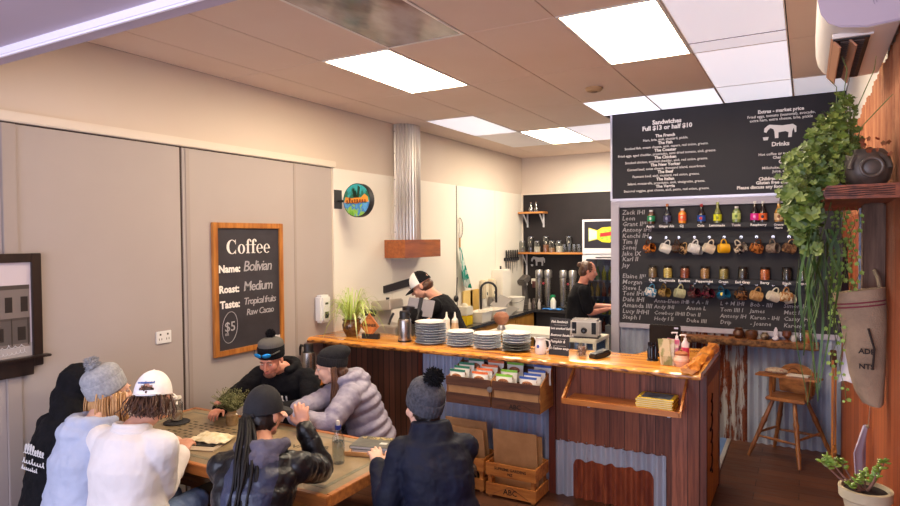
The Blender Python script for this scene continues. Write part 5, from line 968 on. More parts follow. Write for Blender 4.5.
# extractor flue and hood
t = thing('extractor_flue', 'corrugated half round metal flue with a wooden box foot on the white wall', 'flue', (.15, 2.5, 1.81))
N = 240; rs = []
for z in (2.01, ZC-.002): rs.append([V((.017+max(0, (.18+.007*cos(a*30))*sin(a)), 2.575-(.198+.007*cos(a*30))*cos(a), z)) for a in [pi*i/N for i in range(N+1)]])
B().rings(rs).build('flue_sheet', mat('galv_bright', '#b8b2ac', .32, .75, c2='#cbc5be', sc=(6, 6, 2)), t, ang=60)
B().box(.017, .294, 2.16, 2.93, 1.81, 2.012).build('wooden_box', wood('box_wood', '#7a3c14', '#a85a22', 1, 3, 9, .35, coat=.3), t, bev=.002)
b = B()
for z in (2.1, 2.4, 2.7, 3.0, 3.25): b.sph((.02, 2.372, z), .006, n=8, m=5)
b.build('rivets', steel_d, t)
t = thing('magnetic_strip', 'dark horizontal rail on the white wall behind the barista', 'rail', (.02, 2.5, 1.48)); B().add([(.017, 2.13, 1.42), (.017, 2.13, 1.50), (.017, 2.95, 1.585), (.017, 2.95, 1.49), (.04, 2.13, 1.42), (.04, 2.13, 1.50), (.04, 2.95, 1.585), (.04, 2.95, 1.49)], [(0, 1, 2, 3), (7, 6, 5, 4), (0, 4, 5, 1), (1, 5, 6, 2), (2, 6, 7, 3), (3, 7, 4, 0)]).build('rail', mat('rail_dark', '#3a3432', .35, .4), t)
# hanging whisk, spatula, towel
t = thing('whisk', 'long whisk with wooden handle hanging on the dark joint of the white wall', 'whisk', (.05, 3.86, 1.9)); b = B()
for k in range(6):
    a = k*pi/6; b.tube([(.05+.045*sin(s_)*cos(a), 3.86+.045*sin(s_)*sin(a), 2.02+.14*(1-cos(s_))) for s_ in [pi*i/12 for i in range(13)]], .0022, 5)
b.build('wires', steel_d, t); B().cyl((.05, 3.86, 1.88), (.05, 3.86, 2.03), .013, n=12).build('handle', mat('beech', '#c09460', .6), t)
t = thing('tea_towel', 'teal and white striped tea towel hanging on the white wall', 'tea towel', (.05, 3.9, 1.4))
def tw(i, j):
    z = 1.90-.52*j-.05*i*j; y = 3.82+.20*i*(.25+.75*j)+.03*sin(i*9)*j; return V((.045+.03*sin(i*12+j*2)*(.4+j*.6)+.02, y+.08*j, z))
m, nt, bs = newmat('towel_stripes'); tc = coords(nt, 1); sp = nt.nodes.new('ShaderNodeSeparateXYZ'); nt.links.new(tc, sp.inputs[0])
wv = nt.nodes.new('ShaderNodeTexWave'); wv.inputs['Scale'].default_value = 5.5; wv.inputs['Distortion'].default_value = 1.2; wv.bands_direction = 'Y'; nt.links.new(tc, wv.inputs[0])
nt.links.new(ramp(nt, wv.outputs[0], [(.42, lin('#e0e2dc')), (.5, lin('#1f9a86'))]), bs.inputs['Base Color']); bs.inputs['Roughness'].default_value = .9
B().sheet(tw, 26, 16, (.004, 0, 0)).build('cloth', m, t, ang=80)
t = thing('hanging_ladle', 'dark ladle hanging below the tea towel', 'ladle', (.05, 3.80, 1.15)); B().tube([(.05, 3.78, 1.50), (.05, 3.76, 1.3), (.05, 3.74, 1.26)], .008, 6).build('handle', steel_d, t); B().sph((.06, 3.73, 1.22), (.03, .045, .05)).build('bowl', bp, t)
# knives on wall
t = thing('knife_rack', 'magnetic knife rack near the back corner of the left wall', 'knife rack', (.03, 5.6, 1.8)); B().box(.017, .035, 5.35, 5.9, 1.66, 1.71).build('bar', bp, t)
for k in range(6):
    y = 5.38+k*.085; t = thing('kitchen_knife', ['broad black cleaver', 'black handled chef knife', 'long narrow knife', 'steel handled knife', 'short black handled knife', 'black handled bread knife'][k]+' on the rack near the back corner', 'knife', (.05, y, 1.5), 'knives on the wall rack')
    L = [.2, .26, .22, .24, .16, .22][k]; B().prism([(0, 0), (.035 if k < 2 else .022, 0), (.03 if k < 2 else .018, -L*.7), (0, -L)], (.036, y, 1.70), (0, 1, 0), (0, 0, 1), .003).build('blade', mat('blade', '#8f8c8a', .3, .9), t); B().box(.034, .052, y, y+.025, 1.70, 1.83).build('handle', steel_d if k == 3 else bp, t, bev=.004)
# shelves on back wall
sw = wood('shelf_pine', '#a05a24', '#cf8c48', 0, 3, 10, .4)
for nm, x0, x1, z in (('short upper', .03, .46, 2.44), ('long lower', .02, 1.235, 1.785)):
    t = thing('kitchen_shelf', '%s wooden shelf on the black back wall' % nm, 'shelf', ((x0+x1)/2, 6.0, z-.03)); B().box(x0, x1, 5.88, YB-.016, z-.03, z).build('board', sw, t, bev=.003)
    for x in ((x0+.08, x1-.07) if z > 2 else (.09,)): B().box(x-.012, x+.012, YB-.03, YB-.016, z-.25 if z > 2 else z-.55, z-.03).bar((x, YB-.03, z-.2), (x, 5.92, z-.035), .02, .01).build('bracket', mat('bracket_white', '#d6d4d8', .4), t)
gl = MT['jar_glass']; gl2 = glass('tumbler_glass', '#dfe2e0', .05, .7)
for k, x in enumerate((.21, .30)):
    t = thing('carafe', 'small glass carafe, %s one on the short upper shelf' % ('left' if k == 0 else 'right'), 'carafe', (x, 6.0, 2.44), 'carafes on the upper shelf'); B().lathe([(.002, 0), (.035, 0), (.038, .05), (.014, .09), (.012, .15), (.02, .16)], (x, 6.0, 2.44), 18, caps=False).build('glass', glass('carafe_glass', '#e6eaec', .03, .5), t)
for k, (x, y, z, fill, fh, nm) in enumerate(((.20, 6.02, 1.785, '#2c2018', .08, 'dark'), (.07, 5.97, 1.785, '#6a6058', .06, 'grey'), (.33, 5.96, 1.785, '#dcd4c4', .09, 'white filled'), (.46, 6.02, 1.785, '#b06a3c', .12, 'orange-brown filled'), (.58, 5.96, 1.785, '#a87a48', .07, 'tan filled'), (.70, 5.96, 1.785, '#e0d8c8', .1, 'white sugar filled'), (.84, 6.03, 1.785, '#4a4038', .05, 'dark based'))):
    t = thing('storage_jar', '%s glass storage jar on the long lower shelf' % nm, 'jar', (x, y, z), 'storage jars on the lower kitchen shelf'); hh = .24 if k in (0, 3, 6) else .17
    B().lathe([(.002, .002), (.05, .002), (.05, fh), (.002, fh)], (x, y, z), 20).build('contents', mat('fill_%d' % k, fill, .7, c2=None), t); B().lathe([(.053, 0), (.054, hh*.9), (.045, hh)], (x, y, z), 20, caps=False).build('glass', gl2, t); B().lathe([(.048, hh), (.048, hh+.015), (.002, hh+.018)], (x, y, z), 20).build('lid', MT['carafe_glass'], t)
pos8 = ['first', 'second', 'third', 'fourth', 'fifth', 'sixth', 'seventh']
t0 = None
for k in range(6):
    x = .80+.078*k; lab = 'upside down tumbler, %s from the jars on the long lower shelf' % pos8[k]
    if t0 is None:
        t0 = B().lathe([(.03, 0), (.034, .05), (.036, .13), (.002, .132)], (x, 5.93, 1.7855), 18).build('tumbler', glass('tumbler_clear', '#d8dcda', .05, .55), label=lab, cat='glass', group='tumblers on the lower kitchen shelf')
    else: dup(t0, (x, 5.93, 1.7855), lab)
t = thing('horse_cutout', 'small white horse cut-out fixed under the long kitchen shelf', 'wall ornament', (.27, 6.1, 1.6)); B().prism([(x*.75, z*.75) for x, z in hx], (.29, 6.102, 1.66), (1, 0, 0), (0, 0, 1), -.004).prism([(x*.75, z*.75) for x, z in [(-.175, -.105), (-.165, -.145), (-.125, -.145), (-.115, -.105)]], (.29, 6.102, 1.66), (1, 0, 0), (0, 0, 1), -.004).build('silhouette', mat('grey_white', '#c4c0c2', .6), t)
# coffee urns, spray, cloth, socket
for k, x in enumerate((.50, .90)):
    t = thing('coffee_urn', 'tall steel filter coffee urn on the back bench, %s one' % ('left' if k == 0 else 'right'), 'coffee urn', (x, 5.8, .91), 'coffee urns')
    for dx in (-.075, .075): B().lathe([(.002, .03), (.055, .03), (.058, .05), (.058, .48), (.002, .49)], (x+dx, 5.8, .91), 22).build('cylinder', MT['brushed_steel'], t)
    B().box(x-.14, x+.14, 5.70, 5.92, .91, .94).build('base', steel_d, t, bev=.004); B().lathe([(.058, .48), (.062, .49), (.062, .58), (.05, .6), (.002, .6)], (x-.075, 5.8, .91), 20).lathe([(.058, .48), (.062, .49), (.062, .58), (.05, .6), (.002, .6)], (x+.075, 5.8, .91), 20).build('lid', metal_b, t)
    B().sph((x+.02, 5.735, 1.3), (.018, .01, .018)).build('indicator', mat('red_light', '#b02838', .3), t); B().tube([(x, 5.73, 1.02), (x, 5.68, 1.02), (x, 5.67, .99)], .008, 6).build('tap', bp, t)
t = thing('dark_canister', 'dark cylinder canister at the right end of the back bench', 'canister', (1.13, 5.75, .91)); B().lathe([(.002, 0), (.07, 0), (.07, .42), (.05, .45), (.002, .46)], (1.13, 5.78, .91), 22).build('body', mat('canister_dark', '#2c2422', .3), t)
t = thing('spray_bottle', 'white spray bottle with green trigger on the blue cloth', 'spray bottle', (.73, 5.58, .92)); B().lathe([(.002, 0), (.042, 0), (.044, .12), (.018, .17), (.002, .18)], (.73, 5.6, .925), 18).build('bottle', wpl, t); B().box(.70, .76, 5.58, 5.62, 1.10, 1.14).box(.68, .70, 5.59, 5.61, 1.06, 1.13).build('trigger', mat('green_trigger', '#1c8a58', .4), t, bev=.004)
b = B(); b.sheet(lambda i, j: V((.58+.3*i, 5.51+.14*j, .913+.012*abs(sin(i*7+j*3)))), 16, 8, (0, 0, .006)); b.build('cloth', mat('blue_cloth', '#2f7ac8', .85), label='blue cleaning cloth under the spray bottle on the back bench', cat='cloth')
t = thing('wall_socket', 'white double power socket on the black back wall', 'socket', (.27, 6.1, 1.27)); B().box(.17, .36, YB-.028, YB-.015, 1.26, 1.35).build('plate', wpl, t, bev=.004); B().box(.2, .25, YB-.075, YB-.028, 1.2, 1.31).build('plug', mat('plug_dark', '#5a2c2c', .5), t, bev=.006)
for k in range(5):
    x = .36+.05*(k % 3); y = 5.55+.09*(k//2); lab = 'small clear bottle in the cluster behind the bucket, %s' % ['nearest the bucket', 'second from the bucket', 'front right one', 'rear left one', 'rear right one'][k]
    B().lathe([(.002, 0), (.026, 0), (.027, .09), (.012, .12), (.012, .16), (.002, .16)], (x+.03*k*.4, y, .911), 14).build('small_bottle', mat('syrup_%d' % (k % 3), ['#8a8078', '#3a2c28', '#b4aca4'][k % 3], .15, coat=.5), label=lab, cat='bottle', group='small bottles on the back bench')
# drinks fridge
t = thing('drinks_fridge', 'white upright drinks fridge with a lit sweet wrapper picture header and glass door', 'fridge', (1.6, 5.75, 0)); fw_ = mat('fridge_white', '#dcdadc', .3)
FX0, FX1, FY = 1.245, 1.92, 5.46
B().box(FX0, FX0+.04, FY, 6.09, .02, 2.28).box(FX1-.04, FX1, FY, 6.09, .02, 2.28).box(FX0+.04, FX1-.04, 6.05, 6.09, .02, 2.28).box(FX0+.04, FX1-.04, FY+.01, 6.05, 2.24, 2.28).box(FX0+.04, FX1-.04, FY+.01, 6.05, 1.74, 1.80).box(FX0+.04, FX1-.04, FY+.01, 6.05, .02, .35).build('cabinet', fw_, t, bev=.004)
B().box(FX0+.03, FX1-.03, FY-.02, FY+.01, 1.86, 2.25).build('header_panel', mat('header_black', '#26222a', .3), t); B().box(FX0, FX1, FY-.022, FY+.01, 1.78, 1.862).box(FX0, FX1, FY-.022, FY, 2.25, 2.28).box(FX0, FX0+.03, FY-.022, FY, 1.86, 2.25).build('header_frame', fw_, t, bev=.003)
b = B(); b.prism([(-.26, -.1), (-.26, .1), (-.13, .06), (-.06, .1), (.06, .11), (.14, .06), (.26, .1), (.26, -.1), (.14, -.06), (.05, -.12), (-.06, -.11), (-.13, -.07)], (1.60, FY-.021, 2.06), (1, 0, 0), (0, 0, 1), .003); b.build('wrapper_picture', mat('wrapper_yellow', '#d8c828', .4), t)
b = B(); b.prism([(.11*cos(a), .085*sin(a)) for a in [2*pi*i/24 for i in range(24)]], (1.60, FY-.025, 2.06), (1, 0, 0), (0, 0, 1), .002); b.build('wrapper_green', mat('wrapper_green', '#78b82c', .4, c2='#b8d84c', sc=30), t)
b = B(); b.prism([(-.255, -.09), (-.255, .09), (-.135, .05), (-.135, -.06)], (1.60, FY-.025, 2.06), (1, 0, 0), (0, 0, 1), .002); b.build('wrapper_mint', mat('wrapper_mint', '#a8d8c0', .4), t)
b = B(); b.prism([(-.09, -.035), (-.085, .02), (.09, .04), (.085, -.015)], (1.60, FY-.028, 2.06), (1, 0, 0), (0, 0, 1), .002); b.build('wrapper_red', mat('wrapper_red', '#c82c2c', .4), t)
B().box(FX0+.0, FX0+.055, FY-.03, FY, .3, 1.76).box(FX1-.055, FX1, FY-.03, FY, .3, 1.76).box(FX0+.055, FX1-.055, FY-.03, FY, 1.70, 1.76).box(FX0+.055, FX1-.055, FY-.03, FY, .3, .36).build('door_frame', fw_, t, bev=.004)
B().box(FX0+.055, FX1-.055, FY-.02, FY-.014, .36, 1.70).build('door_glass', glass('fridge_glass', '#cfd4e0', .04, .85), t)
B().box(FX0+.2, FX0+.5, FY-.034, FY-.03, 1.72, 1.735).build('vent', steel_d, t)
for z in (.62, .88, 1.14, 1.38): B().box(FX0+.045, FX1-.045, FY+.03, 6.0, z, z+.012).build('shelf', metal_b, t)
dc = [('#b88a1c', 'amber'), ('#8a3a1c', 'red-brown'), ('#5a8a2c', 'green'), ('#c8b83c', 'yellow')]
proto = {}
for si, z in enumerate((.632, .892, 1.152, 1.392)):
    for k in range(6):
        c1, cn = dc[(si*2+k//2) % 4]; x = FX0+.10+k*.094; lab = '%s bottle, %s from the left on the %s fridge shelf' % (cn, pos8[k], ['lowest', 'second', 'third', 'top'][si])
        if c1 in proto: dup(proto[c1], (x, FY+.10, z), lab); continue
        pt0 = thing('fridge_bottle', lab, 'bottle', (x, FY+.10, z), 'bottles in the drinks fridge'); proto[c1] = pt0
        B().lathe([(.002, 0), (.032, 0), (.033, .11), (.014, .16), (.013, .2), (.002, .2)], (x, FY+.10, z), 16).build('glass', mat('fb_'+c1[1:], c1, .15, coat=.5), pt0); B().cyl((x, FY+.10, z+.2), (x, FY+.10, z+.215), .014, n=12).build('cap', wpl, pt0)
t = thing('brewing_machine', 'black and steel filter machine beside the fridge at the barista hands', 'coffee machine', (2.08, 4.4, 0)); B().box(1.9, 2.25, 4.3, 4.75, 0, .9).build('stand', MT['cab_steel'], t); B().box(1.93, 2.2, 4.35, 4.7, .9, 1.0).build('base', steel_d, t, bev=.01); B().box(1.95, 2.18, 4.5, 4.68, 1.0, 1.38).build('column', bp, t, bev=.01); B().lathe([(.002, 0), (.06, 0), (.08, .14), (.002, .14)], (2.06, 4.42, 1.16), 20).build('filter_basket', bp, t); B().lathe([(.002, 0), (.05, 0), (.055, .12), (.03, .15), (.002, .15)], (2.06, 4.42, 1.0), 20).build('carafe', metal_b, t)
# ================================================================ left wall fixtures
t = thing('coffee_board', 'wood framed chalkboard headed Coffee on the taupe wall', 'chalkboard', (.03, .20, 1.1)); fr = wood('frame_oak', '#8a4c18', '#bd7c38', 2, 3, 8, .4, coat=.3)
Y0, Y1, Z0, Z1 = -.19, .572, 1.09, 2.168
B().box(.012, .03, Y0+.03, Y1-.03, Z0+.03, Z1-.03).build('slate', mat('slate_board', '#29252a', .6, c2='#38333a', sc=(4, 4, 6), lo=.35, hi=.75, det=6), t)
B().box(.012, .045, Y0, Y0+.045, Z0, Z1).box(.012, .045, Y1-.045, Y1, Z0, Z1).box(.012, .045, Y0+.045, Y1-.045, Z1-.045, Z1).box(.012, .045, Y0+.045, Y1-.045, Z0, Z0+.045).build('frame', fr, t, bev=.003)
TL = lambda s_, y, z, sz, bold, m_, al='LEFT', **k: poly_text(s_, (.031, y, z), (0, 1, 0), (0, 0, 1), sz, k.pop('nm', 'lettering'), m_, t, al, bold, **k)
def didone(s_, y, z, H, m_, nm='lettering'):
    # high contrast display letters drawn as outlines (thick stems, thin joins)
    b = B(); x = y; U = H
    def ringl(cx, cz, rx, rz, ix, iz, a0=0, a1=2*pi, n=28, dx=0):
        P = [(cx+rx*cos(a0+(a1-a0)*i/n), cz+rz*sin(a0+(a1-a0)*i/n)) for i in range(n+1)]; Q = [(cx+dx+ix*cos(a0+(a1-a0)*i/n), cz+iz*sin(a0+(a1-a0)*i/n)) for i in range(n+1)]
        b.add([(.0315, p[0], p[1]) for p in P+Q], [(i, i+1, n+2+i, n+1+i) for i in range(n)])
    def rc(x0, x1, z0, z1): b.add([(.0315, x0, z0), (.0315, x1, z0), (.0315, x1, z1), (.0315, x0, z1)], [(0, 1, 2, 3)])
    for ch in s_:
        if ch == 'C': ringl(x+.38*U, z+.36*U, .36*U, .38*U, .2*U, .345*U, .75, 2*pi-.75, dx=.02*U); rc(x+.6*U, x+.64*U, z+.5*U, z+.74*U); rc(x+.6*U, x+.64*U, z-.02*U, z+.2*U); x += .76*U
        elif ch == 'o': ringl(x+.26*U, z+.24*U, .25*U, .26*U, .11*U, .23*U); x += .56*U
        elif ch == 'e': ringl(x+.25*U, z+.24*U, .24*U, .26*U, .12*U, .23*U, 0, 2*pi-.75); rc(x+.1*U, x+.48*U, z+.235*U, z+.27*U); x += .53*U
        elif ch == 'f': rc(x+.08*U, x+.22*U, z, z+.62*U); rc(x, x+.36*U, z+.44*U, z+.475*U); rc(x+.02*U, x+.3*U, z, z+.03*U); ringl(x+.25*U, z+.6*U, .17*U, .18*U, .03*U, .145*U, .35, pi); b.add([(.0315, x+.36*U+.05*U*cos(2*pi*i/12), z+.66*U+.05*U*sin(2*pi*i/12)) for i in range(12)], [tuple(range(12))]); x += .37*U
    b.build(nm, m_, t)
didone('Coffee', -.055, 1.915, .155, txt)
TL('Name:', -.135, 1.765, .083, .003, txt, shear=0); TL('Roast:', -.135, 1.60, .083, .003, txt); TL('Taste:', -.125, 1.475, .083, .003, txt)
TL('Bolivian', .115, 1.765, .125, .0006, ch2, nm='chalk_writing', shear=.2, sp=.85); TL('Medium', .115, 1.60, .115, .0006, ch2, nm='chalk_writing', shear=.15, sp=.85); TL('Tropical fruits', .115, 1.485, .083, .0005, ch2, nm='chalk_writing', shear=.2, sp=.82); TL('Raw Cacao', .145, 1.395, .075, .0005, ch2, nm='chalk_writing', shear=.15, sp=.9)
TL('$5', -.085, 1.285, .11, .0005, ch2, nm='chalk_writing'); TL('IIIII', -.08, 1.25, .03, 0, ch2, nm='chalk_writing')
b = B(); b.tube([(.0315, -.03+.078*cos(a), 1.315+.125*sin(a)+.02*cos(a)) for a in [2*pi*i/40 for i in range(42)]], .0022, 5); b.build('chalk_oval', ch2, t)
b = B(); b.prism([(x*.42, z*.42) for x, z in hx], (.032, .50, 1.16), (0, 1, 0), (0, 0, 1), .001); b.build('horse_emblem', txt, t)
# double sided round sign
t = thing('round_sign', 'round painted hanging sign on a black wall bracket, tropical scene with a wordmark', 'sign', (.25, 1.37, 2.2)); sb = mat('sign_black', '#1d1a1a', .5)
B().box(.0, .02, 1.31, 1.43, 2.33, 2.52).build('wall_plate', sb, t, bev=.002); B().cyl((.02, 1.37, 2.405), (.12, 1.37, 2.405), .012, n=12).build('arm', sb, t)
B().cyl((.285, 1.325, 2.405), (.285, 1.395, 2.405), .165, n=56).build('rim', sb, t, ang=40)
m, nt, bs = newmat('painted_scene'); v = coords(nt, (5, 5, 3.2)); sp = nt.nodes.new('ShaderNodeSeparateXYZ'); tc = nt.nodes.new('ShaderNodeTexCoord'); nt.links.new(tc.outputs['Object'], sp.inputs[0])
nz = tnoise(nt, v, 2.5, 4, .6); ad = nt.nodes.new('ShaderNodeMath'); ad.operation = 'MULTIPLY_ADD'; ad.inputs[1].default_value = 2.6; nt.links.new(sp.outputs[2], ad.inputs[0]); nt.links.new(nz, ad.inputs[2]); 
sb2 = nt.nodes.new('ShaderNodeMath'); sb2.operation = 'SUBTRACT'; sb2.inputs[1].default_value = .5; nt.links.new(ad.outputs[0], sb2.inputs[0])
nt.links.new(ramp(nt, sb2.outputs[0], [(.1, lin('#5a9a2c')), (.24, lin('#8ab83c')), (.3, lin('#2c6cb0')), (.42, lin('#5aa0d0')), (.52, lin('#2a8a78')), (.66, lin('#1c5a3c')), (.8, lin('#30a0a0'))]), bs.inputs['Base Color']); bs.inputs['Roughness'].default_value = .35
for y, dy in ((1.325, -.003), (1.395, .003)): B().cyl((.285, y, 2.405), (.285, y+dy, 2.405), .157, n=48).build('painted_face', m, t)
b = B()
for dx, h in ((-.02, .08), (.02, .1), (.0, .06)): b.prism([(-.012+dx, 0), (.012+dx, 0), (.03*(1 if dx > 0 else -1)+dx, h), (dx, h*1.2)], (.285, 1.3215, 2.43), (1, 0, 0), (0, 0, 1), .002)
b.build('painted_leaves', mat('deep_green', '#0f3a20', .4), t); b = B(); b.prism([(-.15, -.02), (-.13, .035), (-.05, .02), (.0, .03), (.06, .025), (.1, .06), (.14, .03), (.15, -.02), (.08, -.015), (.0, -.035), (-.08, -.02)], (.285, 1.3215, 2.405), (1, 0, 0), (0, 0, 1), .002); b.build('wordmark_ground', mat('painted_orange', '#d88a2c', .4), t)
scrawl((.16, 1.3185, 2.375), (1, 0, .03), (0, 0, 1), .25, .06, 'wordmark', mat('wordmark_dark', '#7a3a14', .4), t, 4, .004, 8)
t = thing('towel_dispenser', 'white soap dispenser on the wall above the spider plant end', 'dispenser', (.05, 1.07, 1.22)); B().box(.012, .11, 1.0, 1.14, 1.225, 1.49).build('case', mat('disp_white', '#dcdad8', .3), t, bev=.02); B().box(.109, .113, 1.05, 1.09, 1.4, 1.42).box(.109, .113, 1.045, 1.095, 1.27, 1.33).build('window', bp, t)
t = thing('wall_socket', 'white double power socket on the taupe wall', 'socket', (.02, -.63, 1.27)); B().box(.012, .024, -.692, -.568, 1.275, 1.365).build('plate', mat('socket_white', '#e0dcd8', .3), t, bev=.003)
b = B()
for y in (-.66, -.60): b.box(.023, .0255, y-.012, y-.008, 1.30, 1.315).box(.023, .0255, y+.008, y+.012, 1.30, 1.315)
for y in (-.66, -.60): b.box(.023, .027, y-.006, y+.006, 1.335, 1.348)
b.build('socket_slots', steel_d, t)
# framed photograph
t = thing('framed_photograph', 'large dark framed black and white photograph of an old building with a ledge', 'picture', (.04, -1.95, 1.25)); fd = wood('frame_dark', '#1c1412', '#2c201c', 2, 2, 8, .35)
PY0, PY1 = -2.40, -1.482; B().box(.026, .05, PY1-.055, PY1, 1.275, 1.958).box(.026, .05, PY0, PY0+.055, 1.275, 1.958).box(.026, .05, PY0+.055, PY1-.055, 1.905, 1.958).box(.026, .05, PY0+.055, PY1-.055, 1.225, 1.325).build('frame', fd, t, bev=.003)
B().box(.026, .085, PY0-.03, PY1+.03, 1.325, 1.34).build('ledge', fd, t, bev=.003)
def flat(nm, rects, c, x): 
    b = B()
    for y0, y1, z0, z1 in rects: b.add([(x, y0, z0), (x, y1, z0), (x, y1, z1), (x, y0, z1)], [(0, 1, 2, 3)])
    b.build(nm, mat('photo_'+nm, c, .35), t)
a, e = PY0+.055, PY1-.055
flat('sky', [(a, e, 1.33, 1.905)], '#c8bcc0', .032); flat('street', [(a, e, 1.34, 1.42)], '#a8a09c', .0325); flat('building', [(a, e-.01, 1.40, 1.75)], '#766c66', .0328); flat('roof_edge', [(a, e-.01, 1.745, 1.77), (a, e-.01, 1.56, 1.575)], '#4a423e', .0333); flat('verandah', [(a, e-.01, 1.42, 1.56)], '#57504c', .0331)
flat('dark_openings', [(e-.06-.085*k, e-.02-.085*k, 1.61, 1.70) for k in range(8)]+[(e-.08-.12*k, e-.035-.12*k, 1.44, 1.52) for k in range(6)], '#2a2624', .0336); flat('posts', [(e-.025-.09*k, e-.018-.09*k, 1.41, 1.57) for k in range(8)], '#3a3430', .0338)
for k, (y, z, L_) in enumerate(((-2.0, 1.385, .42), (-1.85, 1.352, .28))): scrawl((.0342, y, z), (0, 1, .04), (0, 0, 1), L_, .025, 'handwriting', mat('photo_ink', '#d8d4d4', .6), t, k+3, .0012, 12)
# ================================================================ long table
t = thing('cafe_table', 'long cafe table topped with printed coffee sacks under glass, edged in orange wood', 'table', (1.03, -.80, 0)); te = MT['table_edge_wood']
TX0, TX1, TY0, TY1 = .045, 2.06, -1.225, -.385
sack = mat('sack_print', '#806c4c', .5, c2='#978261', sc=7, bmp=.15, bsc=240, coat=.6)
B().box(TX0+.035, TX1-.035, TY0+.035, TY1-.035, .722, .748).build('top', sack, t)
B().box(TX0, TX1, TY0, TY0+.035, .69, .75).box(TX0, TX1, TY1-.035, TY1, .69, .75).box(TX0, TX0+.035, TY0+.035, TY1-.035, .69, .75).box(TX1-.035, TX1, TY0+.035, TY1-.035, .69, .75).build('edge_frame', te, t, bev=.003)
B().box(TX0+.09, TX1-.09, TY0+.09, TY1-.09, .7482, .7492).build('green_border', mat('sack_green', '#62604a', .5, c2='#7a7054', sc=30, coat=.6), t); B().box(TX0+.115, TX1-.115, TY0+.115, TY1-.115, .7492, .7497).build('sack_field', sack, t)
sp_ = mat('sack_ink', '#3c3626', .7)
for s_, x, y, sz in (('BO', 1.78, -1.0, .1), ('EL', 1.8, -1.09, .07), ('SALVADOR', 1.42, -.72, .07)): poly_text(s_, (x, y, .7499), (.94, .34, 0), (-.34, .94, 0), sz, 'sack_lettering', sp_, t, bold=.002, ex=.0003)
b = B(); rg = random.Random(9)
for k in range(11):
    for j in range(9): 
        if rg.random() < .8: x = .36+j*.055; y = -1.08+k*.042; b.box(x, x+.04*rg.uniform(.5, 1), y, y+.018, .7496, .7501)
b.build('sack_pattern', sp_, t, label='dense dark printed pattern')
for x in (.2, 1.88):
    for y in (-1.1, -.5): B().box(x-.035, x+.035, y-.035, y+.035, 0, .69).build('leg', te, t, bev=.004)
B().box(.2, 1.88, -.86, -.74, .40, .44).build('stretcher_plank', te, t)
def bench(x0, x1, y0, y1, lab, grp='benches'):
    t = thing('bench', lab, 'bench', ((x0+x1)/2, (y0+y1)/2, 0), grp); B().box(x0, x1, y0, y1, .41, .445).build('seat', te, t, bev=.004)
    for x in (x0+.08, x1-.08): B().box(x-.02, x+.02, y0+.03, y1-.03, 0, .41).build('leg', te, t)
bench(.06, 1.42, -1.80, -1.46, 'wooden bench under the three people at the near left of the table'); bench(.3, 1.62, .0, .34, 'wooden bench on the far side of the table before the wall')
def stool(x, y, lab, mt, z=.45):
    t = thing('stool', lab, 'stool', (x, y, 0), 'metal stools'); B().box(x-.16, x+.16, y-.16, y+.16, z-.03, z).build('seat', mt, t, bev=.012)
    for sx in (-1, 1):
        for sy in (-1, 1): B().bar((x+sx*.13, y+sy*.13, z-.03), (x+sx*.18, y+sy*.18, 0), .03, .02).build('leg', mt, t)
blackmetal = mat('black_metal', '#1c1b1e', .4, .5)
stool(1.86, -1.66, 'black metal stool under the person in the leather jacket', blackmetal); stool(2.58, -.86, 'black metal stool under the person in the navy jacket', blackmetal); stool(.92, -.96, 'empty black metal stool pushed under the near edge of the table', blackmetal, .47)
# table things
t = thing('water_bottle', 'clear plastic water bottle with blue cap near the table end', 'bottle', (1.80, -.818, .75)); c = (1.80, -.818, .7505)
B().lathe([(.002, 0), (.032, 0), (.036, .01), (.035, .05), (.033, .06), (.036, .07), (.036, .13), (.033, .15), (.016, .185), (.015, .2)], c, 28, caps=False).build('bottle_body', glass('pet', '#f0f4f6', .03, .8), t)
B().lathe([(.002, .002), (.031, .003), (.033, .06), (.033, .125), (.002, .125)], c, 24).build('water', glass('water', '#e8eef0', .02, .85), t); B().cyl((1.80, -.818, .945), (1.80, -.818, .968), .018, n=20).build('cap', mat('cap_blue', '#1c2c7c', .35), t); B().lathe([(.01, .218), (.012, .235), (.009, .245), (.002, .246)], c, 16).build('drinking_spout', wpl, t)
t = thing('serving_tray', 'wooden tray under the books at the right end of the table', 'tray', (1.88, -.53, .75)); R = Matrix.Rotation(.30, 3, 'Z')
B().obox((1.88, -.54, .757), (.34, .25, .012), R).build('base', wood('tray_wood', '#a06a34', '#c8945a', 0, 3, 8, .5), t, bev=.004); B().obox(V((1.88, -.54, .768))+R @ V((0, -.122, 0)), (.34, .008, .018), R).obox(V((1.88, -.54, .768))+R @ V((0, .122, 0)), (.34, .008, .018), R).build('rim', MT['tray_wood'], t, bev=.002)
pages = mat('pages', '#d4d0cc', .8)
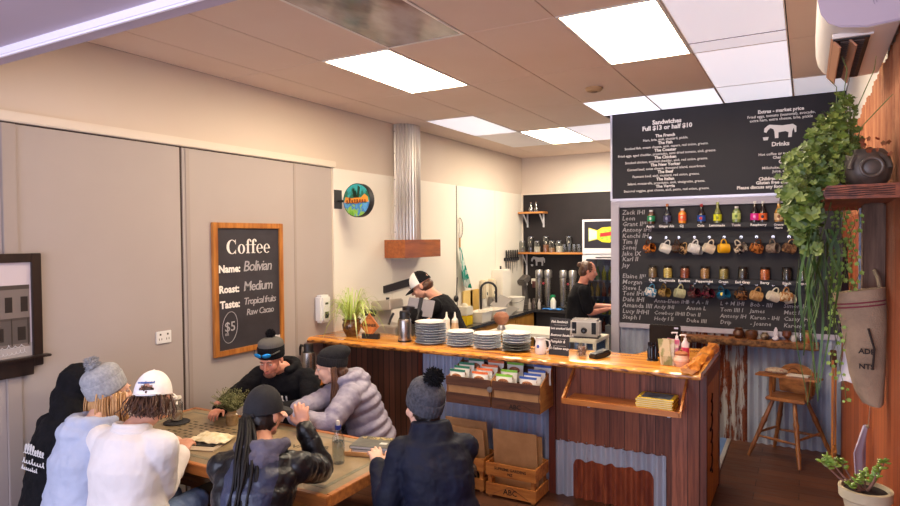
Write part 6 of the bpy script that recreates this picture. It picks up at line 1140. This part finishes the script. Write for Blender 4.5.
for k, (z, w_, d_, h_, a, cc, lab) in enumerate(((.764, .26, .18, .022, .34, '#8a8480', 'thick pale paperback beneath the picture book on the tray'), (.787, .27, .19, .018, .26, '#3c3c3a', 'thin dark green picture book topmost on the tray'))):
    t = thing('book', lab, 'book', (1.87, -.55, z), 'books on the tray'); R = Matrix.Rotation(a, 3, 'Z'); c = V((1.875, -.55, z+h_/2))
    B().obox(c, (w_-.006, d_-.006, h_-.005), R).build('pages', pages, t); cm = mat('book_cover_%d' % k, cc, .35, c2='#565850' if k else None, sc=20, coat=.4)
    B().obox(c+V((0, 0, h_/2-.001)), (w_, d_, .0025), R).obox(c-V((0, 0, h_/2-.001)), (w_, d_, .0025), R).obox(c+R @ V((-w_/2, 0, 0)), (.003, d_, h_), R).build('cover', cm, t)
    if k: B().obox(c+R @ V((.05, -.02, h_/2+.0008)), (.045, .035, .001), R).build('cover_emblem', mat('cover_white', '#c8c8c0', .5), t); B().obox(c+R @ V((-.02, .065, h_/2+.0008)), (.2, .04, .001), R).build('cover_title', mat('cover_gold', '#b8a068', .5, c2='#403c30', sc=80, lo=.48, hi=.52), t)
t = thing('candle_jar', 'tall glass jar with pale candle on the table beside the white capped person', 'jar', (.27, -.72, .76)); 
B().lathe([(.002, .002), (.034, .002), (.034, .06), (.002, .06)], (.27, -.72, .767), 20).build('candle', mat('candle_wax', '#c08a60', .5, c2='#e4d8c4', sc=30), t); B().lathe([(.04, 0), (.042, .12), (.03, .135), (.03, .15)], (.27, -.72, .767), 22, caps=False).build('glass', MT['tumbler_glass'], t); B().lathe([(.032, .15), (.032, .165), (.002, .168)], (.27, -.72, .767), 20).build('lid', wpl, t)
b = B(); b.lathe([(.002, 0), (.085, 0), (.088, .006), (.08, .012), (.002, .01)], (.28, -.73, .7505), 40, mod=lambda a, z: .03*sin(a*18)); b.build('coaster', mat('wicker_dark', '#1e1c20', .7, bmp=.5, bsc=90), label='round black woven mat under the candle jar', cat='coaster')
t = thing('dried_flowers', 'dried green brush with a pink flower in a brown jar on the table', 'flower vase', (.67, -.585, .75)); B().lathe([(.002, 0), (.035, 0), (.042, .02), (.042, .07), (.03, .085), (.03, .1), (.002, .09)], (.67, -.585, .7505), 24).build('jar', mat('brown_jar', '#7a5c38', .15, c2='#a0845a', sc=20, coat=.5), t)
b = B(); rg = random.Random(21); lf = B()
for k in range(120):
    a = rg.uniform(0, 6.28); s_ = rg.uniform(.02, .16); h = rg.uniform(.08, .2)*(1-.25*s_/.16); p0 = V((.67, -.585, .835)); p1 = p0+V((s_*.5*cos(a), s_*.5*sin(a), h*.6)); p2 = p0+V((s_*cos(a), s_*sin(a), h)); b.tube([p0, p1, p2], [.0016, .0013, .0008], 4)
    for q in range(7): 
        f = rg.random(); c = p1.lerp(p2, f); d = V((rg.uniform(-1, 1), rg.uniform(-1, 1), rg.uniform(-.2, 1))).normalized()*.016; s2 = d.cross(V((.3, .2, 1))).normalized()*.003; lf.add([c, c+d*.5+s2, c+d, c+d*.5-s2], [(0, 1, 2, 3)])
b.build('stems', mat('stem_olive', '#5c5c34', .8), t); lf.build('leaves', mat('sage_leaf', '#6e7244', .8, c2='#8e8a58', sc=20), t)
b = B()
for k in range(40): a = k*2.4; r = .004*sqrt(k); c = V((.585+r*cos(a)*.9, -.63+r*sin(a)*.9, .90+.012*(1-k/40))); b.sph(c, (.009, .009, .006), n=7, m=5)
b.build('pink_flower', mat('pink_petal', '#c4786c', .7, c2='#d89a8c', sc=40), t)
t = thing('bread_parcel', 'flatbread in crumpled paper on a dark board near the table edge', 'food parcel', (.82, -.90, .75)); B().obox((.86, -.98, .7535), (.24, .19, .006), (0, 0, .35)).build('paper_sheet', mat('brown_paper', '#a8957e', .8, c2='#b8a58e', sc=9), t); B().obox((.83, -.94, .760), (.21, .15, .006), (0, 0, .3)).build('dark_board', bp, t)
b = B(); b.sheet(lambda i, j: V((.70+.26*i+.02*sin(j*5), -.99+.17*j+.03*i, .768+.028*sin(pi*i)*sin(pi*j)+.012*noise.noise(V((i*6, j*5, 0))))), 26, 18, (0, 0, .004)); b.build('flatbread', mat('bread', '#cdb98a', .7, c2='#e6dcc0', sc=24, bmp=.2), t)
t = thing('cream_cup', 'cream ceramic cup held between the leather jacket and the lavender jacket', 'cup', (1.215, -.47, .75)); B().lathe([(.002, 0), (.035, 0), (.042, .01), (.043, .095), (.039, .095), (.037, .012), (.002, .01)], (1.215, -.47, .7505), 26).build('body', mat('cream_ceramic', '#c8ae8c', .35, c2='#dac6a8', sc=14), t); B().tube([(1.215+.04+.03*sin(a), -.47, .80+.03*cos(a)) for a in [pi*i/8 for i in range(9)]], .006, 6).build('handle', mat('cream_ceramic', '#c8ae8c'), t)
b = B(); b.sheet(lambda i, j: V((1.86+.20*i, -.30+.13*j-.1*i*0, .445+.30*sin(pi*j)*(.6+.4*sin(pi*i))+.02*noise.noise(V((i*7, j*7, 0))))), 24, 24, (0, 0, -.006))
t = thing('open_papers', 'white and brown takeaway boxes at the right end of the table behind the books', 'food box', (1.93, -.44, .75)); B().obox((1.96, -.44, .762), (.14, .07, .024), (0, 0, .3)).build('box', mat('box_kraft', '#b08a5c', .8), t, bev=.003)
# bench with fleece throw behind
t = thing('log_basket', 'dark bark logs stacked low in front of the counter boards', 'firewood', (1.75, .6, 0)); rg = random.Random(14)
for k in range(14):
    x = 1.30+.11*(k % 5)+.05*(k//5 % 2); z = .07+.115*(k//5); B().tube([(x, .62+.04*rg.random(), z), (x+.01, .98, z)], .052*rg.uniform(.85, 1.05), 12).build('log', mat('log_bark', '#2c2320', .95, c2='#6a5a50', sc=26, bmp=.6, bsc=40), t)
# ================================================================ right side
t = thing('high_chair', 'old wooden high chair with tray standing at the corrugated wall', 'high chair', (3.98, 2.92, 0)); hw_ = wood('chair_wood', '#5c3218', '#9a6030', 2, 4, 8, .4, coat=.2); hw2 = wood('chair_wood_x', '#6c3c1c', '#a86c38', 0, 4, 8, .4, coat=.2)
F4 = [(3.66, 2.77), (4.075, 2.56), (4.33, 3.05), (3.86, 3.13)]; TP = [(3.86, 2.83), (4.03, 2.79), (4.12, 2.97), (3.93, 3.0)]
for (a, c), (x, y) in zip(F4, TP):
    p0, p1 = V((a, c, 0)), V((x, y, .53)); b = B(); b.tube([p0, p0.lerp(p1, .15), p0.lerp(p1, .2), p0.lerp(p1, .25), p0.lerp(p1, .6), p0.lerp(p1, .65), p0.lerp(p1, .7), p1], [.014, .018, .022, .018, .022, .026, .02, .017], 12); b.build('leg', hw_, t)
def L4(i, f): return V((*F4[i], 0)).lerp(V((*TP[i], .53)), f)
for i, j, f in ((0, 1, .36), (1, 2, .42), (2, 3, .36), (3, 0, .42)): B().tube([L4(i, f), L4(i, f).lerp(L4(j, f), .5), L4(j, f)], [.009, .013, .009], 10).build('rung', hw_, t)
seat_p = [(-.17, -.15), (.15, -.17), (.18, .14), (-.15, .16)]; R = Matrix.Rotation(-.15, 3, 'Z')
B().prism([(x, y) for x, y in seat_p], (3.985, 2.9, .53), R @ V((1, 0, 0)), R @ V((0, 1, 0)), .03).build('seat', hw2, t, bev=.008)
bk = [(-.15, 0), (.15, 0), (.165, .14)]+[(.165*cos(a), .14+.13*sin(a)) for a in [pi*i/14 for i in range(1, 14)]]+[(-.165, .14)]
B().prism(bk, (4.05, 3.045, .56), R @ V((.98, -.2, 0)), (0.0, .12, 1), .02).build('backrest', hw2, t, bev=.006)
for p in ((3.84, 2.80), (4.13, 2.74), (4.16, 2.95), (3.86, 3.0)): B().tube([(p[0], p[1], .56), (p[0], p[1], .66), (p[0], p[1], .755)], [.012, .018, .012], 10).build('arm_post', hw_, t)
B().prism([(-.26, -.10), (.25, -.13), (.27, .02), (.16, .05), (-.14, .07), (-.25, .04)], (3.985, 2.79, .755), R @ V((1, 0, 0)), R @ V((0, 1, 0)), .018).build('tray', hw2, t, bev=.005)
for sx in (-.2, .2): B().tube([V((3.985, 2.79, .765))+R @ V((sx, 0, 0)), V((3.985, 2.79, .765))+R @ V((sx*.95, .24, 0))], .012, 8).build('tray_arm', hw_, t)
b = B()
for y in (0, .04): b.tube([V((4.02, 3.03, .72+y))+R @ V((-.04*cos(a), 0, .03*sin(a))) for a in [pi*i/8 for i in range(9)]], .003, 5)
b.build('carved_heart', mat('carve_dark', '#4a2410', .7), t)
b = B(); b.sph((3.885, 2.80, .800), (.095, .06, .028)); t = b.build('cushion', mat('cushion_cloth', '#a8927c', .9, c2='#8a5c4c', sc=60, lo=.55, hi=.6), label='small beige patterned cushion on the left of the high chair tray', cat='cushion')
b = B(); b.obox((4.06, 2.775, .777), (.17, .1, .006), (0, 0, -.2)); b.build('paper_napkin', mat('paper_white', '#cfc6ba', .8), label='pale folded napkin on the right of the high chair tray', cat='napkin')
# narrow timber frame in the corner
t = thing('clothes_rack', 'narrow orange timber rack leaning in the corner beside the right wall', 'rack', (4.34, 3.02, 0)); of = wood('frame_orange', '#a0561c', '#d08434', 2, 3, 9, .4)
B().box(4.315, 4.335, 2.86, 2.885, 0, .98).build('stile', of, t, bev=.003); B().box(4.345, 4.362, 3.04, 3.062, 0, .95).build('stile', of, t, bev=.003); B().box(4.32, 4.36, 2.87, 3.06, .1, .12).box(4.32, 4.36, 2.87, 3.06, .9, .92).build('rail', of, t); B().obox((4.33, 2.9, .93), (.05, .08, .14), (.3, 0, 0)).build('top_block', wood('block_dark', '#3a1c10', '#5c3018', 2, 3, 8, .6), t, bev=.006)
# things hanging at the far right corner by the board
rg = random.Random(2)
for k, (y, z1, z0, c1, lab) in enumerate(((2.3, 2.0, 1.25, '#1c1a1e', 'black apron hanging in the corner behind the trailing plant'), (1.7, 1.98, 1.35, '#26222a', 'dark coat hanging beside the black apron'))):
    b = B(); b.sheet(lambda i, j: V((XR-.06-.035*sin(i*10+k)*(.4+.6*j)-.02, y-.12+.24*i*(.5+.5*j)+.12*(1-j)*.5, z1+(z0-z1)*j)), 22, 12, (.006, 0, 0)); b.build('hanging_apron', mat('apron_%d' % k, c1, .85), label=lab, cat='apron')
# weathered post, thick shelf
t = thing('wall_post', 'weathered grey-brown timber post on the red-brown boards under the thick shelf', 'post', (4.36, -.45, 1.2)); B().box(4.32, 4.398, -.50, -.40, 1.55, 2.155).build('post', wood('weathered', '#4a3226', '#80624e', 2, 3, 10, .8, .3), t, bev=.006); B().box(4.312, 4.32, -.41, -.395, 1.75, 2.14).build('blue_strip', mat('blue_paint', '#5478b0', .5, c2='#c8ccd4', sc=30), t, label='blue and white painted strip')
t = thing('thick_shelf', 'thick rough red-brown wooden shelf holding the dark pot', 'shelf', (4.28, -.4, 2.155)); N = 30
rs = []
for i in range(N+1):
    y = -.94+1.3*i/N; e = 4.17+.014*noise.noise(V((0, y*5, 0))); rs.append([V((XR-.03, y, 2.155)), V((e, y, 2.157)), V((e-.008, y, 2.175+.01*noise.noise(V((y*9, 0, 0))))), V((e+.004, y, 2.205)), V((XR-.03, y, 2.207))])
B().rings(rs).build('board', wood('shelf_red', '#4a1e0e', '#94481e', 1, 3, 9, .5, .4), t, ang=40)
b = B()
for k in range(5): b.tube([(4.175+.21*i/12, -.9415-.0008, 2.168+.007*k+.002*sin(i*.9+k)) for i in range(13)], .0012, 4)
b.build('end_cracks', mat('crack_dark', '#220e06', .9), t)
# dark kettle pot with handle
t = thing('dark_kettle_pot', 'dark iron kettle with arched handle used as planter on the thick shelf', 'planter', (4.31, -.74, 2.207)); c = (4.315, -.74, 2.207); ik_ = mat('dark_iron', '#4a413a', .4, .2, c2='#655a50', sc=14)
B().lathe([(.002, 0), (.055, 0), (.076, .03), (.083, .075), (.072, .12), (.055, .14), (.045, .14), (.002, .12)], c, 32).build('body', ik_, t)
B().tube([(4.32+.062*cos(a), -.815+.02*sin(a), 2.27+.062*sin(a)) for a in [pi*(.0+i/12) for i in range(13)]], .008, 8).build('handle', ik_, t, label='raised ring handle')
B().tube([(4.325+.034*cos(a), -.832, 2.275+.034*sin(a)) for a in [2*pi*i/16 for i in range(17)]], .006, 8).build('side_ring', ik_, t)
# trailing plant
lm1 = mat('leaf_green', '#384e18', .55, c2='#5e7428', sc=9, bmp=.2, bsc=60); lm2 = mat('leaf_fresh', '#55682a', .5, c2='#7c8c3e', sc=12); stm = mat('stem_green', '#5a6a34', .7)
t = thing('trailing_plant', 'big trailing plant with lobed green leaves spilling off the thick shelf', 'plant', (4.2, -.65, 2.207)); rg = random.Random(17); lv = B(); stb = B()
def lobed(b, c, nrm, up, r, mi=0):
    nrm = nrm.normalized(); u = (up-nrm*up.dot(nrm)); u = u.normalized() if u.length > .01 else V((1, 0, 0)); s_ = nrm.cross(u); n = 20; vs = [c+nrm*-.15*r]
    for k in range(n):
        a = 2*pi*k/n; rr = r*(.86+.14*cos(5*a))*(.55 if k == 10 else 1)*(1+.05*cos(10*a)); vs.append(c+u*cos(a)*rr+s_*sin(a)*rr+nrm*(.10*r*cos(5*a)+.05*r))
    b.add(vs, [(0, 1+k, 1+(k+1) % n) for k in range(n)], mi)
def inside():  # sample the crown volume
    while True:
        p = V((rg.uniform(3.95, 4.36), rg.uniform(-.90, -.42), rg.uniform(1.96, 2.56)))
        f = (p.z-1.96)/.60; cx = 4.19+(.02 if f > .5 else -.03); 
        # crown: wide around 2.3-2.45, narrowing below the shelf and to the top right
        hw_x = .148*min(1, (f*2.0+.32))*(1 if f < .62 else max(.22, 1-(f-.62)*2.1)); cx = 4.185-.03+(max(0, f-.5)*.17)
        if p.z < 2.22 and p.x > 4.16 and p.y > -.93: continue
        if ((p.x-cx)/hw_x)**2+((p.y+.66)/.23)**2 < 1 and noise.noise(p*14) > -.1: return p
for k in range(1250):
    p = inside(); out = V((p.x-4.2, (p.y+.62)*1.2-.12, .35+rg.uniform(-.3, .5))); nrm = (out.normalized()+V((rg.gauss(0, .35), rg.gauss(0, .35)-.35, rg.gauss(0, .35))))
    lobed(lv, p, nrm, V((rg.uniform(-.5, .5), rg.uniform(-.5, .5), -1)), rg.uniform(.008, .018)*(1.5 if rg.random() < .15 else 1) if p.z > 2.2 else rg.uniform(.013, .03), 0 if rg.random() < .6 else 1)
    if k % 6 == 0: q = V((4.27, -.64, 2.33)); stb.tube([q, q.lerp(p, .5)+V((0, 0, .05)), p], [.0022, .0018, .0012], 5)
lv.build('leaves', [lm1, lm2], t, ang=30); 
for p1 in ((4.19, -.75, 2.63), (4.235, -.7, 2.72), (4.33, -.9, 2.66), (4.38, -.9, 2.52)): q = V((4.27, -.68, 2.32)); p1 = V(p1); stb.tube([q, q.lerp(p1, .4)+V((-.02, 0, .03)), q.lerp(p1, .8)+V((.01, 0, .03)), p1], [.0025, .002, .0018, .001], 5)
stb.build('stems', stm, t)
b = B(); 
for k in range(16): c = V((4.33+rg.gauss(0, .02), -.80+rg.gauss(0, .02), 2.36+rg.gauss(0, .03))); lobed(b, c, V((rg.gauss(0, 1), -1, rg.gauss(0, 1))), V((0, 0, 1)), .011)
b.build('dry_leaves', mat('dry_red', '#8a3a20', .8, c2='#6a4a24', sc=40), t)
b = B()   # long strap fronds
for k in range(38):
    x = 4.155+rg.gauss(0, .03); y = -.70+rg.gauss(0, .05); z1 = rg.uniform(1.55, 1.85) if k > 5 else rg.uniform(1.3, 1.45); x1 = x+rg.uniform(-.03, .035); w = rg.uniform(.0025, .006); ph = rg.uniform(0, 6); n = 12; rs = []
    for i in range(n+1):
        f = i/n; p = V((x+(x1-x)*f+.016*sin(ph+f*6), y+.016*cos(ph+f*5), 2.05+(z1-2.05)*f)); s_ = V((cos(ph+f*1.5), sin(ph+f*1.5), 0))*w*(1-.6*f**4); rs += [p-s_, p+s_]
    b.add(rs, [(2*i, 2*i+1, 2*i+3, 2*i+2) for i in range(n)])
b.build('strap_fronds', mat('frond_dark', '#2c4818', .5, c2='#48662a', sc=14), t)
t = thing('string_vine', 'thin vine of tiny round leaves hanging right of the trailing plant', 'plant', (4.2, -.6, 1.6)); b = B(); b2 = B()
for k in range(7):
    x = 4.205+.018*k*.8; y = -.62+.03*(k % 3); zt = 2.14; zb = [1.62, 1.45, 1.7, 1.36, 1.55, 1.75, 1.6][k]; pts = [V((x+.012*sin(i*1.1+k), y+.01*cos(i*.9), zt+(zb-zt)*i/16)) for i in range(17)]; b.tube(pts, .0012, 4)
    for i in range(1, 17):
        for s_ in (-1, 1):
            if rg.random() < .75: lobed(b2, pts[i]+V((s_*.009, -.003, rg.uniform(-.01, .01))), V((s_*.4, -1, .3)), V((0, 0, 1)), rg.uniform(.006, .011))
b.build('stems', stm, t); b2.build('leaves', mat('vine_leaf', '#7a9a3c', .5, c2='#9cb858', sc=20), t)
# canvas sack
t = thing('canvas_sack', 'beige canvas sack with red stripes and black printing hanging from the post', 'sack', (4.31, -.60, 1.35)); cv = mat('canvas', '#8c745c', .9, c2='#a88c6e', sc=8, bmp=.4, bsc=180)
prof = [(4.212, 4.39, 1.805), (4.22, 4.392, 1.74), (4.238, 4.392, 1.66), (4.255, 4.392, 1.56), (4.272, 4.392, 1.47), (4.292, 4.392, 1.40), (4.315, 4.388, 1.355), (4.34, 4.38, 1.345)]
rs = []
for i, (x0, x1, z) in enumerate(prof):
    cx, cy = (x0+x1)/2, -.60; rx = (x1-x0)/2; ry = .055-.003*i; rs.append([V((cx+rx*cos(a)*(1+.06*sin(a*3+i)), cy+ry*sin(a)*(1+.08*cos(a*2+i)), z+.015*cos(a)*(i == 0)-.02*cos(a)*0)) for a in [2*pi*k/28 for k in range(28)]])
B().rings(rs).build('bag', cv, t, ang=60)
for z in (1.755, 1.74): B().rings([[V((4.305+.0875*cos(a), -.60+.0565*sin(a), z+dz+.012*cos(a))) for a in [2*pi*k/28 for k in range(28)]] for dz in (0, .006)], caps=False).build('red_stripe', mat('sack_red', '#7a2a34', .8), t)
B().tube([(4.375, -.60, 1.80), (4.37, -.55, 1.85), (4.36, -.51, 1.88)], .008, 8).build('tie_cord', mat('rope', '#8a765c', .9), t); B().tube([(4.33, -.66, 1.66), (4.35, -.663, 1.58), (4.345, -.66, 1.5)], .004, 8).build('drawstring', mat('drawstring_dark', '#2c2018', .9), t)
for s_, z, sz in (('ADE', 1.56, .028), ('NTS', 1.50, .028)): poly_text(s_, (4.325, -.662, z), (1, .0, -.04), (0, 0, 1), sz, 'sack_lettering', MT['stencil_black'], t, bold=.0008)
b = B(); b.sheet(lambda i, j: V((4.245+.06*i+.01*sin(j*4), -.50+.02*sin(i*5+j), 1.64-.24*j+.015*sin(i*3))), 12, 12, (0, .004, 0)); b.build('white_rag', mat('rag_white', '#cfc8cc', .9), label='white rag hanging left of the canvas sack', cat='rag')
t = thing('hanging_cloth', 'white and lilac folded cloth hanging on a string above the cream pot', 'cloth', (4.36, 0, .85))
def hc(i, j): w = (.012+.09*j) if j < .55 else .0615-.02*(j-.55); return V((4.375-w*(1-i)*.9-.008*sin(i*9), .0+w*(i-.4)*1.5, 1.11-.24*j-.03*i*j))
B().sheet(hc, 20, 16, (.003, 0, 0)).build('cloth', mat('lilac_cloth', '#b8aeb6', .9, c2='#9c94ac', sc=(3, 14, 3)), t, ang=70); B().cyl((4.38, .0, 1.10), (4.39, .01, 1.26), .0018, n=6).sph((4.378, .0, 1.105), (.008, .012, .010)).build('string', MT['rope'], t)
# jade plant in cream pot
t = thing('potted_jade_plant', 'jade plant with small round leaves in a cream terracotta pot, bottom right', 'potted plant', (4.30, -1.0, 1.0)); c = (4.30, -1.0, 1.0)
B().lathe([(.002, 0), (.048, 0), (.068, .105), (.075, .107), (.08, .112), (.082, .145), (.072, .147), (.068, .13), (.002, .125)], c, 40).build('pot', mat('cream_pot', '#b0a17f', .75, c2='#c2b594', sc=9), t); B().lathe([(.002, .13), (.068, .13), (.067, .134), (.002, .138)], c, 24).build('soil', MT['soil'], t)
b = B(); b2 = B(); js = mat('jade_stem', '#6a4a3c', .7, c2='#8a6050', sc=30)
def jl(p, d, s=1): 
    d = d.normalized(); M = Matrix(frame(d)).transposed(); b2.sph(p+d*.011*s, (.0085*s, .0042*s, .0125*s), M, n=10, m=6)
for (dx, dy, dz, nn) in ((-.115, -.01, .105, 8), (-.135, .0, .085, 8), (-.075, .04, .085, 6), (-.03, -.04, .05, 6), (.035, -.04, .10, 6), (.06, .03, .11, 6), (.0, .04, .055, 5), (-.05, -.05, .03, 5), (.02, .0, .05, 6), (-.02, .02, .04, 5)):
    p0 = V(c)+V((dx*.15, dy*.15, .135)); p2 = V(c)+V((min(dx, .075), dy, .135+dz)); p1 = p0.lerp(p2, .5)+V((0, 0, -.012)); b.tube([p0, p1, p2], [.0045, .0035, .002], 7)
    for q in range(nn*2):
        f = rg.uniform(.45, 1.0); p = p1.lerp(p2, f); d = V((rg.uniform(-1, 1), rg.uniform(-1, 1), rg.uniform(-.1, .9))); 
        if p.x+d.x*.02 > 4.385: continue
        jl(p, d, rg.uniform(.75, 1.1))
b.build('stems', js, t); b2.build('leaves', mat('jade_leaf', '#5c7a26', .35, c2='#8aa444', sc=20, coat=.3), t)
t = thing('plant_stand', 'tall wooden stand under the cream pot', 'stand', (4.29, -1.0, 0)); B().box(4.20, 4.37, -1.09, -.92, .97, 1.0).build('top', te, t, bev=.003)
for x in (4.215, 4.355):
    for y in (-1.075, -.935): B().box(x-.012, x+.012, y-.012, y+.012, 0, .97).build('leg', te, t)
# air conditioner
t = thing('air_conditioner', 'white wall mounted air conditioner with open louvres high on the right wall', 'air conditioner', (4.28, -.52, 2.75)); ac = mat('ac_white', '#d8cfc8', .4); acl = mat('ac_side', '#b6a8b8', .45)
def acp(k=0): 
    P = [(4.398, 2.76), (4.30, 2.752), (4.22, 2.765), (4.185, 2.785), (4.162, 2.82), (4.152, 2.87), (4.150, 2.95), (4.155, 3.02), (4.175, 3.05), (4.398, 3.055)]; return [(x+k if x < 4.39 else x, z) for x, z in P]
Y0, Y1 = -.96, -.14
B().rings([[V((x, y, z)) for x, z in acp()] for y in (Y0+.012, Y1)]).build('casing', ac, t, bev=.004); B().rings([[V((x, y, z)) for x, z in acp(-.003)] for y in (Y0, Y0+.013)]).build('end_cap', acl, t, bev=.004)
B().box(4.20, 4.315, Y0+.10, Y1-.06, 2.742, 2.765).build('outlet', mat('ac_dark', '#1c1614', .6), t)
for k, x in enumerate((4.21, 4.26)): B().obox((x, (Y0+Y1)/2+.02, 2.735), (.05, Y1-Y0-.17, .006), (0, .9, 0)).build('louvre', mat('ac_louvre', '#b07c5c', .4), t, bev=.002)
B().box(4.198, 4.325, Y0+.088, Y0+.10, 2.748, 2.765).build('outlet_rim', ac, t); B().box(4.198, 4.325, Y1-.06, Y1-.048, 2.748, 2.765).build('outlet_rim', ac, t)
b = B()
for k in range(24): b.box(4.225, 4.30, Y0+.12+k*.026, Y0+.124+k*.026, 2.738, 2.75)
b.build('vertical_vanes', mat('ac_vane', '#4a3a34', .5), t)
b = B(); b.tube([(4.345+.03*cos(a), Y0-.001, 2.845+.035*sin(a)) for a in [pi*.45+pi*.75*i/14 for i in range(15)]], .0012, 5).tube([(4.345+.022*cos(a), Y0-.001, 2.845+.026*sin(a)) for a in [pi*.45+pi*.75*i/14 for i in range(15)]], .0012, 5); b.build('moulded_arc', mat('ac_line', '#9a8ea0', .6), t)
# ================================================================ light, camera
def area(name, loc, rot, sx, sy, e, c):
    l = bpy.data.lights.new(name, 'AREA'); l.shape = 'RECTANGLE'; l.size = sx; l.size_y = sy; l.energy = e; l.color = c; o = bpy.data.objects.new(name, l); COL.objects.link(o); o.location = loc; o.rotation_euler = rot; return o
area('shopfront_daylight', (2.2, -5.15, 1.6), (radians(90), 0, 0), 4.2, 2.6, 104, (.74, .78, 1))
area('added_room_fill', (1.3, -1.2, 3.30), (0, 0, 0), .6, 1.1, 12, (1, .80, .60)); area('added_room_fill', (3.1, -1.2, 3.30), (0, 0, 0), .6, 1.1, 16, (1, .80, .60)) ; area('added_kitchen_fill', (1.3, 4.9, 3.31), (0, 0, 0), .6, 1.1, 32, (1, .9, .76))  # added fill lights without fixtures: warm for the room, brighter for the kitchen
w = bpy.data.worlds.new('World'); bpy.context.scene.world = w; w.use_nodes = True; w.node_tree.nodes['Background'].inputs[0].default_value = (.62, .62, .9, 1); w.node_tree.nodes['Background'].inputs[1].default_value = .4
cam = bpy.data.cameras.new('camera'); co = bpy.data.objects.new('camera', cam); COL.objects.link(co); bpy.context.scene.camera = co
cam.sensor_fit = 'HORIZONTAL'; cam.sensor_width = 36; cam.lens = 630.4*36/900; cam.clip_start = .05
r_ = V((0.87056968, 0.49196825, -0.00869968)); u_ = V((-0.00417096, 0.02505848, 0.99967729)); f_ = V((-0.49202748, 0.87025244, -0.02386713))
Mx = Matrix((r_, u_, -f_)).transposed().to_4x4(); Mx.translation = V((4.11735, -3.60396, 2.0283)); co.matrix_world = Mx
sc = bpy.context.scene; sc.view_settings.view_transform = 'Standard'; sc.view_settings.look = 'None'; sc.view_settings.exposure = .76; sc.view_settings.gamma = 1; sc.view_settings.use_curve_mapping = False
sc.cycles.max_bounces = 10; sc.cycles.transparent_max_bounces = 16; sc.cycles.use_denoising = True; sc.cycles.sample_clamp_indirect = 6
